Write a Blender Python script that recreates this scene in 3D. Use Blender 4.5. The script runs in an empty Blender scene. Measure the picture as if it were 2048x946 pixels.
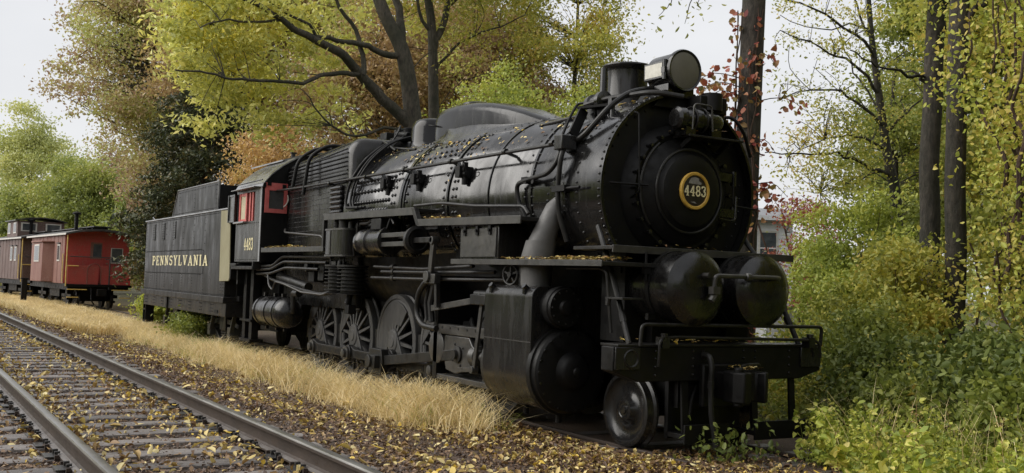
import bpy, math, random
import numpy as np
from mathutils import Vector, Matrix

random.seed(7)
RNG = np.random.default_rng(11)
SC = bpy.context.scene
COL = SC.collection
PI = math.pi
R = math.radians

# ------------------------------------------------------------------ camera
cam_d = bpy.data.cameras.new("camera")
cam = bpy.data.objects.new("camera", cam_d)
COL.objects.link(cam)
SC.camera = cam
cam_d.sensor_width = 36.0
cam_d.lens = 36.0 * 2080 / 2048
cam_d.clip_start = 0.1
cam_d.clip_end = 3000
YAW, PITCH, ROLL = 2.605, 0.0455, 0.0345
fw = Vector((math.cos(PITCH) * math.cos(YAW), math.cos(PITCH) * math.sin(YAW), math.sin(PITCH)))
rt = fw.cross(Vector((0, 0, 1))).normalized()
up = rt.cross(fw)
rt2 = math.cos(ROLL) * rt + math.sin(ROLL) * up
up2 = -math.sin(ROLL) * rt + math.cos(ROLL) * up
M = Matrix((rt2, up2, -fw)).transposed().to_4x4()
M.translation = Vector((9.62, -8.13, 1.815))
cam.matrix_world = M

# ------------------------------------------------------------------ overcast sky, veiled sun, exposure
world = bpy.data.worlds.new("World")
SC.world = world
world.use_nodes = True
wn, wl = world.node_tree.nodes, world.node_tree.links
wn.clear()
SUN_EL, SUN_AZ = R(34), R(-118)      # azimuth measured from +X towards +Y: behind the camera, over the near track
w_out = wn.new("ShaderNodeOutputWorld")
w_bg = wn.new("ShaderNodeBackground")
w_sky = wn.new("ShaderNodeTexSky")
w_sky.sky_type = 'NISHITA'
w_sky.sun_disc = False
w_sky.sun_elevation = SUN_EL
w_sky.sun_rotation = PI / 2 - SUN_AZ
w_sky.air_density = 1.0
w_sky.dust_density = 4.0
w_bg.inputs[1].default_value = 0.10
w_mix = wn.new("ShaderNodeMix"); w_mix.data_type = 'RGBA'
w_mix.inputs[0].default_value = 0.93
w_cl = wn.new("ShaderNodeTexNoise"); w_cl.inputs['Scale'].default_value = 2.2; w_cl.inputs['Detail'].default_value = 4
w_tc = wn.new("ShaderNodeTexCoord")
w_mp = wn.new("ShaderNodeMapping"); w_mp.inputs['Scale'].default_value = (1, 1, 2.5)
w_rp = wn.new("ShaderNodeValToRGB")
w_rp.color_ramp.elements[0].position = 0.3; w_rp.color_ramp.elements[0].color = (3.50, 3.53, 3.64, 1)
w_rp.color_ramp.elements[1].position = 0.7; w_rp.color_ramp.elements[1].color = (4.20, 4.21, 4.26, 1)
wl.new(w_tc.outputs['Generated'], w_mp.inputs[0]); wl.new(w_mp.outputs[0], w_cl.inputs['Vector'])
wl.new(w_cl.outputs['Fac'], w_rp.inputs[0])
wl.new(w_sky.outputs[0], w_mix.inputs[6]); wl.new(w_rp.outputs[0], w_mix.inputs[7])
wl.new(w_mix.outputs[2], w_bg.inputs[0]); wl.new(w_bg.outputs[0], w_out.inputs[0])

sun_d = bpy.data.lights.new("sun", 'SUN')
sun_d.energy = 1.5
sun_d.angle = R(62)
sun_d.color = (1.0, 0.97, 0.92)
sun = bpy.data.objects.new("sun", sun_d)
COL.objects.link(sun)
sd = Vector((math.cos(SUN_EL) * math.cos(SUN_AZ), math.cos(SUN_EL) * math.sin(SUN_AZ), math.sin(SUN_EL)))
sun.rotation_euler = sd.to_track_quat('Z', 'Y').to_euler()

SC.view_settings.view_transform = 'Standard'
SC.view_settings.look = 'None'
SC.view_settings.exposure = 1.15
SC.view_settings.gamma = 1.0
SC.view_settings.use_curve_mapping = False
SC.render.engine = 'CYCLES'
SC.cycles.use_denoising = True
SC.cycles.max_bounces = 8
SC.cycles.diffuse_bounces = 5
SC.cycles.glossy_bounces = 3
SC.cycles.transmission_bounces = 4
SC.cycles.transparent_max_bounces = 8
SC.cycles.caustics_reflective = False
SC.cycles.caustics_refractive = False

# ------------------------------------------------------------------ materials
def new_mat(name):
    m = bpy.data.materials.new(name); m.use_nodes = True
    n = m.node_tree.nodes; l = m.node_tree.links
    return m, n, l, n["Principled BSDF"]

def noise_fac(n, l, scale, detail=4, rough=0.6, stretch=(1, 1, 1), coord='Object', lo=0.35, hi=0.65):
    tc = n.new("ShaderNodeTexCoord"); mp = n.new("ShaderNodeMapping"); mp.inputs['Scale'].default_value = stretch
    nz = n.new("ShaderNodeTexNoise"); nz.inputs['Scale'].default_value = scale
    nz.inputs['Detail'].default_value = detail; nz.inputs['Roughness'].default_value = rough
    mr = n.new("ShaderNodeMapRange"); mr.inputs[1].default_value = lo; mr.inputs[2].default_value = hi
    l.new(tc.outputs[coord], mp.inputs[0]); l.new(mp.outputs[0], nz.inputs['Vector']); l.new(nz.outputs['Fac'], mr.inputs[0])
    return mr.outputs[0], nz.outputs['Fac']

def mixc(n, l, fac, a, b):
    mx = n.new("ShaderNodeMix"); mx.data_type = 'RGBA'
    if isinstance(fac, (int, float)): mx.inputs[0].default_value = fac
    else: l.new(fac, mx.inputs[0])
    for i, c in ((6, a), (7, b)):
        if isinstance(c, tuple): mx.inputs[i].default_value = (*c, 1)
        else: l.new(c, mx.inputs[i])
    return mx.outputs[2]

def paint(name, base, worn, rough=(0.25, 0.5), scale=3.0, stretch=(1, 1, 1), bump=0.02, bump_scale=40, metallic=0.0, lo=0.35, hi=0.7, spec=0.5, fine=None, coat=0.0):
    m, n, l, b = new_mat(name)
    f, raw = noise_fac(n, l, scale, 6, 0.65, stretch, lo=lo, hi=hi)
    c = mixc(n, l, f, base, worn)
    if fine:
        f2, _ = noise_fac(n, l, 38, 3, 0.6, (1, 1, 0.35), lo=0.56, hi=0.72)
        c = mixc(n, l, f2, c, fine)
    l.new(c, b.inputs['Base Color'])
    f3, _ = noise_fac(n, l, scale * 2.3, 5, 0.6, stretch, lo=0.3, hi=0.7)
    mr = n.new("ShaderNodeMapRange"); mr.inputs[3].default_value = rough[0]; mr.inputs[4].default_value = rough[1]
    l.new(f3, mr.inputs[0])
    if coat:            # rain runs and dried dust break up the gloss
        f4, _ = noise_fac(n, l, 11, 5, 0.7, (1, 1, 0.10), lo=0.50, hi=0.66)
        f5, _ = noise_fac(n, l, 1.7, 4, 0.6, (1, 1, 0.7), lo=0.40, hi=0.62)
        ra = n.new("ShaderNodeMath"); ra.operation = 'MULTIPLY_ADD'; ra.inputs[1].default_value = 0.16; ra.use_clamp = True
        l.new(f4, ra.inputs[0]); l.new(mr.outputs[0], ra.inputs[2]); l.new(ra.outputs[0], b.inputs['Roughness'])
        cw = n.new("ShaderNodeMath"); cw.operation = 'MULTIPLY'; cw.inputs[1].default_value = coat
        l.new(f5, cw.inputs[0]); l.new(cw.outputs[0], b.inputs['Coat Weight'])
    else: l.new(mr.outputs[0], b.inputs['Roughness'])
    b.inputs['Metallic'].default_value = metallic
    b.inputs['Specular IOR Level'].default_value = spec
    b.inputs['Coat Roughness'].default_value = 0.09
    if bump:
        _, h = noise_fac(n, l, bump_scale, 4, 0.6)
        _, h2 = noise_fac(n, l, 2.2, 2, 0.5)
        ad = n.new("ShaderNodeMath"); ad.operation = 'MULTIPLY_ADD'; ad.inputs[1].default_value = 6.0
        l.new(h2, ad.inputs[0]); l.new(h, ad.inputs[2])
        bp = n.new("ShaderNodeBump"); bp.inputs['Distance'].default_value = bump; bp.inputs['Strength'].default_value = 0.5
        l.new(ad.outputs[0], bp.inputs['Height']); l.new(bp.outputs[0], b.inputs['Normal'])
    return m

MT = {}
MT['boiler'] = paint('boiler_black', (0.004, 0.004, 0.0045), (0.008, 0.0078, 0.0075), (0.08, 0.26), 1.6, (1.2, 1.2, 0.6), 0.0007, 26, fine=(0.02, 0.019, 0.018), spec=0.42, coat=0.55)
MT['black'] = paint('gloss_black', (0.003, 0.003, 0.0033), (0.007, 0.0066, 0.0062), (0.12, 0.36), 3.0, (1, 1, 1), 0.0008, 40, spec=0.5, coat=0.4)
MT['dull'] = paint('dull_black', (0.003, 0.003, 0.0032), (0.0065, 0.006, 0.0055), (0.32, 0.7), 3.0, (1, 1, 1), 0.002, 50, spec=0.22)
MT['gear'] = paint('running_gear_grey', (0.005, 0.005, 0.0054), (0.020, 0.0185, 0.016), (0.26, 0.6), 4.0, (1, 1, 0.4), 0.003, 60, spec=0.32)
MT['dome'] = paint('dome_black', (0.003, 0.003, 0.0033), (0.006, 0.0058, 0.0055), (0.09, 0.24), 2.0, (1, 1, 0.8), 0.0006, 30, spec=0.28, coat=0.12)
MT['wheel'] = paint('dusty_wheel_grey', (0.020, 0.020, 0.0205), (0.058, 0.056, 0.053), (0.4, 0.7), 3.5, (1, 1, 0.3), 0.003, 60)
MT['iron'] = paint('worn_iron', (0.022, 0.0215, 0.021), (0.055, 0.052, 0.047), (0.28, 0.5), 6.0, (1, 1, 1), 0.003, 60)
MT['jacket'] = paint('jacket_black', (0.008, 0.008, 0.0085), (0.019, 0.018, 0.017), (0.13, 0.34), 2.0, (1, 1, 0.35), 0.0007, 36, fine=(0.022, 0.018, 0.014), spec=0.35, coat=0.2)
MT['tender'] = paint('tender_black', (0.007, 0.007, 0.0075), (0.019, 0.018, 0.0165), (0.22, 0.5), 1.1, (1.6, 1.6, 0.5), 0.0018, 18, fine=(0.024, 0.022, 0.0195), spec=0.25)
MT['cabside'] = paint('cab_black', (0.018, 0.018, 0.019), (0.05, 0.048, 0.045), (0.2, 0.42), 3.0, (1, 1, 0.3), 0.0015, 30)
MT['roof'] = paint('wet_roof_grey', (0.09, 0.09, 0.092), (0.21, 0.21, 0.212), (0.10, 0.3), 2.0, (1, 1, 1), 0.001, 30, spec=1.0, coat=0.6)
MT['pipe_grey'] = paint('grey_steam_pipe', (0.075, 0.074, 0.073), (0.115, 0.112, 0.108), (0.4, 0.65), 5.0, (1, 1, 1), 0.004, 60)
MT['red'] = paint('red_sash', (0.48, 0.085, 0.078), (0.58, 0.17, 0.15), (0.4, 0.6), 6.0, bump=0.002)
MT['olive'] = paint('olive_canvas', (0.22, 0.20, 0.115), (0.30, 0.275, 0.17), (0.6, 0.85), 1.4, (1, 1, 0.6), 0.003)
MT['cream'] = paint('cream_lettering', (0.68, 0.60, 0.34), (0.76, 0.70, 0.46), (0.4, 0.6), 8, bump=0)
MT['brass'] = paint('ochre_rim', (0.42, 0.24, 0.035), (0.56, 0.36, 0.07), (0.35, 0.55), 8, bump=0.001)
MT['plate'] = paint('plate_black', (0.012, 0.011, 0.011), (0.03, 0.02, 0.016), (0.3, 0.5), 7, bump=0.001)
MT['chip'] = paint('bare_plate_grey', (0.17, 0.16, 0.15), (0.28, 0.27, 0.25), (0.5, 0.7), 20, bump=0.001)
MT['lens'] = paint('headlight_lens', (0.11, 0.105, 0.088), (0.15, 0.142, 0.118), (0.32, 0.5), 3, bump=0)
MT['numglass'] = paint('milky_number_glass', (0.42, 0.41, 0.35), (0.62, 0.60, 0.53), (0.3, 0.5), 9, bump=0)
MT['coal'] = paint('coal', (0.01, 0.01, 0.011), (0.03, 0.03, 0.03), (0.3, 0.6), 14, bump=0.05, bump_scale=12)
MT['dirtwin'] = paint('dusty_pane', (0.045, 0.047, 0.048), (0.09, 0.09, 0.085), (0.12, 0.3), 3, bump=0)
MT['palepane'] = paint('pale_blind', (0.42, 0.36, 0.24), (0.5, 0.44, 0.3), (0.4, 0.6), 3, bump=0)
MT['rail'] = paint('rail_rust', (0.026, 0.017, 0.012), (0.050, 0.034, 0.025), (0.5, 0.8), 9, (0.3, 1, 1), 0.002)
MT['railfoot'] = paint('wet_rail_foot', (0.10, 0.085, 0.075), (0.19, 0.175, 0.165), (0.3, 0.5), 7, (0.3, 1, 1), 0.002)
MT['railtop'] = paint('worn_rail_head', (0.20, 0.19, 0.18), (0.34, 0.33, 0.32), (0.28, 0.45), 5, (0.2, 1, 1), 0.0005, metallic=0.9)
MT['caboose_end'] = paint('caboose_red', (0.30, 0.060, 0.05), (0.50, 0.055, 0.05), (0.35, 0.6), 0.9, (1, 1, 0.8), 0.004, fine=(0.30, 0.16, 0.13))
MT['caboose_side'] = paint('faded_caboose_red', (0.17, 0.062, 0.047), (0.25, 0.125, 0.095), (0.5, 0.75), 1.6, (1, 1, 0.4), 0.004, fine=(0.26, 0.18, 0.15))
MT['caboose_brown'] = paint('faded_caboose_brown', (0.085, 0.045, 0.038), (0.15, 0.10, 0.085), (0.5, 0.75), 1.6, (1, 1, 0.4), 0.004, fine=(0.24, 0.20, 0.18))
MT['yellow'] = paint('grab_iron_yellow', (0.60, 0.40, 0.07), (0.72, 0.56, 0.22), (0.4, 0.6), 9, bump=0)
MT['cab_roof_dark'] = paint('caboose_roof', (0.03, 0.03, 0.032), (0.075, 0.072, 0.07), (0.35, 0.6), 2, bump=0.003)
MT['offwhite'] = paint('old_white_trim', (0.5, 0.48, 0.44), (0.66, 0.64, 0.6), (0.5, 0.7), 8, bump=0.001)
MT['white'] = paint('white_siding', (0.68, 0.69, 0.71), (0.78, 0.78, 0.79), (0.5, 0.7), 4, bump=0)
MT['shingle'] = paint('grey_shingle', (0.22, 0.225, 0.235), (0.33, 0.335, 0.345), (0.6, 0.8), 12, bump=0.004)
MT['housewin'] = paint('house_pane', (0.045, 0.052, 0.06), (0.12, 0.13, 0.14), (0.06, 0.15), 2, bump=0)

def wood_mat(name, a, b_, scale=2.0):
    m, n, l, b = new_mat(name)
    f, raw = noise_fac(n, l, scale, 7, 0.7, (14, 0.9, 6), lo=0.3, hi=0.7)
    oi = n.new("ShaderNodeObjectInfo")
    c = mixc(n, l, f, a, b_)
    hv = n.new("ShaderNodeHueSaturation")
    mr = n.new("ShaderNodeMapRange"); mr.inputs[3].default_value = 0.65; mr.inputs[4].default_value = 1.3
    l.new(oi.outputs['Random'], mr.inputs[0]); l.new(mr.outputs[0], hv.inputs['Value']); l.new(c, hv.inputs['Color'])
    l.new(hv.outputs[0], b.inputs['Base Color'])
    b.inputs['Roughness'].default_value = 0.5
    bp = n.new("ShaderNodeBump"); bp.inputs['Distance'].default_value = 0.02; bp.inputs['Strength'].default_value = 0.8
    l.new(raw, bp.inputs['Height']); l.new(bp.outputs[0], b.inputs['Normal'])
    return m
MT['tie'] = wood_mat('weathered_tie', (0.075, 0.064, 0.059), (0.26, 0.235, 0.22))

def bark_mat(name, a, b_, zs=0.35):
    m, n, l, b = new_mat(name)
    f, raw = noise_fac(n, l, 14, 6, 0.72, (1, 1, zs), lo=0.38, hi=0.64)
    f2, _ = noise_fac(n, l, 1.2, 3, 0.6, lo=0.4, hi=0.7)
    c = mixc(n, l, f, a, b_)
    c = mixc(n, l, f2, c, (a[0] * 0.8, a[1] * 1.05, a[2] * 0.7))
    l.new(c, b.inputs['Base Color']); b.inputs['Roughness'].default_value = 0.85
    bp = n.new("ShaderNodeBump"); bp.inputs['Distance'].default_value = 0.06; bp.inputs['Strength'].default_value = 0.9
    l.new(raw, bp.inputs['Height']); l.new(bp.outputs[0], b.inputs['Normal'])
    return m
MT['bark'] = bark_mat('grey_bark', (0.035, 0.030, 0.023), (0.105, 0.09, 0.068))
MT['bark_dark'] = bark_mat('dark_bark', (0.022, 0.018, 0.014), (0.085, 0.070, 0.055))
MT['bark_red'] = bark_mat('red_brown_stem', (0.05, 0.026, 0.018), (0.10, 0.058, 0.04))

def leaf_mat(name, stops, transl=0.35, clump=0.5, clump_scale=0.6, rough=0.5, spec=0.3, tint=None):
    """colours vary leaf by leaf (random per island) and drift slowly through the plant"""
    m, n, l, b = new_mat(name)
    geo = n.new("ShaderNodeNewGeometry")
    f, _ = noise_fac(n, l, clump_scale, 3, 0.5, coord='Object', lo=0.3, hi=0.7)
    mx = n.new("ShaderNodeMix"); mx.data_type = 'FLOAT'; mx.inputs[0].default_value = clump
    l.new(geo.outputs['Random Per Island'], mx.inputs[2]); l.new(f, mx.inputs[3])
    rp = n.new("ShaderNodeValToRGB")
    cr = rp.color_ramp
    while len(cr.elements) < len(stops): cr.elements.new(0.5)
    for i, c in enumerate(stops):
        cr.elements[i].position = 0.1 + 0.8 * i / max(1, len(stops) - 1); cr.elements[i].color = (*c, 1)
    l.new(mx.outputs[0], rp.inputs[0])
    l.new(rp.outputs[0], b.inputs['Base Color'])
    b.inputs['Roughness'].default_value = rough
    b.inputs['Specular IOR Level'].default_value = spec
    if transl > 0:      # light passing through the blade adds to what it reflects (reflectance + transmittance stay below 1)
        tm = n.new("ShaderNodeMix"); tm.data_type = 'RGBA'; tm.blend_type = 'MULTIPLY'; tm.inputs[0].default_value = 1.0
        l.new(rp.outputs[0], tm.inputs[6]); tm.inputs[7].default_value = (transl * 1.5, transl * 1.5, transl * 1.25, 1)
        tr = n.new("ShaderNodeBsdfTranslucent"); l.new(tm.outputs[2], tr.inputs[0])
        ms = n.new("ShaderNodeAddShader")
        l.new(b.outputs[0], ms.inputs[0]); l.new(tr.outputs[0], ms.inputs[1])
        l.new(ms.outputs[0], n["Material Output"].inputs[0])
    return m

# ------------------------------------------------------------------ mesh helpers
class MB:
    def __init__(s): s.v = []; s.f = []
    def add(s, vs, fs):
        o = len(s.v); s.v.extend([tuple(map(float, p)) for p in vs]); s.f.extend([tuple(i + o for i in f) for f in fs]); return s
    def box(s, x0, x1, y0, y1, z0, z1):
        x0, x1 = sorted((x0, x1)); y0, y1 = sorted((y0, y1)); z0, z1 = sorted((z0, z1))
        return s.add([(x0,y0,z0),(x1,y0,z0),(x1,y1,z0),(x0,y1,z0),(x0,y0,z1),(x1,y0,z1),(x1,y1,z1),(x0,y1,z1)],
              [(0,3,2,1),(4,5,6,7),(0,1,5,4),(1,2,6,5),(2,3,7,6),(3,0,4,7)])
    def bar(s, p0, p1, w, h, upv=(0, 0, 1)):
        """rectangular bar between two points; w across, h along upv"""
        p0 = Vector(p0); p1 = Vector(p1); d = (p1 - p0).normalized(); u = Vector(upv)
        a = d.cross(u)
        if a.length < 1e-4: a = d.cross(Vector((1, 0, 0)))
        a.normalize(); u = a.cross(d)
        vs = []
        for p in (p0, p1):
            for i, j in ((-1, -1), (1, -1), (1, 1), (-1, 1)): vs.append(p + a * (w / 2 * i) + u * (h / 2 * j))
        return s.add(vs, [(0,1,2,3),(7,6,5,4),(0,4,5,1),(1,5,6,2),(2,6,7,3),(3,7,4,0)])
    def lathe(s, o, d, prof, n=24, cap0=True, cap1=True):
        o = Vector(o); d = Vector(d).normalized()
        a = d.orthogonal().normalized(); b = d.cross(a)
        vs = []; fs = []
        for t, r in prof:
            for k in range(n):
                an = 2 * PI * k / n
                vs.append(o + d * t + (a * math.cos(an) + b * math.sin(an)) * max(r, 1e-4))
        for i in range(len(prof) - 1):
            for k in range(n):
                k2 = (k + 1) % n
                fs.append((i*n+k, i*n+k2, (i+1)*n+k2, (i+1)*n+k))
        if cap0: fs.append(tuple(range(n))[::-1])
        if cap1: fs.append(tuple((len(prof)-1)*n + k for k in range(n)))
        return s.add(vs, fs)
    def cyl(s, p0, p1, r0, r1=None, n=20):
        p0 = Vector(p0); p1 = Vector(p1)
        return s.lathe(p0, p1 - p0, [(0, r0), ((p1 - p0).length, r0 if r1 is None else r1)], n)
    def tube(s, pts, r, n=8, caps=True):
        pts = [Vector(p) for p in pts]; m = len(pts)
        rs = [r] * m if not hasattr(r, '__len__') else list(r)
        t0 = (pts[1] - pts[0]).normalized(); a = t0.orthogonal().normalized()
        vs = []; fs = []
        for i, p in enumerate(pts):
            t = ((pts[min(i+1, m-1)] - p).normalized() + (p - pts[max(i-1, 0)]).normalized())
            if t.length < 1e-6: t = t0
            t.normalize()
            a = (a - t * a.dot(t))
            if a.length < 1e-6: a = t.orthogonal()
            a.normalize(); b = t.cross(a)
            for k in range(n):
                an = 2 * PI * k / n
                vs.append(p + (a * math.cos(an) + b * math.sin(an)) * rs[i])
        for i in range(m - 1):
            for k in range(n):
                k2 = (k + 1) % n
                fs.append((i*n+k, i*n+k2, (i+1)*n+k2, (i+1)*n+k))
        if caps:
            fs.append(tuple(range(n))[::-1]); fs.append(tuple((m-1)*n + k for k in range(n)))
        return s.add(vs, fs)
    def prism(s, poly, ax, a0, a1):
        m = len(poly)
        def P3(p, a):
            return {'X': (a, p[0], p[1]), 'Y': (p[0], a, p[1]), 'Z': (p[0], p[1], a)}[ax]
        vs = [P3(p, a0) for p in poly] + [P3(p, a1) for p in poly]
        fs = [tuple(range(m))[::-1], tuple(range(m, 2*m))]
        for i in range(m): j = (i + 1) % m; fs.append((i, j, m + j, m + i))
        return s.add(vs, fs)
    def loft(s, rings, closed=True, caps=True):
        n = len(rings[0]); vs = [p for r_ in rings for p in r_]; fs = []
        for i in range(len(rings) - 1):
            for k in range(n if closed else n - 1):
                k2 = (k + 1) % n
                fs.append((i*n+k, i*n+k2, (i+1)*n+k2, (i+1)*n+k))
        if caps: fs.append(tuple(range(n))[::-1]); fs.append(tuple((len(rings)-1)*n + k for k in range(n)))
        return s.add(vs, fs)
    def dome(s, p, d, r, h=None, n=6):
        """rivet or bolt head: a low dome on point p facing d"""
        h = r * 0.8 if h is None else h
        return s.lathe(Vector(p) - Vector(d).normalized() * r * 0.2, d, [(0, r), (h * 0.65, r * 0.8), (h + r * 0.2, r * 0.25)], n, cap0=False)
    def torus(s, c, ax, Rr, r, n=32, m=8, a0=0, a1=2*PI):
        c = Vector(c); ax = Vector(ax).normalized()
        e = Vector((0, 0, 1)) if abs(ax.z) < 0.9 else Vector((1, 0, 0))
        a = (e - ax * e.dot(ax)).normalized(); b = ax.cross(a)
        full = abs(a1 - a0 - 2 * PI) < 1e-6
        k = n if full else n + 1
        pts = [c + (a * math.cos(a0 + (a1 - a0) * i / n) + b * math.sin(a0 + (a1 - a0) * i / n)) * Rr for i in range(k)]
        if full: pts.append(pts[0]); pts_t = pts
        return s.tube(pts, r, m, caps=not full)
    def groups(s):
        """sets of faces whose islands stand apart from each other"""
        par = list(range(len(s.v)))
        def find(a):
            while par[a] != a: par[a] = par[par[a]]; a = par[a]
            return a
        for f in s.f:
            r0 = find(f[0])
            for k in f[1:]: par[find(k)] = r0
        box = {}
        for i, p in enumerate(s.v):
            r0 = find(i); b = box.get(r0)
            if b is None: box[r0] = [p[0], p[1], p[2], p[0], p[1], p[2]]
            else:
                for k in range(3): b[k] = min(b[k], p[k]); b[k+3] = max(b[k+3], p[k])
        ks = list(box)
        if len(ks) > 40: return None
        lab = {k: k for k in ks}
        def f2(a):
            while lab[a] != a: a = lab[a]
            return a
        e = 0.012
        for i, a in enumerate(ks):
            for b in ks[i+1:]:
                A, B = box[a], box[b]
                if all(A[k] - e <= B[k+3] and B[k] - e <= A[k+3] for k in range(3)): lab[f2(b)] = f2(a)
        out = {}
        for f in s.f: out.setdefault(f2(find(f[0])), []).append(f)
        return list(out.values())
    def build(s, name, mat, parent=None, smooth=35, bevel=0.0):
        if parent is not None and len(s.v) < 5000 and name not in ('branches', 'stems', 'leaves', 'crown', 'tie_plate'):
            gr = s.groups()
            if gr and 1 < len(gr) <= 14:
                first = None
                for fs in gr:
                    used = sorted({i for f in fs for i in f}); ix = {u: k for k, u in enumerate(used)}
                    m2 = MB(); m2.v = [s.v[u] for u in used]; m2.f = [tuple(ix[i] for i in f) for f in fs]
                    o = m2._make(name, mat, parent, smooth, bevel); first = first or o
                return first
        return s._make(name, mat, parent, smooth, bevel)
    def _make(s, name, mat, parent=None, smooth=35, bevel=0.0):
        me = bpy.data.meshes.new(name)
        off = Vector((0, 0, 0))
        if parent is not None: off = world_loc(parent)
        me.from_pydata([(p[0]-off.x, p[1]-off.y, p[2]-off.z) for p in s.v], [], s.f)
        me.update()
        o = bpy.data.objects.new(name, me); COL.objects.link(o)
        if mat is not None: me.materials.append(MT[mat] if isinstance(mat, str) else mat)
        if parent is not None: o.parent = parent
        if smooth:
            me.shade_smooth(); me.set_sharp_from_angle(angle=R(smooth))
        if bevel:
            b = o.modifiers.new("edge", 'BEVEL'); b.width = bevel; b.segments = 2; b.limit_method = 'ANGLE'; b.angle_limit = R(40)
            b.harden_normals = False
        return o

def world_loc(o):
    v = Vector((0, 0, 0))
    while o is not None: v += o.location; o = o.parent
    return v

def thing(name, label, cat, loc, group=None):
    o = bpy.data.objects.new(name, None); COL.objects.link(o)
    o.location = loc; o.empty_display_size = 0.3
    return tag(o, label, cat, group)
def tag(o, label=None, cat=None, group=None, kind=None):
    if label: o['label'] = label
    if cat: o['category'] = cat
    if group: o['group'] = group
    if kind: o['kind'] = kind
    return o
def stuffpart(o): o['kind'] = 'stuff'; return o

def fil(pts, rad, k=5):
    """round the corners of a polyline"""
    pts = [Vector(p) for p in pts]; out = [pts[0]]
    for i in range(1, len(pts) - 1):
        a, p, b = pts[i-1], pts[i], pts[i+1]
        r = min(rad, (a-p).length * 0.45, (b-p).length * 0.45)
        q0 = p + (a-p).normalized() * r; q1 = p + (b-p).normalized() * r
        for j in range(k + 1):
            t = j / k
            out.append(q0 * (1-t)**2 + p * 2*t*(1-t) + q1 * t*t)
    out.append(pts[-1]); return out

def copy_tree(o, parent=None):
    c = o.copy(); COL.objects.link(c)
    if parent is not None: c.parent = parent
    for ch in list(o.children): copy_tree(ch, c)
    return c

def mesh_np(name, co, faces, mat, parent=None, smooth=False):
    """fast mesh from arrays: co (n,3), faces (m,k)"""
    me = bpy.data.meshes.new(name)
    off = np.array(world_loc(parent)) if parent is not None else np.zeros(3)
    co = np.asarray(co, dtype=np.float32) - off.astype(np.float32)
    faces = np.asarray(faces, dtype=np.int32); m, k = faces.shape
    me.vertices.add(len(co)); me.vertices.foreach_set('co', co.ravel())
    me.loops.add(m * k); me.loops.foreach_set('vertex_index', faces.ravel())
    me.polygons.add(m); me.polygons.foreach_set('loop_start', np.arange(0, m*k, k, dtype=np.int32))
    me.polygons.foreach_set('loop_total', np.full(m, k, dtype=np.int32))
    if smooth: me.polygons.foreach_set('use_smooth', np.ones(m, dtype=bool))
    me.update(calc_edges=True)
    me.materials.append(MT[mat] if isinstance(mat, str) else mat)
    o = bpy.data.objects.new(name, me); COL.objects.link(o)
    if parent is not None: o.parent = parent
    return o

# slab-serif strokes for the painted lettering, unit box: x 0..w, z 0..1
T_, H_ = 0.17, 0.09        # stem and hairline thickness
def _arc(cx, cz, rx, rz, a0, a1, k=10): return [(cx + rx*math.cos(R(a0+(a1-a0)*i/k)), cz + rz*math.sin(R(a0+(a1-a0)*i/k))) for i in range(k+1)]
def ser(x, z): return [((x-0.13, z), (x+0.13, z), H_)]
GLY = {
 'P': (0.62, [((0.16,0.04),(0.16,0.96),T_)] + ser(.16,.04) + ser(.14,.96), [(_arc(0.30,0.72,0.25,0.235,90,-90), 0.12), ([(0.12,0.955),(0.3,0.955)], 0.09), ([(0.16,0.485),(0.3,0.485)], 0.09)]),
 'E': (0.62, [((0.16,0.04),(0.16,0.96),T_),((0.04,0.04),(0.58,0.04),H_),((0.04,0.96),(0.56,0.96),H_),((0.16,0.5),(0.42,0.5),H_),((0.56,0.04),(0.56,0.27),0.07),((0.54,0.96),(0.54,0.74),0.07),((0.42,0.38),(0.42,0.62),0.07)], []),
 'N': (0.70, [((0.14,0.04),(0.14,0.96),0.10),((0.56,0.04),(0.56,0.96),0.10),((0.15,0.94),(0.55,0.06),T_)] + ser(.14,.04) + ser(.56,.96) + ser(.12,.96), []),
 'S': (0.58, [((0.07,0.05),(0.07,0.28),0.07),((0.50,0.74),(0.50,0.95),0.07)], [(_arc(0.29,0.735,0.20,0.21,30,270,12) , 0.13), (_arc(0.29,0.285,0.21,0.235,90,-160,12), 0.13)]),
 'Y': (0.68, [((0.34,0.04),(0.34,0.48),T_),((0.12,0.96),(0.34,0.46),0.15),((0.56,0.96),(0.34,0.46),0.10)] + ser(.34,.04) + ser(.12,.96) + ser(.56,.96), []),
 'L': (0.60, [((0.16,0.04),(0.16,0.96),T_),((0.04,0.04),(0.56,0.04),H_),((0.54,0.04),(0.54,0.32),0.07)] + ser(.16,.96), []),
 'V': (0.70, [((0.12,0.96),(0.35,0.04),0.16),((0.58,0.96),(0.35,0.04),0.10)] + ser(.12,.96) + ser(.58,.96), []),
 'A': (0.70, [((0.35,0.96),(0.12,0.04),0.10),((0.35,0.96),(0.58,0.04),0.16),((0.22,0.32),(0.48,0.32),H_)] + ser(.12,.04) + ser(.58,.04), []),
 'I': (0.34, [((0.17,0.04),(0.17,0.96),T_)] + ser(.17,.04) + ser(.17,.96), []),
 '4': (0.62, [((0.42,0.04),(0.42,0.97),0.15),((0.06,0.33),(0.60,0.33),0.10),((0.08,0.34),(0.42,0.95),0.10),((0.28,0.04),(0.56,0.04),H_)], []),
 '8': (0.60, [], [(_arc(0.30,0.735,0.19,0.205,0,360,16), 0.13), (_arc(0.30,0.285,0.22,0.235,0,360,16), 0.14)]),
 '3': (0.60, [((0.08,0.08),(0.08,0.30),0.09),((0.09,0.74),(0.09,0.93),0.09)], [(_arc(0.28,0.735,0.20,0.205,160,-80,12), 0.13), (_arc(0.28,0.285,0.23,0.235,80,-165,12), 0.14)]),
}
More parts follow.
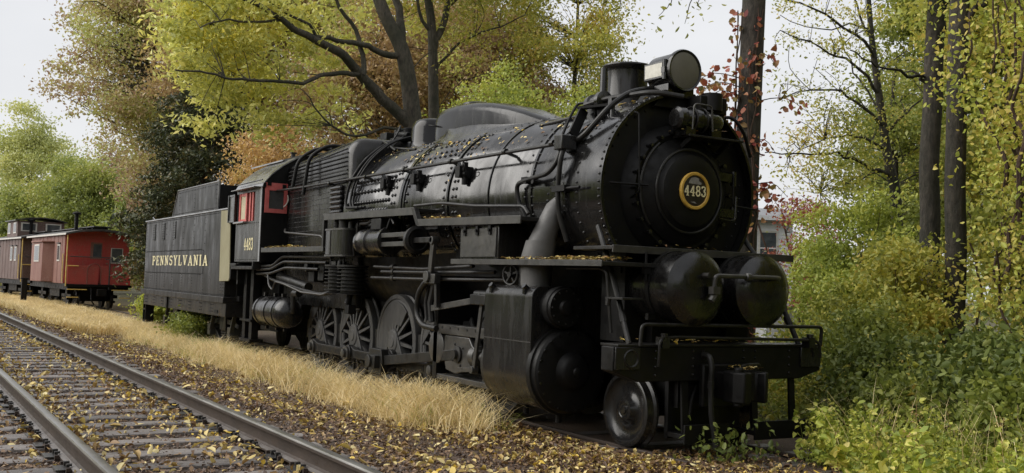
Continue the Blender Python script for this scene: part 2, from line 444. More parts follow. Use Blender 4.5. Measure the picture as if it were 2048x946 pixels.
def glyph(ch, place, depth=0.004):
    """mesh of one painted character; place(u, v, d) maps the flat box to space"""
    mb = MB(); w, segs, curves = GLY[ch]; dk = 0.0
    def quad(a, b, t, ext=0.0):
        nonlocal dk
        dx, dz = b[0]-a[0], b[1]-a[1]; L = math.hypot(dx, dz) or 1; nx, nz = -dz/L*t/2, dx/L*t/2
        c = [(a[0]+nx, a[1]+nz), (a[0]-nx, a[1]-nz), (b[0]-nx, b[1]-nz), (b[0]+nx, b[1]+nz)]
        dk += 0.00012
        mb.add([place(p[0], p[1], dep) for dep in (0.0, depth + dk) for p in c], [(4,5,6,7),(0,1,5,4),(1,2,6,5),(2,3,7,6),(3,0,4,7)])
    for a, b, t in segs: quad(a, b, t)
    for pts, t in curves:
        dk += 0.00012
        L = []; Rr = []
        for i, p in enumerate(pts):
            q0 = pts[max(i-1, 0)]; q1 = pts[min(i+1, len(pts)-1)]
            dx, dz = q1[0]-q0[0], q1[1]-q0[1]; ln = math.hypot(dx, dz) or 1
            L.append((p[0]-dz/ln*t/2, p[1]+dx/ln*t/2)); Rr.append((p[0]+dz/ln*t/2, p[1]-dx/ln*t/2))
        for i in range(len(pts) - 1):
            c = [L[i], Rr[i], Rr[i+1], L[i+1]]
            mb.add([place(p[0], p[1], dep) for dep in (0.0, depth + dk) for p in c], [(4,5,6,7),(0,1,5,4),(1,2,6,5),(2,3,7,6),(3,0,4,7)])
    return mb, w
def write(text, parent, mat, place, gap=0.12, name='painted_letter'):
    x = 0.0
    ws = [GLY[c][0] for c in text]
    total = sum(ws) + gap * (len(text) - 1)
    for c in text:
        mb, w = glyph(c, lambda u, v, d, x0=x: place((x0 + u) / total, v, d))
        mb.build(name, mat, parent, smooth=0); x += w + gap
# ------------------------------------------------------------------ ground
def sstep(a, b, x):
    t = np.clip((x - a) / (b - a), 0, 1); return t * t * (3 - 2 * t)
_nr = np.random.default_rng(3)
_K = _nr.normal(0, 1, (22, 2)); _K *= (_nr.uniform(0.5, 5.5, 22) / np.linalg.norm(_K, axis=1))[:, None]; _PH = _nr.uniform(0, 6.28, 22)
def lump(x, y):
    x = np.asarray(x, float); y = np.asarray(y, float); s = 0
    for k, p in zip(_K, _PH): s = s + np.sin(k[0]*x + k[1]*y + p) / (1.2 + np.hypot(*k))
    return s / 6.0
SKEW = 0.0077                       # the running line is not quite parallel to the siding
def track_y(x): return -6.167 + SKEW * np.asarray(x, float)
def gz(x, y):
    x = np.asarray(x, float); y = np.asarray(y, float)
    d = y - SKEW * x
    z = 0.366 - 0.11 * sstep(-7.6, -8.8, d) - 0.0 * x
    z = np.where(d > -4.9, 0.366 - 0.426 * sstep(-4.85, -2.75, d), z)
    z = np.where(y > 2.0, -0.06 + 0.12 * sstep(2.0, 6.0, y), z)
    bed = np.exp(-((d + 6.167) / 1.6) ** 4)
    z = z + lump(x, y) * (0.055 - 0.047 * bed)
    return z
xs = np.concatenate([np.linspace(-600, -64, 30), np.arange(-62, 14, 0.3), np.linspace(15, 500, 25)])
ys = np.concatenate([np.linspace(-500, -14, 25), np.arange(-13, 14, 0.2), np.linspace(15, 600, 30)])
X, Y = np.meshgrid(xs, ys, indexing='ij'); Z = gz(X, Y)
nx, ny = len(xs), len(ys); idx = np.arange(nx * ny).reshape(nx, ny)
fc = np.stack([idx[:-1, :-1], idx[1:, :-1], idx[1:, 1:], idx[:-1, 1:]], -1).reshape(-1, 4)
m, n, l, b = new_mat('ballast_and_leaf_mould')
f1, raw = noise_fac(n, l, 9.0, 8, 0.75, lo=0.35, hi=0.68)
f2, _ = noise_fac(n, l, 0.9, 4, 0.6, lo=0.35, hi=0.7)
f3, raw3 = noise_fac(n, l, 34.0, 4, 0.7, lo=0.4, hi=0.7)
c = mixc(n, l, f1, (0.055, 0.036, 0.027), (0.125, 0.085, 0.064))
c = mixc(n, l, f3, c, (0.20, 0.135, 0.085))
# dry grass soil beside the siding, green growth far off and on the wood's side
tc = n.new("ShaderNodeTexCoord"); sx = n.new("ShaderNodeSeparateXYZ"); l.new(tc.outputs['Object'], sx.inputs[0])
def band(src, a, b_):
    r_ = n.new("ShaderNodeMapRange"); r_.inputs[1].default_value = a; r_.inputs[2].default_value = b_; l.new(src, r_.inputs[0]); return r_.outputs[0]
def mul(a, b_):
    q = n.new("ShaderNodeMath"); q.operation = 'MULTIPLY'
    for i, s_ in ((0, a), (1, b_)):
        if isinstance(s_, (int, float)): q.inputs[i].default_value = s_
        else: l.new(s_, q.inputs[i])
    return q.outputs[0]
dry = mul(mul(band(sx.outputs[1], -3.3, -2.7), band(sx.outputs[1], -1.2, -1.7)), band(sx.outputs[0], -1.0, -3.0))
c = mixc(n, l, mul(dry, 0.75), c, (0.26, 0.18, 0.075))
far = mul(band(sx.outputs[0], -24.0, -34.0), band(sx.outputs[1], -4.6, -3.6))
c = mixc(n, l, mul(far, 0.85), c, (0.30, 0.215, 0.10))
wood = band(sx.outputs[1], 1.6, 4.0)
c = mixc(n, l, mul(wood, 0.8), c, (0.035, 0.045, 0.014))
c = mixc(n, l, mul(f2, 0.35), c, (0.045, 0.034, 0.027))
l.new(c, b.inputs['Base Color']); b.inputs['Roughness'].default_value = 0.8
bp = n.new("ShaderNodeBump"); bp.inputs['Distance'].default_value = 0.05; bp.inputs['Strength'].default_value = 0.9
l.new(raw, bp.inputs['Height'])
bp2 = n.new("ShaderNodeBump"); bp2.inputs['Distance'].default_value = 0.02; bp2.inputs['Strength'].default_value = 0.8
l.new(raw3, bp2.inputs['Height']); l.new(bp.outputs[0], bp2.inputs['Normal']); l.new(bp2.outputs[0], b.inputs['Normal'])
MT['ground'] = m
g = mesh_np('ground', np.stack([X, Y, Z], -1).reshape(-1, 3), fc, 'ground', smooth=True)
tag(g, 'leaf strewn brown ballast and soil under the tracks', kind='structure')

# ------------------------------------------------------------------ railway tracks
def rail_profile(h, sc=1.0):
    """half profile mirrored: foot, web, head (y, z from rail base)"""
    half = [(0.070, 0.0), (0.070, 0.012), (0.030, 0.024), (0.011, 0.040), (0.009, h - 0.055), (0.014, h - 0.045), (0.036, h - 0.036), (0.037, h - 0.012), (0.030, h - 0.002), (0.018, h)]
    return [(y, z) for y, z in half] + [(-y, z) for y, z in half[::-1]]
def rail(parent, yc, ztop, h, x0, x1, name='rail', skew=0.0, tops=True, n=1, foot_mat='railfoot'):
    p = rail_profile(h)
    mb = MB()
    fn = (lambda x: yc + skew * x)
    rings = [[(x, fn(x) + a, ztop - h + b_) for a, b_ in p] for x in np.linspace(x0, x1, n + 1)]
    mb.loft(rings)
    o = mb.build(name, 'rail', parent, smooth=30)
    # bright running band and wet foot: own thin surfaces worn by wheels and rain
    hb = MB(); hb.loft([[(x, fn(x) + a, ztop + b_) for a, b_ in ((-0.0378, -0.014), (-0.031, -0.0008), (-0.0185, 0.0018), (0.0185, 0.0018), (0.031, -0.0008), (0.0378, -0.014))] for x in (x0, x1)], closed=True)
    if tops: hb.build('rail_head', 'railtop', o, smooth=30)
    if foot_mat:
        for s_ in (-1, 1):
            fb = MB(); fb.loft([[(x, fn(x) + s_ * a, ztop - h + b_) for a, b_ in ((0.0695, 0.0135), (0.031, 0.0255), (0.031, 0.0235), (0.0695, 0.0115))] for x in (x0, x1)], closed=True)
            fb.build('rail_foot', foot_mat, o, smooth=30)
    return o

trk = thing('railway_track', 'main line of two worn steel rails on weathered wooden ties strewn with leaves', 'track', (0, -6.167, 0.4))
RH = 0.175
for off in (0.7175 + 0.037, -0.7175 - 0.037):
    rail(trk, -6.167 + off, 0.58, RH, -130, 12, skew=SKEW)
# tie plates with spikes and rail anchors, one shared mesh
pl = MB()
pl.box(-0.10, 0.10, -0.165, 0.165, 0.401, 0.4115)
for sx_ in (-0.06, 0.06):
    for sy_ in (-0.083, 0.083):
        pl.box(sx_-0.011, sx_+0.011, sy_-0.011, sy_+0.011, 0.40, 0.432)
        pl.box(sx_-0.017, sx_+0.017, sy_-0.026 if sy_ > 0 else sy_-0.012, sy_+0.012 if sy_ > 0 else sy_+0.026, 0.430, 0.444)
an = MB()
for sx_ in (-0.145,):
    an.box(sx_-0.013, sx_+0.013, -0.105, 0.105, 0.385, 0.4045)
    for sy_ in (-1, 1):
        an.box(sx_-0.013, sx_+0.013, sy_*0.072, sy_*0.105, 0.39, 0.431)
tie_rng = random.Random(5)
first_plate = None; first_anchor = None
x = 6.6; i = 0
while x > -62:
    w = tie_rng.uniform(0.105, 0.125); L = tie_rng.uniform(1.25, 1.34); sh = tie_rng.uniform(-0.05, 0.05); dz = tie_rng.uniform(-0.012, 0.004)
    cy = float(track_y(x)); a = tie_rng.uniform(-0.012, 0.012)
    mb = MB()
    nseg = 10; rings = []
    for k in range(nseg + 1):
        yy = cy + sh - L + 2 * L * k / nseg; xc = x + a * (yy - cy)
        e = tie_rng.uniform(-0.006, 0.004); e2 = tie_rng.uniform(-0.006, 0.006); s_ = 0.94 if k in (0, nseg) else 1
        rings.append([(xc - w*s_, yy, 0.25), (xc - w*s_ + e2, yy, 0.392 + dz), (xc - w*s_ + 0.014, yy, 0.401 + dz + e), (xc, yy, 0.398 + dz + e * 0.6 + e2*0.7), (xc + w*s_ - 0.014, yy, 0.401 + dz + e), (xc + w*s_ + e2, yy, 0.392 + dz), (xc + w*s_, yy, 0.25)])
    mb.loft(rings)
    mb.build('tie', 'tie', trk, smooth=30)
    if x > -20:
        for off in (0.7545, -0.7545):
            if first_plate is None:
                first_plate = MB().add([(px + x, py + cy + off, pz) for px, py, pz in pl.v], pl.f).build('tie_plate', 'iron', trk, smooth=0)
                first_anchor = MB().add([(px + x, py + cy + off, pz) for px, py, pz in an.v], an.f).build('rail_anchor', 'rail', trk, smooth=0)
                base = Vector((x, cy + off, 0))
            else:
                o = first_plate.copy(); COL.objects.link(o); o.parent = trk; o.location = Vector((x, cy + off, 0)) - base
            if x > -15:
                for ax_ in (0, 0.29):
                    if ax_ == 0 and (Vector((x, cy + off, 0)) - base).length < 1e-6: continue
                    o = first_anchor.copy(); COL.objects.link(o); o.parent = trk; o.location = Vector((x + ax_, cy + off, 0)) - base
    x -= 0.535 + tie_rng.uniform(-0.035, 0.035); i += 1

sid = thing('siding_track', 'half buried rusty siding rails under the black locomotive', 'track', (0, 0, -0.1))
for yc in (-0.7545, 0.7545):
    rail(sid, yc, 0.0, 0.15, -75, 9, tops=False, foot_mat=None)
x = 8.0
while x > -26:
    w = 0.11; mb = MB(); L = tie_rng.uniform(1.2, 1.3)
    mb.box(x - w, x + w, -L, L, -0.28, -0.045 + tie_rng.uniform(-0.03, 0.012))
    mb.build('tie', 'tie', sid, smooth=0, bevel=0.01)
    x -= 0.56 + tie_rng.uniform(-0.04, 0.04)

# ------------------------------------------------------------------ stones and fallen leaves
def rand_rot(nm, rng, flat=None):
    """random orthonormal frames; flat = how far leaf normals lean from +Z"""
    if flat is None:
        nrm = rng.normal(0, 1, (nm, 3))
    else:
        nrm = np.column_stack([rng.normal(0, flat, nm), rng.normal(0, flat, nm), np.ones(nm)])
    nrm /= np.linalg.norm(nrm, axis=1)[:, None]
    t = rng.normal(0, 1, (nm, 3)); t -= nrm * (t * nrm).sum(1)[:, None]; t /= np.linalg.norm(t, axis=1)[:, None]
    return t, np.cross(nrm, t), nrm

def leaf_mesh(cen, size, rng, flat=None, wid=0.55, curl=0.18, nrm_hint=None, fine=False):
    """one kite-shaped folded leaf (4 corners) at each centre"""
    nm = len(cen)
    t, s_, nn = rand_rot(nm, rng, flat)
    if nrm_hint is not None:
        nn = nn + nrm_hint; nn /= np.linalg.norm(nn, axis=1)[:, None]
        t -= nn * (t * nn).sum(1)[:, None]; t /= np.linalg.norm(t, axis=1)[:, None]; s_ = np.cross(nn, t)
    L = size[:, None]; w = wid * rng.uniform(0.8, 1.2, nm)[:, None]; cu = curl * rng.normal(0, 1, nm)[:, None]
    if fine:          # ovate blade: two halves folded along the midrib, tip curling
        fo = np.abs(curl * rng.normal(0, 1, nm))[:, None] * L; tc_ = (curl * 1.3 * rng.normal(0, 1, nm))[:, None] * L
        sk_ = rng.normal(0, 0.06, nm)[:, None]
        b0 = cen - t * L * 0.5; tip = cen + t * L * 0.5 + nn * tc_
        r1 = cen - t * L * 0.2 + s_ * L * w * (0.5 + sk_) + nn * fo; r2 = cen + t * L * 0.2 + s_ * L * w * 0.42 + nn * (fo + tc_ * 0.4)
        l1 = cen - t * L * 0.2 - s_ * L * w * (0.5 - sk_) + nn * fo; l2 = cen + t * L * 0.2 - s_ * L * w * 0.42 + nn * (fo + tc_ * 0.4)
        co = np.stack([b0, r1, r2, tip, l2, l1], 1).reshape(-1, 3)
        q = 6 * np.arange(nm)[:, None, None]
        return co, (np.array([(0, 1, 2, 3), (0, 3, 4, 5)])[None] + q).reshape(-1, 4)
    v0 = cen - t * L * 0.5
    v1 = cen - s_ * L * w * 0.5 + nn * L * cu - t * L * 0.08
    v2 = cen + t * L * 0.5 + nn * L * curl * rng.normal(0, 1, nm)[:, None]
    v3 = cen + s_ * L * w * 0.5 + nn * L * cu - t * L * 0.08
    co = np.stack([v0, v1, v2, v3], 1).reshape(-1, 3)
    f = np.arange(nm * 4).reshape(-1, 4)
    return co, f

NST = 34000
u = RNG.uniform(0, 1, NST)
sx_ = 5.5 - 24 * u ** 1.7; sy_ = RNG.uniform(-8.6, -2.3, NST)
sz = gz(sx_, sy_) + RNG.uniform(-0.006, 0.012, NST)
rad = RNG.uniform(0.009, 0.026, NST)
octv = np.array([(1,0,0),(-1,0,0),(0,1,0),(0,-1,0),(0,0,1),(0,0,-1)], float)
octf = np.array([(0,2,4),(2,1,4),(1,3,4),(3,0,4),(2,0,5),(1,2,5),(3,1,5),(0,3,5)])
jit = 1 + RNG.uniform(-0.35, 0.35, (NST, 6, 1))
t, s_, nn = rand_rot(NST, RNG)
F3 = np.stack([t, s_, nn], 1)                       # (n,3,3)
pts = np.einsum('kj,njc->nkc', octv, F3) * jit * rad[:, None, None]
pts[:, :, 2] *= 0.7
pts += np.stack([sx_, sy_, sz], -1)[:, None, :]
fa = (octf[None] + 6 * np.arange(NST)[:, None, None]).reshape(-1, 3)
MT['stone'] = leaf_mat('ballast_stone', [(0.055, 0.040, 0.034), (0.11, 0.082, 0.068), (0.17, 0.135, 0.115), (0.26, 0.22, 0.19)], transl=0.0, clump=0.2, rough=0.6)
tag(mesh_np('gravel', pts.reshape(-1, 3), fa, 'stone'), 'brown grey crushed stone ballast along the main line', 'ballast', kind='stuff')

MT['litter_brown'] = leaf_mat('brown_litter', [(0.06, 0.035, 0.025), (0.105, 0.063, 0.040), (0.17, 0.105, 0.062), (0.30, 0.20, 0.11)], transl=0.1, clump=0.15, rough=0.55)
MT['litter_yellow'] = leaf_mat('yellow_litter', [(0.15, 0.085, 0.045), (0.27, 0.165, 0.07), (0.42, 0.29, 0.10), (0.56, 0.44, 0.17), (0.64, 0.55, 0.29), (0.60, 0.42, 0.06)], transl=0.1, clump=0.1, rough=0.5)
def scatter(nm, x0, x1, pw, y0, y1, rng, hold=None):
    u = rng.uniform(0, 1, nm); x = x1 - (x1 - x0) * u ** pw; y = rng.uniform(y0, y1, nm)
    if hold is not None:
        k = rng.uniform(0, 1, nm) < hold(x, y); x, y = x[k], y[k]
    return x, y
def litter_z(x, y):
    """height a fallen leaf comes to rest at: soil, or the tie it lies on"""
    return gz(x, y)
holdw = lambda x, y: np.clip(0.55 + 0.9 * lump(x * 1.7, y * 1.7 + 5) + 0.25 * ((y > -4.9) & (y < -2.4)), 0.12, 1)
x, y = scatter(150000, -34, 7, 1.8, -8.8, -1.2, RNG, holdw)
co, f = leaf_mesh(np.stack([x, y, litter_z(x, y) + RNG.uniform(0.004, 0.035, len(x))], -1), RNG.uniform(0.025, 0.062, len(x)), RNG, flat=0.5)
tag(mesh_np('brown_leaf_litter', co, f, 'litter_brown'), 'brown leaf litter covering the ballast between the tracks', 'leaf litter', kind='stuff')
x, y = scatter(40000, -40, 7, 1.7, -8.8, -1.0, RNG, lambda x, y: np.clip(0.5 + 1.3 * lump(x * 0.9, y * 0.9), 0.08, 1) * np.where(np.abs(y - track_y(x)) < 1.35, 0.5, 1.0))
co, f = leaf_mesh(np.stack([x, y, litter_z(x, y) + RNG.uniform(0.022, 0.05, len(x))], -1), np.clip(RNG.lognormal(-2.95, 0.38, len(x)), 0.022, 0.15), RNG, flat=0.42, fine=True, wid=0.5, curl=0.24)
tag(mesh_np('yellow_fallen_leaves', co, f, 'litter_yellow'), 'small yellow autumn leaves scattered over ballast and ties', 'fallen leaves', kind='stuff')
# litter drifted over the siding ahead of the pilot and against the rails  (siding_litter)
x = RNG.uniform(-2.2, 4.5, 15000); y = np.clip(RNG.normal(-1.1, 0.75, 15000), -2.4, 0.9)
kx = (x > 0.3) | (y < -1.0); x, y = x[kx], y[kx]
co, f = leaf_mesh(np.stack([x, y, gz(x, y) + RNG.uniform(0.01, 0.06, len(x))], -1), np.clip(RNG.lognormal(-3.05, 0.35, len(x)), 0.02, 0.11), RNG, flat=0.5, fine=True, wid=0.5, curl=0.24)
half_ = len(f) // 2
tag(mesh_np('drifted_leaves', co[:len(x) // 2 * 6], f[:len(x) // 2 * 2], 'litter_brown'), 'brown leaves drifted over the siding before the pilot', 'fallen leaves', kind='stuff')
tag(mesh_np('drifted_leaves', co[len(x) // 2 * 6:], f[len(x) // 2 * 2:] - len(x) // 2 * 6, 'litter_yellow'), 'tan and yellow leaves drifted over the siding before the pilot', 'fallen leaves', kind='stuff')
for side_, lb_ in ((-1.0, 'leaves caught along the inner side of the near main line rail'), (1.0, 'leaves caught along the inner side of the far main line rail')):
    x = 7 - 36 * RNG.uniform(0, 1, 1700) ** 1.6; y = track_y(x) + side_ * (0.62 - np.abs(RNG.normal(0, 0.2, 1700)))
    co, f = leaf_mesh(np.stack([x, y, gz(x, y) + RNG.uniform(0.02, 0.09, len(x))], -1), np.clip(RNG.lognormal(-3.0, 0.35, len(x)), 0.02, 0.11), RNG, flat=0.6, fine=True, wid=0.5, curl=0.24)
    tag(mesh_np('caught_leaves', co, f, 'litter_yellow'), lb_, 'fallen leaves', kind='stuff')
# ------------------------------------------------------------------ the locomotive
LO = thing('steam_locomotive', 'large black freight steam locomotive numbered 4483 standing on the siding', 'locomotive', (-5.5, 0, 0))
BZ = 2.99
def P_(name, mb, mat='black', parent=None, smooth=35, bevel=0.0):
    return mb.build(name, mat, parent or LO, smooth, bevel)

# boiler barrel: smokebox, courses, combustion chamber
bo = MB()
prof = [(-7.95, 1.215), (-5.62, 1.215), (-5.60, 1.205), (-5.45, 1.20), (-3.96, 1.185), (-3.94, 1.175), (-1.72, 1.165), (-1.70, 1.16)]
bo.lathe((0, 0, BZ), (1, 0, 0), prof, 72, cap0=True, cap1=False)
boiler = P_('boiler', bo, 'boiler')
sb = MB()
sb.lathe((0, 0, BZ), (1, 0, 0), [(-1.70, 1.168), (-0.20, 1.168), (-0.19, 1.185), (-0.10, 1.185), (-0.10, 1.15), (-0.24, 1.15)], 72, cap0=False, cap1=False)
smokebox = P_('smokebox', sb, 'boiler')
def rivet_ring(mb, x, r, k, a0=0, a1=2*PI, size=0.016, n=6):
    for i in range(k):
        a = a0 + (a1 - a0) * (i + 0.5) / k
        d = Vector((0, math.cos(a), math.sin(a))); mb.dome(Vector((x, 0, BZ)) + d * r, d, size, size * 0.9, n)
rv = MB()
for x_, r_, k_ in ((-0.145, 1.186, 84), (-0.62, 1.169, 60), (-1.62, 1.169, 64), (-1.80, 1.166, 64)):
    rivet_ring(rv, x_, r_, k_, size=0.019)
stuffpart(P_('rivets', rv, 'black', smokebox, 60))
rv = MB()
for x_, r_ in ((-3.80, 1.176), (-4.06, 1.186), (-3.70, 1.176)): rivet_ring(rv, x_, r_, 64, size=0.031)
for x_, r_ in ((-5.32, 1.202), (-5.75, 1.216), (-5.86, 1.216)): rivet_ring(rv, x_, r_, 60, size=0.032)
stuffpart(P_('rivets', rv, 'black', boiler, 60))
# flexible staybolt caps on the combustion chamber (large, in rows)
sbc = MB()
for row, zr in enumerate((-8, -1, 6, 15, 25)):
    a = PI - R(zr) if True else 0
    for i in range(15 if row > 2 else 16):
        for sgn in (1, -1):
            an_ = R(zr) if sgn > 0 else PI - R(zr)
            d = Vector((0, math.cos(an_), math.sin(an_)))
            xx = -7.70 + i * (0.115 if row < 3 else 0.145) + (0.05 if row % 2 else 0)
            if xx < -5.95: sbc.dome(Vector((xx, 0, BZ)) + d * 1.216, d, 0.040, 0.045, 8)
for i in range(16):
    for j in range(3):
        an_ = PI - R(38 + j * 13 + (i % 2) * 5); d = Vector((0, math.cos(an_), math.sin(an_)))
        sbc.dome(Vector((-5.05 + i * 0.085, 0, BZ)) + d * 1.197, d, 0.026, 0.03, 7) if i < 12 else None
stuffpart(P_('staybolt_caps', sbc, 'black', boiler, 60))
# boiler bands (lagging straps)
for x_, r_, w_ in ((-1.66, 1.172, 0.05), (-5.55, 1.208, 0.09), (-3.95, 1.189, 0.045), (-5.42, 1.205, 0.03), (-2.75, 1.176, 0.02)):
    mb = MB(); mb.lathe((x_ - w_/2, 0, BZ), (1, 0, 0), [(0, r_ - 0.01), (0, r_ + 0.012), (w_, r_ + 0.012), (w_, r_ - 0.01)], 72, False, False)
    P_('boiler_band', mb, 'black', boiler)

# smokebox front, door, hinges
fr = MB()
fr.lathe((0, 0, BZ), (1, 0, 0), [(-0.235, 1.149), (-0.23, 1.13), (-0.225, 0.82), (-0.19, 0.80), (-0.14, 0.74), (-0.09, 0.70), (-0.09, 0.62)], 64, False, True)
front = P_('smokebox_front', fr, 'dull')
rv = MB()
for i in range(40):
    a = 2*PI*i/40; rv.dome((-0.228, 1.06*math.cos(a), BZ + 1.06*math.sin(a)), (1, 0, 0), 0.02)
for i in range(24):
    a = 2*PI*i/24
    rv.lathe((-0.14, 0.72*math.cos(a), BZ + 0.72*math.sin(a)), (1, 0, 0), [(0, 0.02), (0.09, 0.02), (0.09, 0.03), (0.12, 0.03), (0.125, 0.012)], 6)
stuffpart(P_('bolts', rv, 'black', front, 40))
dr = MB()
dr.lathe((0, 0, BZ), (1, 0, 0), [(-0.09, 0.64), (-0.05, 0.645), (-0.03, 0.62), (0.02, 0.53), (0.07, 0.46), (0.085, 0.44), (0.10, 0.43), (0.125, 0.36), (0.135, 0.20)], 56, False, True)
door = P_('smokebox_door', dr, 'dull')
mb = MB(); mb.torus((0.055, 0, BZ), (1, 0, 0), 0.50, 0.018, 48, 8); P_('door_ring', mb, 'gear', door)
for zz in (0.22, -0.22):
    mb = MB(); mb.bar((0.09, 0.15, BZ + zz), (-0.03, 0.78, BZ + zz), 0.10, 0.035, (1, 0, 0)); mb.cyl((-0.06, 0.80, BZ + zz - 0.09), (-0.06, 0.80, BZ + zz + 0.09), 0.035)
    P_('door_hinge', mb, 'black', door)
# arched handrails on the front
mb = MB(); mb.torus((0.0, 0, BZ), (1, 0, 0), 0.69, 0.016, 30, 8, R(38), R(128)); P_('front_grab_rail', mb, 'gear')
mb = MB(); mb.tube(fil([(-0.05, -0.78, BZ + 0.88), (0.0, -0.74, BZ + 0.86), (0.02, -0.72, BZ - 0.05), (-0.15, -0.72, BZ - 0.12)], 0.05), 0.012); P_('front_grab_rail', mb, 'dull')
mb = MB(); mb.tube([(-0.14, -1.04, BZ + 0.04), (0.05, -0.62, BZ + 0.03)], 0.014); P_('front_grab_rail', mb, 'dull')
mb = MB(); mb.tube(fil([(-0.2, 0.70, BZ + 0.3), (0.0, 0.75, BZ + 0.28), (0.0, 0.75, BZ - 0.12), (0, 1.08, BZ - 0.14)], 0.04), 0.012); P_('front_grab_rail', mb, 'dull')
mb = MB(); mb.tube(fil([(0.12, 0.42, BZ - 0.30), (0.14, 0.60, BZ - 0.32), (0.14, 0.66, BZ - 0.30), (0.13, 0.68, BZ - 0.02)], 0.03), 0.012); P_('door_latch_bar', mb, 'black')
# round number plate
pln = MB(); pln.lathe((0.137, 0, BZ), (1, 0, 0), [(0, 0.205), (0.016, 0.205), (0.018, 0.20)], 48)
plate = P_('number_plate', pln, 'plate')
mb = MB(); mb.lathe((0.137, 0, BZ), (1, 0, 0), [(0.0, 0.183), (0.026, 0.183), (0.034, 0.191), (0.034, 0.216), (0.026, 0.224), (0.0, 0.224)], 56, False, False)
P_('plate_rim', mb, 'brass', plate)
write('4483', plate, 'cream', lambda u, v, d: (0.156 + d * 2, -0.166 + 0.332 * u, BZ - 0.064 + 0.128 * v), 0.10, 'plate_numeral')
mb = MB()
mb.prism([(-0.10, 0.085), (0.09, 0.078), (0.10, 0.10), (0.06, 0.12), (0.055, 0.15), (0.0, 0.165), (-0.06, 0.15), (-0.085, 0.12)], 'X', 0.150, 0.1585)
for i, v in enumerate(mb.v): mb.v[i] = (v[0], v[1], v[2] + BZ)
mb.add([(0.158, -0.06, BZ-0.135), (0.158, -0.01, BZ-0.125), (0.158, 0.03, BZ-0.15), (0.158, -0.02, BZ-0.145)], [(0,3,2,1)])
P_('bare_paint_patch', mb, 'chip', plate, 0)

# twin turbine device with guard on the smokebox front, shelf below
tg = MB()
tg.lathe((0.10, -0.30, 3.84), (0, 1, 0), [(0, 0.10), (0.03, 0.135), (0.12, 0.14), (0.14, 0.11), (0.20, 0.115), (0.26, 0.14), (0.36, 0.14), (0.38, 0.10), (0.46, 0.10), (0.47, 0.125), (0.60, 0.12), (0.68, 0.10), (0.72, 0.06)], 22)
tg.box(0.0, 0.2, -0.2, -0.05, 3.64, 3.74); tg.box(0.0, 0.2, 0.2, 0.35, 3.64, 3.74)
turb = P_('turbo_generator', tg, 'black')
mb = MB(); mb.torus((0.10, -0.06, 3.84), (0, 1, 0), 0.15, 0.012, 24, 6); mb.torus((0.10, 0.10, 3.84), (0, 1, 0), 0.15, 0.012, 24, 6); P_('cooling_ring', mb, 'gear', turb)
mb = MB(); mb.tube(fil([(0.26, -0.15, 3.70), (0.28, -0.15, 4.0), (0.28, 0.12, 4.0), (0.27, 0.15, 3.70)], 0.05), 0.011); P_('guard_bar', mb, 'iron', turb)
mb = MB(); mb.box(-0.2, 0.22, -0.16, 0.70, 3.625, 3.65); P_('front_shelf', mb, 'gear', None, 35, 0.004)
mb = MB()
for s_ in (-1, 1): mb.bar((-0.2, s_ * 0.30 + 0.2, 3.40), (0.18, s_ * 0.30 + 0.2, 3.62), 0.03, 0.06)
P_('shelf_bracket', mb, 'dull')
# dark block and pipes beneath the headlight
mb = MB(); mb.box(-0.22, 0.10, 0.10, 0.52, 3.96, 4.16); mb.cyl((0.05, 0.32, 3.98), (0.05, 0.32, 4.20), 0.13); mb.cyl((-0.02, 0.50, 3.9), (-0.02, 0.50, 4.12), 0.07)
P_('feed_valve', mb, 'dull', None, 35, 0.01)
mb = MB(); mb.tube(fil([(-0.2, 0.62, 3.95), (0.0, 0.70, 3.98), (0.05, 0.85, 3.8), (0.0, 1.02, 3.5)], 0.1), 0.022); P_('front_pipe', mb, 'dull')

# stack
st = MB()
st.lathe((-1.24, 0, 4.02), (0, 0, 1), [(0, 0.36), (0.10, 0.315), (0.16, 0.285), (0.20, 0.275), (0.50, 0.265), (0.60, 0.275), (0.63, 0.31), (0.665, 0.325), (0.685, 0.32), (0.69, 0.27), (0.60, 0.25), (0.2, 0.24)], 40, False, True)
P_('smokestack', st, 'jacket')
# headlight
hl = MB()
hl.lathe((-0.10, 0, 4.47), (-1, 0, 0), [(-0.02, 0.225), (-0.03, 0.25), (0.0, 0.262), (0.03, 0.258), (0.04, 0.235), (0.44, 0.235), (0.48, 0.20), (0.49, 0.12)], 40, False, True)
hl.box(-0.52, -0.15, -0.20, 0.20, 4.14, 4.30)
head = P_('headlight', hl, 'black')
mb = MB(); mb.lathe((-0.10, 0, 4.47), (1, 0, 0), [(0.0, 0.226), (0.016, 0.222), (0.03, 0.16), (0.036, 0.05)], 40); P_('lens', mb, 'lens', head)
for s_ in (-1, 1):
    mb = MB(); mb.box(-0.55, -0.17, s_*0.20, s_*0.262, 4.365, 4.575); P_('number_box', mb, 'black', head, 35, 0.006)
    mb = MB(); mb.box(-0.525, -0.20, s_*0.255, s_*0.2665, 4.39, 4.55); P_('number_glass', mb, 'numglass', head)
mb = MB(); mb.cyl((-0.15, -0.26, 4.34), (-0.15, -0.26, 4.58), 0.03); mb.box(-0.185, -0.12, -0.29, -0.24, 4.42, 4.49); P_('lens_hinge', mb, 'black', head)
mb = MB(); mb.prism([(-0.40, 4.0), (0.40, 4.0), (0.24, 4.22), (-0.24, 4.22)], 'X', -0.62, -0.16); P_('headlight_bracket', mb, 'dull', None, 35, 0.01)
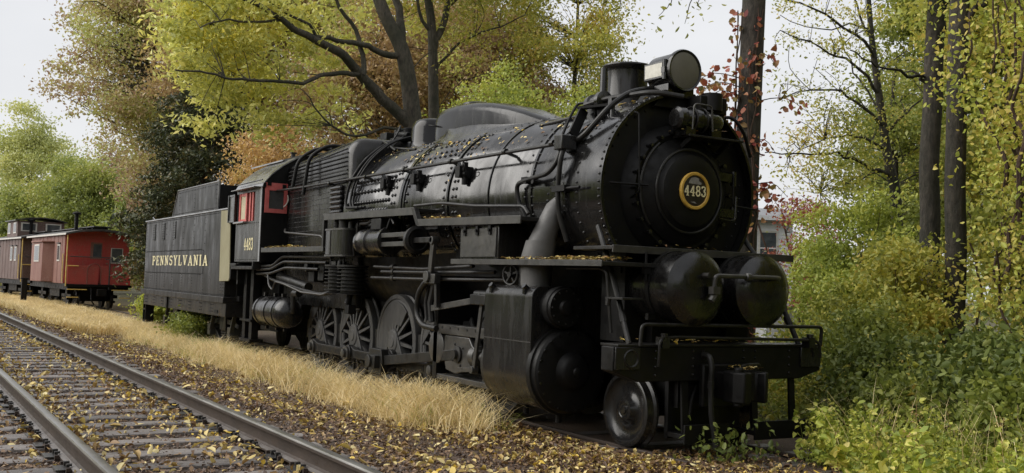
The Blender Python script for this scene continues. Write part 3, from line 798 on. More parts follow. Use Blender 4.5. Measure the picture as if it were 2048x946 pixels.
# railing pipe across the top of the smokebox, and conduit to the headlight
mb = MB(); mb.tube(fil([(-1.15, -0.72, 4.10), (-0.85, -0.66, 4.14), (-0.15, -0.42, 4.17), (0.02, -0.10, 4.12)], 0.2), 0.034, 10); P_('smokebox_pipe', mb, 'gear')
mb = MB(); mb.tube(fil([(-1.0, -1.02, 3.56), (-0.66, -1.06, 3.62), (-0.42, -0.86, 3.98), (-0.50, -0.52, 4.20), (-0.46, -0.20, 4.28)], 0.16, 8), 0.036, 10); P_('headlight_conduit', mb, 'gear')
mb = MB(); mb.box(-0.57, -0.50, -0.78, -0.70, 4.02, 4.10); mb.cyl((-0.53, -0.74, 3.84), (-0.53, -0.74, 4.06), 0.03); P_('conduit_clamp', mb, 'black')
# junction box on the rail end, small generator behind with exhaust
mb = MB(); mb.box(-0.98, -0.80, -1.28, -1.06, 3.46, 3.64); P_('junction_box', mb, 'jacket', None, 35, 0.012)
mb = MB(); mb.lathe((-1.20, -0.62, 4.13), (1, 0, 0), [(0, 0.05), (0.02, 0.10), (0.10, 0.11), (0.12, 0.085), (0.26, 0.085), (0.27, 0.125), (0.34, 0.125), (0.36, 0.05)], 20); mb.box(-1.1, -0.92, -0.72, -0.54, 3.90, 4.06); mb.cyl((-0.96, -0.58, 4.15), (-0.98, -0.56, 4.56), 0.045)
P_('dynamo', mb, 'black')
mb = MB(); mb.bar((-1.05, -0.80, 4.02), (-0.93, -1.04, 3.66), 0.13, 0.03, (1, 0, 0)); mb.bar((-0.95, -0.62, 4.05), (-0.66, -0.80, 3.88), 0.10, 0.03, (0, 0, 1)); mb.bar((-1.1, -0.85, 4.04), (-0.75, -0.62, 4.06), 0.10, 0.03)
P_('dynamo_bracket', mb, 'dull')
mb = MB(); mb.tube(fil([(-1.28, -0.62, 4.16), (-1.40, -0.66, 4.16), (-1.34, -0.82, 3.95), (-1.30, -0.95, 3.70)], 0.06), 0.018); P_('steam_line', mb, 'dull')
# grab rail and fittings on the smokebox top
mb = MB(); mb.tube([(-2.35, -0.62, 3.985), (-0.75, -0.66, 4.005)], 0.022); [mb.cyl((x_, -0.60, 3.92), (x_, -0.64, 4.0), 0.018, n=8) for x_ in (-2.3, -1.8, -1.3)]; P_('top_grab_rail', mb, 'gear')
mb = MB(); mb.tube([(-2.35, 0.62, 3.985), (-0.75, 0.66, 4.005)], 0.022); P_('top_grab_rail', mb, 'gear')

# the long streamlined dome: lofted sections (x, half width, base z, top z)
def dome_ring(x, hw, z0, z1, r=0.15):
    """upright walls, rounded shoulders, slightly crowned top"""
    r = min(r, hw * 0.9, (z1 - z0) * 0.8)
    out = [(x, -hw, z0), (x, -hw, z0 + (z1 - r - z0) * 0.5)]
    for i in range(7):
        a = PI - (PI / 2) * i / 6
        out.append((x, -(hw - r) + r * math.cos(a), z1 - 0.015 - r + r * math.sin(a)))
    out.append((x, 0, z1))
    return out + [(x, -p[1], p[2]) for p in out[-2::-1]]
secs = [(-6.10, 0.30, 4.02, 4.50), (-6.095, 0.345, 4.02, 4.58), (-6.07, 0.375, 4.02, 4.635), (-6.0, 0.395, 4.02, 4.685), (-5.86, 0.405, 4.0, 4.712), (-5.6, 0.415, 4.0, 4.725), (-5.2, 0.42, 3.98, 4.718), (-4.7, 0.415, 3.98, 4.68), (-4.2, 0.405, 3.98, 4.605), (-3.7, 0.385, 3.98, 4.49), (-3.3, 0.36, 3.97, 4.37), (-3.0, 0.32, 3.97, 4.265), (-2.75, 0.26, 3.96, 4.18), (-2.6, 0.18, 3.96, 4.13), (-2.52, 0.08, 3.96, 4.10)]
dm = MB(); dm.loft([dome_ring(*s_) for s_ in secs], closed=False)
big = P_('steam_dome', dm, 'dome', None, 40)
# flared skirt: ring following the boiler
sk = MB(); rings = []
pl_ = []
for i in range(48):
    a = 2*PI*i/48; ex = 1.80 if math.cos(a) > 0 else 1.75
    cx = -4.37 + ex * math.copysign(abs(math.cos(a)) ** 0.75, math.cos(a)); cy = 0.46 * math.copysign(abs(math.sin(a)) ** 0.6, math.sin(a))
    pl_.append((cx, cy))
def on_boiler(y, r): return BZ + math.sqrt(max(r*r - y*y, 0.01))
for grow, dz in ((0.14, -0.005), (0.135, 0.03), (0.07, 0.06), (0.02, 0.12), (-0.01, 0.20)):
    rr = []
    for cx, cy in pl_:
        gx = cx + math.copysign(grow, cx + 4.37) * min(1, abs(cx + 4.37) / 1.6); gy = cy + math.copysign(grow * min(1, abs(cy) / 0.3), cy)
        rb = 1.2 if gx < -5.4 else (1.185 if gx < -3.95 else 1.176)
        lift = 0.20 if gx < -4.6 else 0.20 * max(0.04, (-2.7 - gx) / 1.9)
        rr.append((gx, gy, on_boiler(gy, rb) + min(dz, max(0.004, lift * (0.15 + dz / 0.24)))))
    rings.append(rr)
sk.loft(rings, caps=False); P_('dome_skirt', sk, 'black', big, 60)
rv = MB()
for cx, cy in pl_:
    gx = cx + math.copysign(0.10, cx + 4.37) * min(1, abs(cx + 4.37) / 1.6); gy = cy + math.copysign(0.10 * min(1, abs(cy) / 0.3), cy)
    rv.dome((gx, gy, on_boiler(gy, 1.2 if gx < -5.4 else 1.185) + 0.018), (0, gy * 0.6, 1), 0.02)
stuffpart(P_('bolts', rv, 'black', big, 50))
mb = MB(); mb.torus((-6.02, -0.34, 4.42), (0.2, 0, 1), 0.16, 0.012, 24, 6); P_('dome_grab', mb, 'dull', big)
mb = MB(); mb.lathe((-5.3, 0, 4.69), (0, 0, 1), [(0, 0.25), (0.05, 0.25), (0.07, 0.2)], 24); P_('sand_hatch', mb, 'black', big)
# small dome behind with whistle gear
sd_ = MB(); sd_.lathe((-7.02, 0.05, 4.10), (0, 0, 1), [(0, 0.52), (0.08, 0.42), (0.16, 0.39), (0.42, 0.38), (0.53, 0.34), (0.58, 0.26), (0.61, 0.10)], 36, False, True)
P_('safety_dome', sd_, 'dome', None, 50)
mb = MB()
mb.box(-8.75, -8.45, -0.22, 0.10, 4.40, 4.60); mb.cyl((-8.2, -0.1, 4.3), (-8.2, -0.1, 4.62), 0.07); mb.cyl((-7.95, -0.16, 4.3), (-7.95, -0.16, 4.60), 0.06); mb.box(-8.3, -7.55, -0.22, -0.06, 4.36, 4.46); mb.cyl((-7.7, -0.12, 4.4), (-7.7, -0.12, 4.60), 0.09); mb.cyl((-7.5, -0.2, 4.45), (-8.0, -0.2, 4.52), 0.05)
P_('steam_turret', mb, 'dull', None, 35, 0.01)
mb = MB(); mb.tube(fil([(-7.6, -0.25, 4.42), (-7.5, -0.55, 4.18), (-6.6, -0.62, 4.06), (-6.2, -0.66, 4.02)], 0.1), 0.022); mb.tube(fil([(-7.9, -0.20, 4.5), (-7.7, -0.28, 4.64), (-7.62, -0.35, 4.5), (-7.6, -0.55, 4.18)], 0.05), 0.016)
mb.tube(fil([(-8.6, -0.3, 4.5), (-8.2, -0.5, 4.42), (-7.5, -0.62, 4.25), (-6.9, -0.72, 4.06)], 0.1), 0.018)
P_('whistle_pipe', mb, 'gear')

# Belpaire firebox
def bel_ring(x, ins, top, half=1.17):
    r_ = 0.30; hw = half - ins; tz = top - ins; pts = [(x, -0.92, 1.25), (x, -0.95 , 1.9), (x, -hw * 0.985, 2.6), (x, -hw, 3.1)]
    for i in range(8):
        a = PI - (PI/2) * i / 7
        pts.append((x, -(hw - r_) + r_ * math.cos(a), tz - r_ + r_ * math.sin(a)))
    pts.append((x, 0, tz + 0.03))
    return pts + [(x, -p[1], p[2]) for p in pts[-2::-1]]
bl = MB()
bl.loft([bel_ring(-11.9, 0, 4.24, 0.98), bel_ring(-8.0, 0, 4.365), bel_ring(-7.86, 0.012, 4.365), bel_ring(-7.78, 0.05, 4.365), bel_ring(-7.74, 0.11, 4.365), bel_ring(-7.735, 0.3, 4.365)])
fb_ = P_('firebox', bl, 'jacket', None, 50)
sbm = MB()
def half_at(x): return min(1.17, 0.98 + 0.19 * (x + 11.9) / 3.9)
def side_y(z, x):
    h = half_at(x)
    return h if z > 3.1 else (0.95 + (h * 0.985 - 0.95) * min(1, max(0, (z - 1.9) / 0.7)) if z < 2.6 else h * (0.985 + 0.015 * (z - 2.6) / 0.5))
for i in range(38):
    x_ = -11.7 + i * 0.1
    for j in range(11):
        z_ = 2.42 + j * 0.1
        sbm.dome((x_, -side_y(z_, x_), z_), (0, -1, 0.0), 0.013, 0.012, 5)
for j, z_ in enumerate((3.62, 3.70, 3.84, 3.92, 4.0)):
    for i in range(52):
        sbm.dome((-11.7 + i * 0.073, -half_at(-11.7 + i * 0.073) - 0.001, z_), (0, -1, 0), 0.019, 0.03, 6)
for i in range(50):
    for j, an_ in enumerate((20, 40)):
        sbm.dome((-11.7 + i * 0.075, -(half_at(-11.7 + i * 0.075) - 0.30) - 0.30 * math.cos(R(an_)), 4.05 - (0.125 * (1 - i / 50)) + 0.30 * math.sin(R(an_))), (0, -math.cos(R(an_)), math.sin(R(an_))), 0.019, 0.03, 6)
stuffpart(P_('staybolts', sbm, 'black', fb_, 50))
for z_ in (3.56, 3.77, 4.08):
    mb = MB(); mb.bar((-11.7, -half_at(-11.7), z_), (-7.95, -half_at(-7.95), z_), 0.03, 0.024); P_('seam_strip', mb, 'dull', fb_)
# ribbed stack of long caps at the firebox corner
for j in range(7):
    z_ = 2.93 + j * 0.088
    mb = MB(); mb.lathe((-8.62, -1.20, z_), (1, 0, 0), [(0, 0.02), (0.02, 0.042), (0.30, 0.05), (0.52, 0.042), (0.54, 0.02)], 10); P_('throat_rib', mb, 'jacket', fb_)
# pipes curling over the Belpaire shoulder
for dx, dy, rr in ((0.0, 0.0, 0.026), (0.16, 0.02, 0.022), (0.28, 0.02, 0.018)):
    mb = MB(); mb.tube(fil([(-7.6 + dx, -0.2, 4.40), (-7.55 + dx, -0.62, 4.26), (-7.58 + dx, -1.02 + dy, 3.92), (-7.66 + dx, -1.24 + dy, 3.5), (-7.70 + dx, -1.28 + dy, 3.15), (-7.6 + dx, -1.30 + dy, 3.05), (-7.0 + dx, -1.32, 3.03)], 0.25, 8), rr, 8); P_('shoulder_pipe', mb, 'dull')
for x_, z1 in ((-10.6, 3.62), (-9.95, 3.42)):
    mb = MB(); mb.tube(fil([(x_ + 0.25, -0.55, 4.40), (x_ + 0.18, -0.86, 4.42), (x_ + 0.03, -1.20, 4.18), (x_ - 0.05, -1.26, z1)], 0.2, 8), 0.036, 10); mb.box(x_ + 0.2, x_ + 0.36, -0.62, -0.45, 4.30, 4.46); P_('washout_pipe', mb, 'dull')

# handrail along the boiler
HY = -1.25
hr = MB(); hr.tube([(-11.7, HY, 3.60), (-10.0, HY, 3.575), (-0.85, HY, 3.535)], 0.024, 10)
rail_o = P_('boiler_handrail', hr, 'gear')
for x_ in (-8.6, -6.9, -5.35, -3.75, -2.2, -1.05):
    mb = MB(); mb.bar((x_, -1.06, 3.50), (x_, HY, 3.55), 0.035, 0.035); mb.cyl((x_ - 0.035, HY, 3.555), (x_ + 0.035, HY, 3.555), 0.04, n=12); P_('handrail_stanchion', mb, 'black', rail_o)
for x_ in (-6.1, -4.95, -3.45):
    mb = MB(); mb.box(x_ - 0.07, x_ + 0.07, -1.30, -1.08, 3.30, 3.46); mb.cyl((x_ + 0.05, -1.2, 3.2), (x_ + 0.05, -1.2, 3.52), 0.045, n=12); mb.bar((x_, -1.24, 3.42), (x_ - 0.22, -1.18, 3.56), 0.06, 0.04); mb.cyl((x_ - 0.12, -1.22, 3.35), (x_ + 0.14, -1.22, 3.35), 0.04, n=10); mb.torus((x_ + 0.12, -1.26, 3.44), (0.3, 1, 0), 0.05, 0.012, 14, 5)
    P_('check_valve', mb, 'dull', None, 35, 0.006)
mb = MB(); mb.tube([(-11.7, 1.25, 3.60), (-0.85, 1.25, 3.535)], 0.024, 10); P_('boiler_handrail', mb, 'gear')
# pipes on the smokebox side
mb = MB(); mb.tube(fil([(-0.92, -1.20, 3.50), (-0.95, -1.25, 3.30), (-1.10, -1.28, 3.18), (-1.62, -1.26, 3.14), (-1.86, -1.26, 3.10), (-1.85, -1.24, 2.90), (-1.70, -1.18, 2.62)], 0.14, 7), 0.03, 10); P_('sand_pipe', mb, 'gear')
mb = MB(); mb.box(-1.72, -1.60, -1.28, -1.15, 3.10, 3.18); mb.cyl((-1.4, -1.22, 3.09), (-1.4, -1.31, 3.10), 0.03, n=8); P_('pipe_clamp', mb, 'dull')
mb = MB(); mb.tube(fil([(-0.86, -1.20, 3.50), (-0.86, -1.25, 3.36), (-0.92, -1.24, 3.0), (-0.92, -1.22, 2.70), (-0.86, -1.12, 2.35)], 0.12, 7), 0.032, 10); P_('sand_pipe', mb, 'gear')
mb = MB(); mb.tube([(-0.95, -1.25, 2.98), (-0.45, -1.24, 2.98)], 0.018); mb.box(-1.0, -0.72, -1.28, -1.20, 2.95, 3.02); P_('pipe_clamp', mb, 'dull')
# grey steam pipe to the cylinder, with flange rings
sp = MB()
def ell(c, d, ax, az, k=28):
    """ring around centre c in plane spanned by x and the outward slope"""
    return [(c[0] + ax * math.cos(2*PI*i/k), c[1] + d[0] * az * math.sin(2*PI*i/k), c[2] + d[1] * az * math.sin(2*PI*i/k)) for i in range(k)]
sp.loft([ell((-1.08, -1.06, 2.86), (0.7, -0.7), 0.10, 0.10), ell((-1.10, -1.15, 2.76), (0.85, -0.5), 0.125, 0.12), ell((-1.19, -1.20, 2.52), (0.95, -0.2), 0.16, 0.15), ell((-1.26, -1.24, 2.33), (1, 0), 0.185, 0.17)], caps=True)
sp.loft([ell((-1.255, -1.24, 2.36), (1, 0), 0.20, 0.185), ell((-1.31, -1.26, 2.12), (1, 0), 0.225, 0.20), ell((-1.32, -1.26, 1.76), (1, 0), 0.21, 0.19)], caps=True)
spo = P_('steam_pipe', sp, 'pipe_grey', None, 40)
mb = MB()
for i in range(14):
    a = 2*PI*i/14; mb.dome((-1.06 + 0.20*math.cos(a), -1.165, 2.86 + 0.20*math.sin(a)), (0, -1, 0.1), 0.02)
mb.lathe((-1.06, -1.10, 2.87), (0, -1, -0.1), [(0, 0.24), (0.05, 0.24), (0.06, 0.17)], 28)
P_('pipe_flange', mb, 'black', spo)
mb = MB(); mb.torus((-1.02, -1.155, 3.08), (0, 1, -0.1), 0.12, 0.014, 24, 6); P_('washout_ring', mb, 'black', boiler)

# running boards
def board(x0, x1, z0, z1, y0=-1.06, y1=-1.56, t=0.05, lip=0.03, name='running_board'):
    mb = MB(); mb.loft([[(x0, y0, z0 - t), (x0, y1, z0 - t), (x0, y1, z0), (x0, y0, z0)], [(x1, y0, z1 - t), (x1, y1, z1 - t), (x1, y1, z1), (x1, y0, z1)]])
    o = P_(name, mb, 'gear', None, 35, 0.004)
    eb = MB(); eb.loft([[(x0, y1 - 0.014, z0 - t - lip), (x0, y1 + 0.006, z0 - t - lip), (x0, y1 + 0.006, z0 + 0.012), (x0, y1 - 0.014, z0 + 0.012)], [(x1, y1 - 0.014, z1 - t - lip), (x1, y1 + 0.006, z1 - t - lip), (x1, y1 + 0.006, z1 + 0.012), (x1, y1 - 0.014, z1 + 0.012)]])
    P_('edge_angle', eb, 'iron', o, 35, 0.003)
    return o
board(-11.55, -7.95, 2.37, 2.355)
mb = MB(); mb.box(-8.03, -7.95, -1.575, -1.50, 2.36, 2.92); P_('board_post', mb, 'gear', None, 35, 0.004)
board(-8.03, -4.28, 2.93, 2.88, lip=0.05)
mb = MB(); mb.prism([(-4.36, 2.89), (-4.26, 2.89), (-4.06, 2.62), (-4.16, 2.62)], 'Y', -1.575, -1.50); P_('board_post', mb, 'gear', None, 35, 0.004)
board(-4.12, -1.22, 2.70, 2.645, lip=0.04)
board(-3.02, 0.50, 2.115, 2.095, y0=-0.75, t=0.045, lip=0.012)
for s_ in (1,):
    mb = MB(); mb.box(-11.5, -0.8, 1.06, 1.5, 2.30, 2.36); P_('far_running_board', mb, 'gear')
# thin pipe handrail on the middle boards
mb = MB(); mb.tube(fil([(-4.35, -1.52, 2.92), (-3.6, -1.45, 2.93), (-2.6, -1.45, 2.84), (-1.35, -1.45, 2.78), (-1.22, -1.46, 2.68)], 0.15), 0.022); P_('board_pipe', mb, 'gear')
# tool box below the middle board
tb = MB(); tb.box(-2.90, -1.86, -1.50, -1.02, 2.12, 2.56); tbx = P_('tool_box', tb, 'jacket', None, 35, 0.012)
mb = MB(); mb.box(-2.86, -1.90, -1.518, -1.495, 2.15, 2.53); P_('tool_box_door', mb, 'iron', tbx, 35, 0.008)
for x_ in (-2.72, -2.38, -2.04):
    mb = MB(); mb.box(x_ - 0.03, x_ + 0.03, -1.54, -1.51, 2.44, 2.56); mb.cyl((x_, -1.53, 2.5), (x_, -1.56, 2.5), 0.02, n=8); P_('hasp', mb, 'dull', tbx)
mb = MB(); mb.box(-4.0, -1.86, -0.98, -0.9, 1.9, 2.7); P_('side_apron', mb, 'dull')

# cylinders: outer jacket U section, heads, valve chest
def cylinder(s):
    yc = 1.14 * s
    nm = 'cylinder'
    cy_ = MB()
    poly = []
    top = 1.78; ro = 0.50; side = 1.63
    # outline in (y, z): over the valve, down the outer side, round the barrel, back inside
    poly += [(0.60*s, 0.36), (0.60*s, 1.80)]
    for i in range(7):
        a = PI/2 - (PI/2) * i / 6
        poly.append((s * (side - 0.14 + 0.14 * math.cos(a)), 1.66 + 0.14 * math.sin(a)))
    poly.append((s * side, 1.135)); 
    for i in range(13):
        a = R(8) - R(98) * i / 12
        poly.append((s * (1.135 + ro * math.cos(a)), 0.80 + ro * math.sin(a)))
    cy_.prism(poly, 'X', -1.93, -0.80)
    c = P_(nm, cy_, 'jacket', None, 40, 0.008)
    mb = MB(); mb.box(-1.93, -0.80, s * 1.622, s * 1.6345, 1.128, 1.14); P_('jacket_seam', mb, 'iron', c)
    hd = MB(); hd.lathe((0, 1.135*s, 0.80), (1, 0, 0), [(-0.82, 0.535), (-0.74, 0.535), (-0.735, 0.51), (-0.67, 0.50), (-0.645, 0.475), (-0.635, 0.43), (-0.625, 0.24), (-0.60, 0.21), (-0.56, 0.19), (-0.54, 0.16), (-0.53, 0.06), (-0.51, 0.05), (-0.50, 0.02)], 48, False, True)
    P_('cylinder_head', hd, 'dull', c, 30)
    rv = MB()
    for i in range(22):
        a = 2*PI*i/22; rv.lathe((-0.70, 1.135*s + 0.462*math.cos(a), 0.80 + 0.462*math.sin(a)), (1, 0, 0), [(0, 0.016), (0.075, 0.016)], 6)
    stuffpart(P_('head_bolts', rv, 'black', c))
    vh = MB(); vh.lathe((0, 1.29*s, 1.555), (1, 0, 0), [(-0.86, 0.235), (-0.72, 0.235), (-0.715, 0.25), (-0.62, 0.25), (-0.61, 0.235), (-0.575, 0.225), (-0.57, 0.10), (-0.54, 0.08), (-0.53, 0.03)], 36, False, True)
    P_('valve_head', vh, 'dull', c, 30)
    rv = MB()
    for i in range(12):
        a = 2*PI*i/12; rv.dome((-0.577, 1.29*s + 0.195*math.cos(a), 1.555 + 0.195*math.sin(a)), (1, 0, 0), 0.017)
    stuffpart(P_('valve_bolts', rv, 'gear', c))
    rh = MB(); rh.lathe((0, 1.135*s, 0.80), (-1, 0, 0), [(1.92, 0.50), (1.98, 0.50), (2.0, 0.46), (2.03, 0.40), (2.05, 0.14), (2.18, 0.12)], 40, False, True)
    rh.lathe((0, 1.29*s, 1.555), (-1, 0, 0), [(1.92, 0.24), (2.05, 0.24), (2.07, 0.14), (2.25, 0.11), (2.26, 0.05), (2.6, 0.035)], 28, False, True)
    P_('rear_head', rh, 'gear', c, 40)
    for x_ in (-1.78, -0.98):
        mb = MB(); mb.cyl((x_, s*1.56, 1.74), (x_, s*1.64, 1.80), 0.035, n=10); mb.box(x_ - 0.025, x_ + 0.025, s*1.58, s*1.64, 1.70, 1.76); P_('jacket_bolt', mb, 'black', c)
    mb = MB(); mb.cyl((-0.95, 1.1*s, 0.34), (-0.95, 1.1*s, 0.16), 0.04, n=10); mb.cyl((-1.7, 1.1*s, 0.34), (-1.7, 1.1*s, 0.18), 0.04, n=10); P_('drain_cock', mb, 'dull', c)
    return c
cylinder(-1); cylinder(1)
# saddle between
mb = MB(); mb.prism([(-0.62, 0.4), (0.62, 0.4), (0.62, 1.8), (0.9, 2.25), (-0.9, 2.25), (-0.62, 1.8)], 'X', -1.95, -0.55); P_('cylinder_saddle', mb, 'dull')
# handwheel standing on the cylinder with its stem
hw = MB(); hw.torus((-1.60, -1.46, 1.93), (0.25, -1, 0), 0.125, 0.016, 30, 8); hw.lathe((-1.60, -1.46, 1.93), (0.25, -1, 0), [(-0.03, 0.035), (0.03, 0.035)], 12)
for i in range(5):
    a = 2*PI*i/5 + 0.3; e = Vector((1, 0.25, 0)).normalized(); q = Vector((-1.60, -1.46, 1.93)) + (e * math.cos(a) + Vector((0, 0, 1)) * math.sin(a)) * 0.125; hw.bar((-1.60, -1.46, 1.93), q, 0.022, 0.012, (0.25, -1, 0))
hw.cyl((-1.60, -1.46, 1.93), (-1.55, -1.2, 1.93), 0.02, n=8); hw.cyl((-1.5, -1.34, 1.78), (-1.5, -1.34, 2.08), 0.05, n=12); hw.cyl((-1.38, -1.42, 1.78), (-1.38, -1.42, 2.08), 0.03, n=10)
P_('handwheel', hw, 'gear')

# driving wheels
DX = (-2.896, -4.623, -6.350, -8.077, -9.804)
PINX, PINZ = 0.27, -0.30
WY = 0.83
def wheel_parts(cw):
    """meshes of one driver round the origin, outer face towards -Y"""
    d = {}
    ty = MB(); ty.lathe((0, 0, 0), (0, -1, 0), [(-0.155, 0.70), (-0.155, 0.822), (-0.125, 0.822), (-0.105, 0.79), (-0.02, 0.7875), (0.0, 0.78), (0.003, 0.715), (-0.02, 0.70)], 64, False, False)
    ty.f += [tuple((a + 7*64 if False else a) for a in f_) for f_ in []]
    d['tyre'] = ty
    rm = MB(); rm.lathe((0, 0, 0), (0, -1, 0), [(-0.14, 0.70), (-0.012, 0.70), (-0.008, 0.69), (-0.008, 0.645), (-0.03, 0.625), (-0.13, 0.625)], 64, False, False); d['wheel_rim'] = rm
    hb = MB(); hb.lathe((0, 0, 0), (0, -1, 0), [(-0.2, 0.19), (0.05, 0.20), (0.07, 0.185), (0.075, 0.10), (0.085, 0.10), (0.085, 0.04)], 32, False, True)
    pv = Vector((PINX, 0, PINZ)).normalized()
    a_ = Vector((-pv.z, 0, pv.x))
    bos = []
    for i in range(24):
        t_ = 2*PI*i/24
        if math.cos(t_) > 0: q = pv * (0.404 + 0.15*math.cos(t_)) + a_ * 0.15*math.sin(t_)
        else: q = pv * (0.20*math.cos(t_)) + a_ * 0.21*math.sin(t_)
        bos.append((q.x, q.z))
    hb.prism(bos, 'Y', -0.055, 0.12); d['hub'] = hb
    cwp = MB(); pts = []
    ang = math.atan2(-PINZ, -PINX)
    half = cw
    for i in range(25):
        t_ = ang - half + 2*half*i/24; pts.append((0.665*math.cos(t_), 0.665*math.sin(t_)))
    if cw > 1.2:      # main driver: crescent with a stepped inner edge
        for i in range(9):
            t_ = ang + half - 2*half*i/8; rr = 0.16 + 0.18 * abs(i - 4) / 4; pts.append((rr*math.cos(t_), rr*math.sin(t_)))
    cwp.prism(pts, 'Y', -0.02, 0.10); d['counterweight'] = cwp
    spk = MB(); spk.loft([[(0.15, 0.03, -0.030), (0.15, -0.03, -0.030), (0.15, -0.03, 0.030), (0.15, 0.03, 0.030)], [(0.66, 0.04, -0.018), (0.66, 0.0, -0.018), (0.66, 0.0, 0.018), (0.66, 0.04, 0.018)]])
    d['spoke'] = spk
    return d
def place_wheel(x, side, cw, cache={}):
    if cw not in cache:
        me = {}
        for k, mb in wheel_parts(cw).items():
            o = mb.build('tmp', 'wheel', None, 35, 0.006 if k in ('counterweight', 'hub') else 0)
            me[k] = o
        cache[cw] = me
    src = cache[cw]
    hubo = src['hub'].copy(); COL.objects.link(hubo); hubo.name = 'driving_wheel'; hubo.parent = LO
    hubo.location = Vector((x, side * WY, 0.7875)) - LO.location
    if side > 0: hubo.scale = (1, -1, 1)
    for k in ('tyre', 'wheel_rim', 'counterweight'):
        o = src[k].copy(); COL.objects.link(o); o.name = k; o.parent = hubo
    for i in range(16):
        o = src['spoke'].copy(); COL.objects.link(o); o.name = 'spoke'; o.parent = hubo; o.rotation_euler = (0, 2*PI*i/16 + 0.1, 0)
    return hubo
for i, x_ in enumerate(DX):
    for s_ in (-1, 1): place_wheel(x_, s_, 1.45 if i == 2 else 0.82)
for me in list(bpy.data.objects):
    if me.name.startswith('tmp'): bpy.data.objects.remove(me)
mb = MB()
for x_ in DX: mb.cyl((x_, -0.7, 0.7875), (x_, 0.7, 0.7875), 0.12)
P_('axles', mb, 'dull')
# frame, ash pan, brake rigging: keeps daylight out as on the real engine
mb = MB(); mb.box(-10.9, 0.2, -0.62, -0.50, 0.45, 1.45); mb.box(-10.9, 0.2, 0.50, 0.62, 0.45, 1.45); mb.box(-10.6, -0.6, -0.45, 0.45, 0.9, 2.1); P_('main_frame', mb, 'dull')
mb = MB(); mb.prism([(-0.95, 2.4), (0.95, 2.4), (0.85, 1.75), (0.6, 1.4), (-0.6, 1.4), (-0.85, 1.75)], 'X', -11.9, -2.2); P_('ash_pan', mb, 'dull')
for i, x_ in enumerate(DX):
    mb = MB(); mb.torus((x_ + 0.08, -0.62, 0.83), (0, 1, 0), 0.88, 0.03, 16, 6, R(-60), R(10)); P_('sand_guard', mb, 'gear')
    mb = MB(); mb.bar((x_ - 0.86, -0.72, 1.15), (x_ - 0.87, -0.72, 0.45), 0.07, 0.10, (1, 0, 0)); mb.box(x_ - 0.92, x_ - 0.80, -0.80, -0.62, 0.6, 0.95); P_('brake_shoe', mb, 'gear')

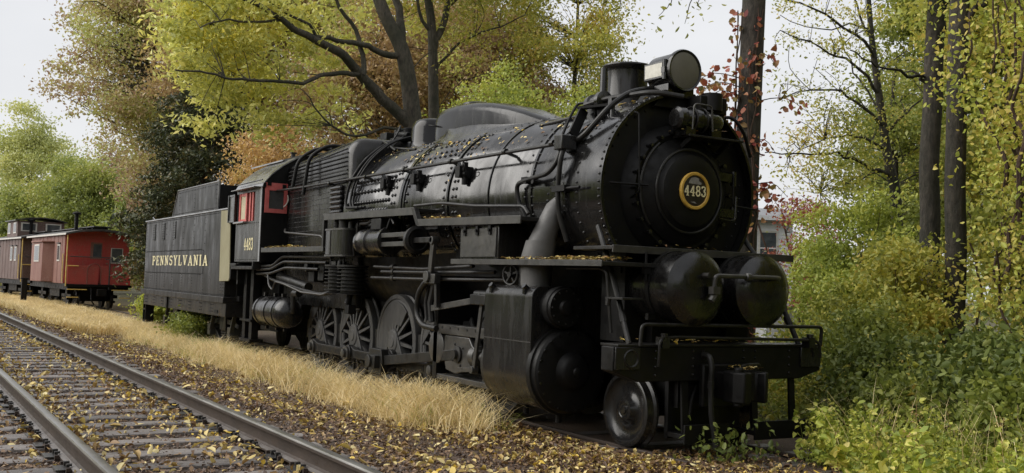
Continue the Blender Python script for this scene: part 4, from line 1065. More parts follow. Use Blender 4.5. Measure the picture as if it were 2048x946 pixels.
# rods: crank pins, side rods, main rod
def pin(i): return DX[i] + PINX, 0.7875 + PINZ
rodx = [pin(i)[0] for i in range(5)]; rz = pin(0)[1]
for s_ in (-1, 1):
    for i in range(4):
        x0, x1 = rodx[i + 1], rodx[i]
        yy = s_ * (1.02 if i in (1, 2) else 1.00)
        mb = MB(); poly = []
        for cx, a0, a1 in ((x1, -90, 90), (x0, 90, 270)):
            for k in range(11):
                a = R(a0 + (a1 - a0) * k / 10); rr = 0.15 if not (i in (1, 2) and abs(cx - rodx[2]) < 0.01) else 0.19
                poly.append((cx + rr*math.cos(a), rz + rr*math.sin(a)))
            if cx == x1: poly += [(x1 - 0.24, rz + 0.075), (x0 + 0.24, rz + 0.075)]
            else: poly += [(x0 + 0.24, rz - 0.075), (x1 - 0.24, rz - 0.075)]
        o_ = 0.055 if i % 2 else 0.0
        mb.prism(poly, 'Y', yy - 0.045 + s_*o_, yy + 0.045 + s_*o_); o = P_('side_rod', mb, 'gear', None, 35, 0.008)
        g_ = MB(); g_.box(x0 + 0.30, x1 - 0.30, yy + s_*(0.045 + o_), yy + s_*(0.05 + o_), rz - 0.045, rz + 0.045); P_('rod_flute', g_, 'dull', o)
    for i in range(5):
        px, pz = rodx[i], rz
        mb = MB(); mb.lathe((px, s_*0.9, pz), (0, s_, 0), [(0, 0.11), (0.16, 0.11), (0.17, 0.125), (0.235, 0.125), (0.24, 0.08), (0.29, 0.075), (0.30, 0.03)], 22, False, True); P_('crank_pin', mb, 'iron' if i != 2 else 'gear')
    # main rod from third driver to crosshead, eccentric crank outside
    cx0, cz0 = -3.35, 0.80
    mb = MB(); mb.bar((rodx[2], s_*1.24, rz), (cx0, s_*1.20, cz0), 0.07, 0.15)
    mb.prism([(rodx[2] - 0.24, rz - 0.20), (rodx[2] + 0.24, rz - 0.20), (rodx[2] + 0.30, rz), (rodx[2] + 0.24, rz + 0.20), (rodx[2] - 0.24, rz + 0.20)], 'Y', s_*1.18, s_*1.31)
    P_('main_rod', mb, 'gear', None, 35, 0.008)
    mb = MB(); mb.cyl((rodx[2], s_*1.2, rz), (rodx[2], s_*1.44, rz), 0.10); mb.box(rodx[2] - 0.12, rodx[2] + 0.2, s_*1.3, s_*1.40, rz - 0.1, rz + 0.1)
    P_('eccentric_crank', mb, 'gear', None, 35, 0.006)
    # crosshead in its guides
    mb = MB(); mb.prism([(-3.72, 0.56), (-3.42, 0.52), (-3.02, 0.60), (-2.92, 0.72), (-2.80, 0.74), (-2.80, 0.88), (-2.95, 0.94), (-3.05, 1.05), (-3.78, 1.05), (-3.80, 0.8)], 'Y', s_*1.06, s_*1.23); ch = P_('crosshead', mb, 'iron', None, 35, 0.012)
    mb = MB(); mb.lathe((-3.35, s_*1.2, 0.80), (0, s_, 0), [(0, 0.12), (0.06, 0.12), (0.07, 0.07), (0.11, 0.06)], 20, False, True); [mb.dome((-3.35 + 0.17*math.cos(a), s_*1.232, 0.80 + 0.17*math.sin(a)), (0, s_, 0), 0.022) for a in (0.6, 2.2, 3.7, 5.2)]; P_('wrist_pin', mb, 'gear', ch)
    mb = MB(); mb.lathe((-2.98, s_*1.14, 0.80), (1, 0, 0), [(0, 0.15), (0.12, 0.14), (0.16, 0.07), (1.0, 0.06)], 20, False, True); P_('piston_rod', mb, 'iron', ch)
    mb = MB(); mb.lathe((-4.02, s_*1.14, 0.86), (0, s_, 0), [(0, 0.24), (0.10, 0.24), (0.11, 0.22)], 28, False, True); P_('guide_yoke_disc', mb, 'iron')
    for z0, z1, x0, x1 in ((1.06, 1.20, -3.98, -1.95), (0.40, 0.48, -3.98, -1.95)):
        mb = MB(); mb.box(x0, x1, s_*1.05, s_*1.24, z0, z1); P_('guide_bar', mb, 'iron', None, 35, 0.008)
    mb = MB(); [mb.cyl((x_, s_*1.245, 1.155), (x_, s_*1.235, 1.155), 0.02, n=8) for x_ in np.linspace(-3.85, -2.1, 8)]; P_('guide_bolts', mb, 'gear')
    mb = MB(); mb.box(-4.10, -3.98, s_*0.55, s_*1.25, 0.4, 1.9); P_('guide_yoke', mb, 'dull')
    # combination lever and link
    mb = MB(); mb.bar((-2.52, s_*1.33, 1.62), (-2.70, s_*1.33, 0.62), 0.035, 0.075, (1, 0, 0)); mb.cyl((-2.52, s_*1.28, 1.60), (-2.52, s_*1.38, 1.60), 0.06, n=14); mb.cyl((-2.70, s_*1.28, 0.64), (-2.70, s_*1.38, 0.64), 0.05, n=14); mb.bar((-2.70, s_*1.33, 0.64), (-3.2, s_*1.3, 0.60), 0.03, 0.06)
    P_('combination_lever', mb, 'iron', None, 35, 0.005)
    mb = MB(); mb.bar((-4.0, s_*1.34, 1.42), (-2.50, s_*1.33, 1.60), 0.045, 0.085); mb.cyl((-2.52, s_*1.27, 1.60), (-2.52, s_*1.40, 1.60), 0.07, n=14); P_('radius_rod', mb, 'iron', None, 35, 0.005)
    mb = MB(); mb.box(-2.72, -2.30, s_*1.24, s_*1.42, 1.52, 1.66); mb.cyl((-2.70, s_*1.33, 1.66), (-2.2, s_*1.33, 1.66), 0.055, n=14); P_('valve_crosshead', mb, 'gear', None, 35, 0.01)
    # expansion link frame: open loop casting
    lk = MB(); lk.tube(fil([(-3.78, s_*1.40, 1.80), (-4.10, s_*1.40, 1.82), (-4.36, s_*1.40, 1.62), (-4.40, s_*1.40, 1.32), (-4.18, s_*1.40, 1.16), (-3.72, s_*1.40, 1.14)], 0.12, 6), 0.045, 8); lk.bar((-3.76, s_*1.40, 1.84), (-3.72, s_*1.40, 1.44), 0.06, 0.07, (1, 0, 0))
    lkf = P_('link_frame', lk, 'gear', None, 50)
    mb = MB(); mb.tube([(-3.98, s_*1.32, 1.78), (-4.10, s_*1.32, 1.5), (-4.04, s_*1.32, 1.22)], 0.05, 8); mb.tube([(-4.18, s_*1.32, 1.76), (-4.26, s_*1.32, 1.5), (-4.2, s_*1.32, 1.24)], 0.028, 8); P_('expansion_link', mb, 'gear', lkf)
    # reverse shaft arm
    mb = MB(); mb.bar((-3.80, s_*1.45, 2.40), (-3.94, s_*1.42, 1.86), 0.055, 0.11, (1, 0, 0)); mb.cyl((-3.94, s_*1.3, 1.88), (-3.94, s_*1.5, 1.88), 0.085, n=16); mb.cyl((-3.80, s_*1.38, 2.40), (-3.80, s_*1.50, 2.40), 0.06, n=16); mb.box(-4.05, -3.72, s_*1.36, s_*1.46, 1.78, 1.92)
    P_('reverse_arm', mb, 'iron', None, 35, 0.006)

# power reverse cylinder with its guide
pr = MB(); pr.lathe((-6.45, -1.42, 2.42), (1, 0, 0), [(0, 0.16), (0.01, 0.205), (0.10, 0.215), (0.12, 0.20), (0.34, 0.20), (0.36, 0.225), (0.48, 0.225), (0.50, 0.20), (0.95, 0.20), (0.97, 0.225), (1.06, 0.225), (1.08, 0.12)], 32)
pwr = P_('power_reverse', pr, 'jacket', None, 40)
for yy, zz in ((-1.56, 2.50), (-1.56, 2.36), (-1.28, 2.5)):
    mb = MB(); mb.box(-5.4, -4.45, yy - 0.025, yy + 0.025, zz - 0.035, zz + 0.035); P_('guide_bar', mb, 'iron', pwr, 35, 0.004)
mb = MB(); mb.lathe((-4.50, -1.42, 2.42), (1, 0, 0), [(0, 0.20), (0.10, 0.215), (0.12, 0.16), (0.10, 0.14)], 28, True, True); mb.box(-4.46, -3.78, -1.50, -1.38, 2.37, 2.45); P_('reach_end', mb, 'gear', pwr, 35, 0.006)
mb = MB(); mb.box(-5.9, -5.5, -1.55, -1.25, 2.60, 2.78); mb.cyl((-5.62, -1.42, 2.6), (-5.62, -1.42, 2.86), 0.06); mb.cyl((-5.8, -1.42, 2.6), (-5.8, -1.42, 2.82), 0.04); mb.bar((-5.45, -1.48, 2.55), (-5.25, -1.50, 2.76), 0.03, 0.05); P_('valve_block', mb, 'dull', None, 35, 0.012)
mb = MB(); mb.tube(fil([(-6.55, -1.45, 2.73), (-6.2, -1.47, 2.72), (-5.9, -1.47, 2.80), (-5.3, -1.47, 2.80), (-5.15, -1.47, 2.68)], 0.08), 0.026); mb.tube(fil([(-6.7, -1.44, 2.74), (-6.72, -1.44, 2.55), (-6.85, -1.44, 2.36), (-6.9, -1.4, 2.2)], 0.06), 0.024); P_('air_pipe', mb, 'gear')
# air compressor: cased steam end over finned air end
ac = MB()
rp_ = []
for i in range(20):
    a = 2*PI*i/20; rp_.append((-7.48 + 0.46*math.copysign(abs(math.cos(a))**0.35, math.cos(a)), -1.36 + 0.22*math.copysign(abs(math.sin(a))**0.35, math.sin(a))))
ac.prism(rp_, 'Z', 2.21, 2.66)
acm = P_('air_compressor', ac, 'jacket', None, 40, 0.012)
for zz in (2.20, 2.655):
    mb = MB(); mb.prism([(-7.48 + (p[0] + 7.48)*1.03, -1.36 + (p[1] + 1.36)*1.05) for p in rp_], 'Z', zz - 0.015, zz + 0.015); P_('casing_rim', mb, 'iron', acm)
mb = MB(); mb.box(-7.60, -7.575, -1.590, -1.575, 2.22, 2.64); P_('casing_seam', mb, 'iron', acm)
mb = MB(); mb.cyl((-7.75, -1.4, 2.66), (-7.75, -1.4, 2.86), 0.05); mb.cyl((-7.75, -1.4, 2.72), (-7.75, -1.4, 2.78), 0.075); mb.cyl((-7.4, -1.4, 2.66), (-7.4, -1.4, 2.83), 0.10); mb.cyl((-7.2, -1.35, 2.66), (-7.2, -1.35, 2.80), 0.06); P_('oil_cup', mb, 'gear', acm)
fins = MB()
prof = [(0, 0.27)]
for k in range(7):
    z_ = 0.03 + k * 0.062; prof += [(z_, 0.20), (z_ + 0.03, 0.20), (z_ + 0.031, 0.265), (z_ + 0.045, 0.265), (z_ + 0.046, 0.20)]
prof += [(0.47, 0.27), (0.50, 0.27)]
fins.lathe((-7.62, -1.36, 1.54), (0, 0, 1), prof, 26); fins.lathe((-7.18, -1.30, 1.54), (0, 0, 1), prof, 26)
P_('finned_cylinder', fins, 'gear', acm, 30)
mb = MB(); mb.cyl((-7.85, -1.45, 2.0), (-7.85, -1.45, 2.22), 0.022, n=8); mb.cyl((-7.55, -1.36, 2.0), (-7.55, -1.36, 2.22), 0.05); mb.box(-7.7, -7.5, -1.5, -1.3, 2.04, 2.10); mb.cyl((-7.25, -1.45, 2.0), (-7.25, -1.45, 2.22), 0.018, n=8); mb.lathe((-7.3, -1.5, 1.95), (0, 0, 1), [(0, 0.03), (0.06, 0.05), (0.16, 0.03)], 10); mb.cyl((-7.3, -1.2, 1.3), (-7.3, -1.2, 1.54), 0.11); P_('pump_linkage', mb, 'gear', acm)
mb = MB(); mb.box(-7.33, -7.17, -1.36, -1.22, 1.20, 1.36); mb.cyl((-7.25, -1.36, 1.36), (-7.25, -1.30, 1.55), 0.05); P_('strainer', mb, 'dull', acm, 35, 0.01)

# small reservoir below the cab
rs = MB(); rs.lathe((-12.15, -1.27, 1.08), (1, 0, 0), [(0, 0.10), (0.02, 0.22), (0.10, 0.295), (0.22, 0.31), (1.55, 0.31), (1.70, 0.29), (1.82, 0.22), (1.88, 0.10)], 40)
rso = P_('air_reservoir', rs, 'jacket', None, 50)
for x_ in (-11.9, -11.25, -10.75):
    mb = MB(); mb.lathe((x_, -1.27, 1.08), (1, 0, 0), [(0, 0.305), (0, 0.325), (0.07, 0.325), (0.07, 0.305)], 40, False, False); mb.box(x_, x_ + 0.07, -1.36, -1.28, 1.39, 1.46); mb.box(x_ + 0.01, x_ + 0.06, -1.3, -1.24, 0.70, 0.78); P_('tank_strap', mb, 'black', rso)
mb = MB(); mb.tube(fil([(-10.28, -1.30, 1.10), (-10.12, -1.32, 1.12), (-10.12, -1.34, 1.50), (-9.7, -1.36, 1.50)], 0.08), 0.05, 10); mb.cyl((-9.95, -1.36, 1.49), (-9.7, -1.36, 1.49), 0.075, n=12); P_('reservoir_pipe', mb, 'gear')

# pipework below the cab and running board
for k, (z0, z1, xa, xb, xe) in enumerate(((2.02, 2.20, -11.2, -10.6, -7.9), (1.95, 2.10, -11.3, -10.5, -8.2), (1.86, 1.98, -11.3, -10.4, -8.6))):
    mb = MB(); mb.tube(fil([(-12.3, -1.40, z0 - 0.02), (xa, -1.42, z0), (xb, -1.42, z1), (xe, -1.40, z1 - 0.02)], 0.15), 0.028); P_('cab_pipe', mb, 'gear')
mb = MB(); mb.tube(fil([(-12.2, -1.30, 1.84), (-11.3, -1.35, 1.72), (-9.6, -1.35, 1.56), (-8.5, -1.38, 1.50), (-7.9, -1.36, 1.56)], 0.2), [0.07] * 6 + [0.07] * 20 if False else 0.034, 10); P_('cab_pipe', mb, 'gear')
mb = MB(); mb.cyl((-11.2, -1.25, 1.80), (-9.5, -1.25, 1.62), 0.095, 0.085); P_('injector_body', mb, 'gear')
mb = MB(); mb.tube(fil([(-11.5, -1.42, 1.84), (-11.35, -1.44, 1.62), (-11.1, -1.44, 1.52), (-10.95, -1.44, 1.70), (-10.4, -1.44, 1.66), (-9.4, -1.42, 1.52), (-8.3, -1.42, 1.50), (-7.9, -1.4, 1.58)], 0.08), 0.02); P_('cab_pipe', mb, 'iron')
for z_, x0, x1 in ((2.02, -6.3, -2.9), (1.94, -6.0, -2.3), (1.84, -6.4, -2.0)):
    mb = MB(); mb.tube([(x0, -1.28, z_), (-4.4, -1.30, z_ - (0.03 if z_ > 2 else 0)), (x1, -1.28, z_ + 0.02)], 0.026); mb.cyl((-5.6, -1.28, z_ - 0.0), (-5.5, -1.28, z_), 0.045, n=10); P_('valve_pipe', mb, 'gear')
mb = MB(); mb.box(-9.4, -9.1, -1.3, -1.0, 1.72, 2.1); mb.box(-8.9, -8.6, -1.3, -1.0, 1.75, 2.05); mb.cyl((-9.25, -1.3, 2.0), (-9.25, -1.42, 2.0), 0.09); P_('lubricator', mb, 'dull', None, 35, 0.012)
mb = MB(); mb.tube(fil([(-11.3, -1.16, 2.78), (-10.9, -1.30, 2.70), (-8.7, -1.34, 2.58), (-8.5, -1.34, 2.5)], 0.15), 0.02); mb.bar((-8.45, -1.34, 2.68), (-8.42, -1.34, 2.36), 0.05, 0.09, (1, 0, 0)); P_('board_handrail', mb, 'iron')

# front: air tanks, walkway sheet, beam, railings
for s_ in (-1, 1):
    tk = MB(); tk.lathe((0, s_*0.50, 1.83), (1, 0, 0), [(-0.30, 0.12), (-0.27, 0.26), (-0.20, 0.37), (-0.10, 0.408), (0.78, 0.408), (0.785, 0.414), (0.80, 0.414), (0.805, 0.404), (0.85, 0.365), (0.895, 0.28), (0.92, 0.16), (0.93, 0.05)], 56)
    tko = P_('air_tank', tk, 'black', None, 50)
    for x_ in (-0.02, 0.42):
        mb = MB(); mb.lathe((x_, s_*0.50, 1.83), (1, 0, 0), [(0, 0.405), (0, 0.42), (0.06, 0.42), (0.06, 0.405)], 48, False, False)
        mb.box(x_ + 0.005, x_ + 0.055, s_*0.88, s_*0.97, 1.98, 2.08); mb.cyl((x_ + 0.03, s_*0.93, 1.90), (x_ + 0.03, s_*0.93, 2.22), 0.016, n=8); mb.box(x_ + 0.005, x_ + 0.055, s_*0.80, s_*0.90, 1.47, 1.54)
        P_('tank_strap', mb, 'dull', tko)
    mb = MB(); mb.cyl((0.90, s_*0.50, 1.98), (1.02, s_*0.50, 1.98), 0.03, n=10); P_('tank_nozzle', mb, 'gear', tko)
mb = MB(); mb.tube(fil([(1.00, -0.42, 1.76), (1.02, -0.42, 1.98), (1.02, 0.50, 1.985), (0.93, 0.62, 1.985)], 0.05), 0.026, 10); mb.lathe((1.02, 0.02, 1.98), (0, 1, 0), [(0, 0.03), (0.01, 0.045), (0.07, 0.045), (0.08, 0.03)], 8); mb.box(0.97, 1.05, -0.47, -0.37, 1.78, 1.86); mb.cyl((1.0, -0.46, 1.70), (1.0, -0.40, 1.78), 0.04, n=8); P_('balance_pipe', mb, 'iron')
wk = MB(); wk.box(-0.35, 0.42, -1.37, 1.37, 2.235, 2.275); wko = P_('front_walkway', wk, 'gear', None, 35, 0.005)
mb = MB(); mb.box(0.405, 0.425, -1.37, 1.37, 2.20, 2.282); P_('edge_angle', mb, 'iron', wko, 35, 0.003)
mb = MB(); mb.box(-0.35, 0.1, -0.95, 0.95, 1.2, 2.24); P_('saddle_apron', mb, 'dull')
for s_ in (-1, 1):
    mb = MB(); mb.tube([(-0.22, s_*1.12, 2.52), (0.22, s_*1.22, 1.96), (0.63, s_*1.27, 1.21)], 0.032, 10); mb.cyl((0.45, s_*1.24, 1.53), (0.50, s_*1.25, 1.44), 0.042, n=10); P_('front_brace', mb, 'gear')
    if s_ < 0: mb = MB(); mb.box(0.34, 0.66, s_*1.12, s_*1.40, 1.685, 1.71); P_('front_step', mb, 'gear', None, 35, 0.004)
mb = MB(); mb.tube(fil([(-0.4, -1.42, 2.02), (0.28, -1.42, 2.02), (0.36, -1.40, 1.98), (0.42, -1.36, 1.32)], 0.08), 0.018); mb.cyl((0.38, -1.39, 1.62), (0.39, -1.385, 1.70), 0.03, n=8); P_('grab_iron', mb, 'gear')
bm_ = MB(); bm_.prism([(-1.545, 0.93), (-1.545, 1.19), (1.545, 1.19), (1.545, 0.90), (1.20, 0.81), (-1.20, 0.81)], 'X', 0.50, 0.72); beam = P_('pilot_beam', bm_, 'dull', None, 35, 0.012)
mb = MB(); mb.box(0.42, 0.74, -1.5, 1.5, 1.19, 1.215); P_('deck_plate', mb, 'gear', beam, 35, 0.004)
mb = MB(); mb.box(0.72, 0.745, -1.53, -1.20, 0.945, 1.185); mb.lathe((0.745, -1.32, 1.06), (1, 0, 0), [(0, 0.105), (0.012, 0.10), (0.012, 0.085), (-0.015, 0.06), (-0.03, 0.01)], 24, False, True); P_('poling_pocket', mb, 'jacket', beam, 35, 0.01)
mb = MB(); mb.box(0.72, 0.745, 1.20, 1.53, 0.945, 1.185); P_('poling_pocket', mb, 'jacket', beam, 35, 0.01)
rv = MB()
for y_ in (-0.98, -0.45, -0.30, 0.30, 0.48, 1.02):
    for z_ in (0.88, 0.97, 1.06, 1.14): rv.dome((0.722, y_, z_), (1, 0, 0), 0.02)
stuffpart(P_('bolts', rv, 'black', beam))
mb = MB(); mb.tube(fil([(0.76, -1.22, 1.20), (0.78, -1.22, 1.43), (0.78, 1.50, 1.425), (0.76, 1.50, 1.20)], 0.06), 0.021, 10); P_('front_railing', mb, 'gear')
mb = MB(); mb.tube(fil([(0.80, -1.00, 0.98), (0.82, -1.00, 1.28), (0.82, -0.8, 1.30), (0.82, 1.30, 1.27), (0.82, 1.42, 1.24), (0.80, 1.46, 1.06)], 0.07), 0.018, 8); lev = P_('uncoupling_lever', mb, 'gear')
for y_ in (-0.93, 1.28):
    mb = MB(); mb.box(0.72, 0.84, y_ - 0.05, y_ + 0.05, 1.18, 1.30); mb.cyl((0.80, y_, 1.26), (0.80, y_, 1.34), 0.04, n=10); P_('lever_bracket', mb, 'black', lev)
# pilot truck wheel pair: dished disc wheels
for s_ in (-1, 1):
    pw = MB(); pw.lathe((0, s_*0.69, 0.42), (0, s_, 0), [(0.0, 0.455), (0.03, 0.455), (0.05, 0.425), (0.135, 0.419), (0.14, 0.412), (0.142, 0.375), (0.11, 0.362), (0.085, 0.33), (0.06, 0.24), (0.075, 0.18), (0.11, 0.15), (0.15, 0.125), (0.155, 0.095), (0.148, 0.085), (0.150, 0.05), (0.165, 0.045), (0.167, 0.01)], 56, True, True)
    P_('pilot_wheel', pw, 'jacket', None, 40)
mb = MB(); mb.cyl((0, -0.7, 0.42), (0, 0.7, 0.42), 0.09); mb.box(-0.7, 0.6, -0.55, 0.55, 0.5, 0.8); mb.box(-0.5, 0.45, -0.62, 0.62, 0.8, 1.2); P_('pilot_truck_frame', mb, 'dull')
# dark pilot plate, foot boards, hangers
mb = MB(); mb.box(0.46, 0.52, -0.62, -0.05, 0.16, 0.82); mb.box(0.40, 0.52, -0.05, 0.45, 0.25, 0.82); P_('pilot_plate', mb, 'dull')
for y0, y1 in ((-0.62, 0.02), (0.42, 1.22)):
    mb = MB(); mb.box(0.50, 0.80, y0, y1, 0.18, 0.235); mb.box(0.785, 0.815, y0, y1, 0.13, 0.34); fbx = P_('foot_board', mb, 'dull', None, 35, 0.006)
    for y_ in ((-0.52, -0.08) if y0 < 0 else (0.52, 1.12)):
        m2 = MB(); m2.bar((0.70, y_, 0.24), (0.66, y_, 0.84), 0.09, 0.03, (1, 0, 0)); P_('hanger', m2, 'dull', fbx)
# coupler, hose
cp = MB(); cp.box(0.45, 0.95, -0.17, 0.17, 0.62, 0.92); cp.prism([(0.90, -0.17), (1.12, -0.22), (1.24, -0.16), (1.20, -0.02), (1.08, 0.02), (1.10, 0.14), (1.22, 0.17), (1.18, 0.25), (0.92, 0.22)], 'Z', 0.60, 0.94); cp.cyl((1.12, -0.14, 0.56), (1.12, -0.14, 0.99), 0.055); cp.box(0.72, 0.80, -0.36, 0.36, 0.52, 1.0)
P_('coupler', cp, 'dull', None, 35, 0.02)
mb = MB(); mb.tube(fil([(1.12, -0.10, 1.0), (1.12, 0.0, 1.02), (1.0, 0.28, 1.01), (0.9, 0.40, 0.92)], 0.05), 0.016); P_('coupler_lift_rod', mb, 'gear')
mb = MB(); mb.tube(fil([(0.74, -0.32, 1.10), (0.86, -0.33, 1.10), (0.90, -0.33, 0.98), (0.90, -0.34, 0.78), (0.92, -0.34, 0.45), (0.96, -0.30, 0.12), (1.0, -0.26, 0.04)], 0.06), 0.032, 10); mb.cyl((0.90, -0.338, 0.82), (0.90, -0.338, 0.74), 0.042, n=10); mb.cyl((0.955, -0.30, 0.16), (0.975, -0.285, 0.08), 0.045, n=10); P_('air_hose', mb, 'gear')
mb = MB(); mb.tube(fil([(0.62, -0.30, 0.75), (0.66, -0.40, 0.62), (0.66, -0.42, 0.42)], 0.08), 0.018); P_('signal_hose', mb, 'dull')

# ------------------------------------------------------------------ cab
CY = 1.55
cabp = MB()
# outline pieces of the near wall, far wall, front wall
for s_ in (-1, 1):
    y0, y1 = (s_*CY, s_*(CY - 0.03))
    cabp.box(-13.55, -11.70, y0, y1, 2.10, 2.97)          # below the window
    cabp.box(-13.55, -11.70, y0, y1, 3.60, 3.72)          # header
    cabp.box(-12.20, -11.70, y0, y1, 2.97, 3.60)
    cabp.box(-13.55, -13.42, y0, y1, 2.97, 3.60)
cab = P_('cab', cabp, 'cabside', None, 35)
fwl = MB()
for s_ in (-1, 1):
    fwl.box(-11.72, -11.69, s_*CY, s_*0.95, 2.10, 3.13)
    fwl.box(-11.72, -11.69, s_*0.95, s_*1.02, 3.13, 3.76); fwl.box(-11.72, -11.69, s_*1.50, s_*CY, 3.13, 3.72)
    fwl.prism([(s_*CY, 3.72), (s_*1.02, 3.76), (s_*0.0, 3.9), (0.0, 4.50), (s_*0.45, 4.46), (s_*0.85, 4.33), (s_*1.15, 4.14), (s_*1.38, 3.95)], 'X', -11.72, -11.69)
P_('front_wall', fwl, 'dull', cab, 35)
mb = MB(); mb.box(-13.5, -11.75, -1.5, 1.5, 2.08, 2.16); mb.box(-12.1, -11.75, -1.0, 1.0, 2.1, 3.9); mb.box(-13.5, -13.4, -1.5, 1.5, 1.6, 2.1); P_('cab_floor', mb, 'dull', cab)
rf = MB()
def roof_ring(x, dz=0.0, t=0.03):
    pts = [(0.0, 4.52), (0.45, 4.475), (0.85, 4.345), (1.15, 4.155), (1.38, 3.96), (1.53, 3.78), (1.575, 3.70)]
    o = [(x, -p[0], p[1] + dz) for p in pts[::-1]] + [(x, p[0], p[1] + dz) for p in pts[1:]]
    i_ = [(x, p[0], p[1] + dz - t) for p in pts[::-1]] + [(x, -p[0], p[1] + dz - t) for p in pts[1:]]
    return o + i_
rf.loft([roof_ring(-13.62), roof_ring(-11.62)])
roofo = P_('cab_roof', rf, 'roof', cab, 45)
mb = MB(); mb.loft([[(x, y, z) for y, z in ((-0.95, 4.31), (-0.6, 4.43), (0, 4.54), (0.6, 4.43), (0.95, 4.31), (0.95, 4.34), (0.6, 4.46), (0, 4.57), (-0.6, 4.46), (-0.95, 4.34))] for x in (-14.6, -12.3)]); P_('roof_overhang', mb, 'roof', cab, 40)
mb = MB(); mb.cyl((-12.8, -0.55, 4.45), (-12.8, -0.55, 4.56), 0.05, n=10); mb.box(-12.86, -12.74, -0.61, -0.49, 4.55, 4.58); P_('roof_vent', mb, 'gear', cab)
mb = MB(); mb.box(-11.66, -11.60, -1.2, -0.6, 4.18, 4.30) if False else mb.box(-11.66, -11.62, -1.56, -1.50, 3.66, 3.74); P_('roof_bracket', mb, 'black', cab)
# red front window frame
for s_ in (-1, 1):
    mb = MB(); y0, y1 = 1.02, 1.50
    mb.box(-11.69, -11.665, s_*y0, s_*(y0 + 0.075), 3.13, 3.76); mb.box(-11.69, -11.665, s_*(y1 - 0.085), s_*y1, 3.13, 3.76); mb.box(-11.69, -11.667, s_*(y0 + 0.075), s_*(y1 - 0.085), 3.13, 3.215); mb.box(-11.69, -11.667, s_*(y0 + 0.075), s_*(y1 - 0.085), 3.60, 3.76)
    w_ = P_('front_window', mb, 'red', cab, 0)
    mb = MB(); mb.box(-11.70, -11.694, s_*(y0 + 0.05), s_*(y1 - 0.06), 3.18, 3.62); P_('pane', mb, 'dirtwin', w_)
    mb = MB(); mb.box(-11.665, -11.645, s_*1.38, s_*1.46, 3.70, 3.77); mb.box(-11.665, -11.645, s_*1.06, s_*1.14, 3.66, 3.74); P_('hinge', mb, 'black', w_)
mb = MB(); mb.tube(fil([(-11.62, -1.03, 3.52), (-11.60, -1.02, 3.40), (-11.58, -1.08, 3.30), (-11.6, -1.12, 3.26)], 0.05), 0.012); P_('window_latch', mb, 'numglass', cab)
# side window: red sashes, visor, wind wing, arm rest
mb = MB(); mb.box(-13.36, -13.28, -CY - 0.0, -1.50, 2.97, 3.60); mb.box(-12.88, -12.80, -CY - 0.0, -1.50, 2.97, 3.60); mb.box(-13.28, -12.88, -1.54, -1.505, 2.97, 3.03); mb.box(-13.28, -12.88, -1.54, -1.505, 3.54, 3.60); sash = P_('window_sash', mb, 'red', cab, 0)
mb = MB(); mb.box(-13.29, -12.87, -1.528, -1.518, 3.02, 3.55); P_('pane', mb, 'palepane', sash)
mb = MB(); mb.box(-12.66, -12.58, -1.535, -1.49, 2.97, 3.60); mb.box(-12.45, -12.38, -1.535, -1.49, 2.97, 3.60); P_('window_sash', mb, 'red', cab, 0)
mb = MB(); mb.bar((-13.55, -1.63, 3.665), (-11.85, -1.63, 3.675), 0.13, 0.018); P_('window_visor', mb, 'roof', cab, 35, 0.003)
mb = MB(); mb.tube([(-13.5, -1.575, 3.80), (-11.66, -1.575, 3.81)], 0.014); P_('gutter_rod', mb, 'black', cab)
mb = MB(); mb.box(-13.5, -12.75, -1.64, -1.54, 2.93, 2.975); P_('arm_rest', mb, 'roof', cab, 35, 0.01)
mb = MB(); mb.box(-14.02, -13.98, -1.62, -1.56, 2.98, 3.60); mb.box(-13.56, -13.50, -1.62, -1.56, 2.98, 3.60); mb.box(-13.98, -13.56, -1.61, -1.57, 2.98, 3.02); mb.box(-13.98, -13.56, -1.61, -1.57, 3.56, 3.60); ww = P_('wind_wing', mb, 'black', cab, 0)
mb = MB(); mb.box(-13.99, -13.55, -1.593, -1.588, 3.01, 3.57); P_('pane', mb, 'dirtwin', ww)
rv = MB()
for k in range(12): rv.dome((-11.76, -CY - 0.001, 2.2 + k * 0.13), (0, -1, 0), 0.016)
for k in range(14): rv.dome((-13.45 + k * 0.13, -CY - 0.001, 2.14), (0, -1, 0), 0.014)
for k in range(14): rv.dome((-13.45 + k * 0.13, -CY - 0.001, 2.925), (0, -1, 0), 0.014)
stuffpart(P_('rivets', rv, 'cabside', cab))
mb = MB(); mb.box(-11.80, -11.70, -CY - 0.012, -CY, 2.10, 3.70); P_('corner_strip', mb, 'roof', cab, 35, 0.002)
write('4483', cab, 'cream', lambda u, v, d: (-12.86 + 0.66 * u, -CY - 0.001 - d, 2.345 + 0.265 * v), 0.10, 'cab_numeral')
mb = MB(); mb.box(-13.7, -12.0, -1.6, -1.3, 1.93, 2.0); mb.box(-13.7, -13.64, -1.6, -1.3, 1.7, 2.06); mb.box(-12.05, -11.99, -1.6, -1.3, 1.93, 2.1); mb.box(-13.6, -13.2, -1.62, -1.35, 2.0, 2.06); P_('cab_step', mb, 'gear', cab, 35, 0.006)
mb = MB(); mb.box(-13.5, -12.3, -0.9, 0.9, 0.6, 1.8); mb.box(-12.9, -12.7, -1.35, -1.2, 0.35, 2.0); mb.box(-13.4, -13.2, -1.35, -1.2, 0.35, 2.0); mb.box(-13.45, -12.65, -1.4, -1.1, 0.36, 0.42); mb.box(-13.45, -12.65, -1.4, -1.1, 0.8, 0.85); P_('cab_ladder', mb, 'dull')

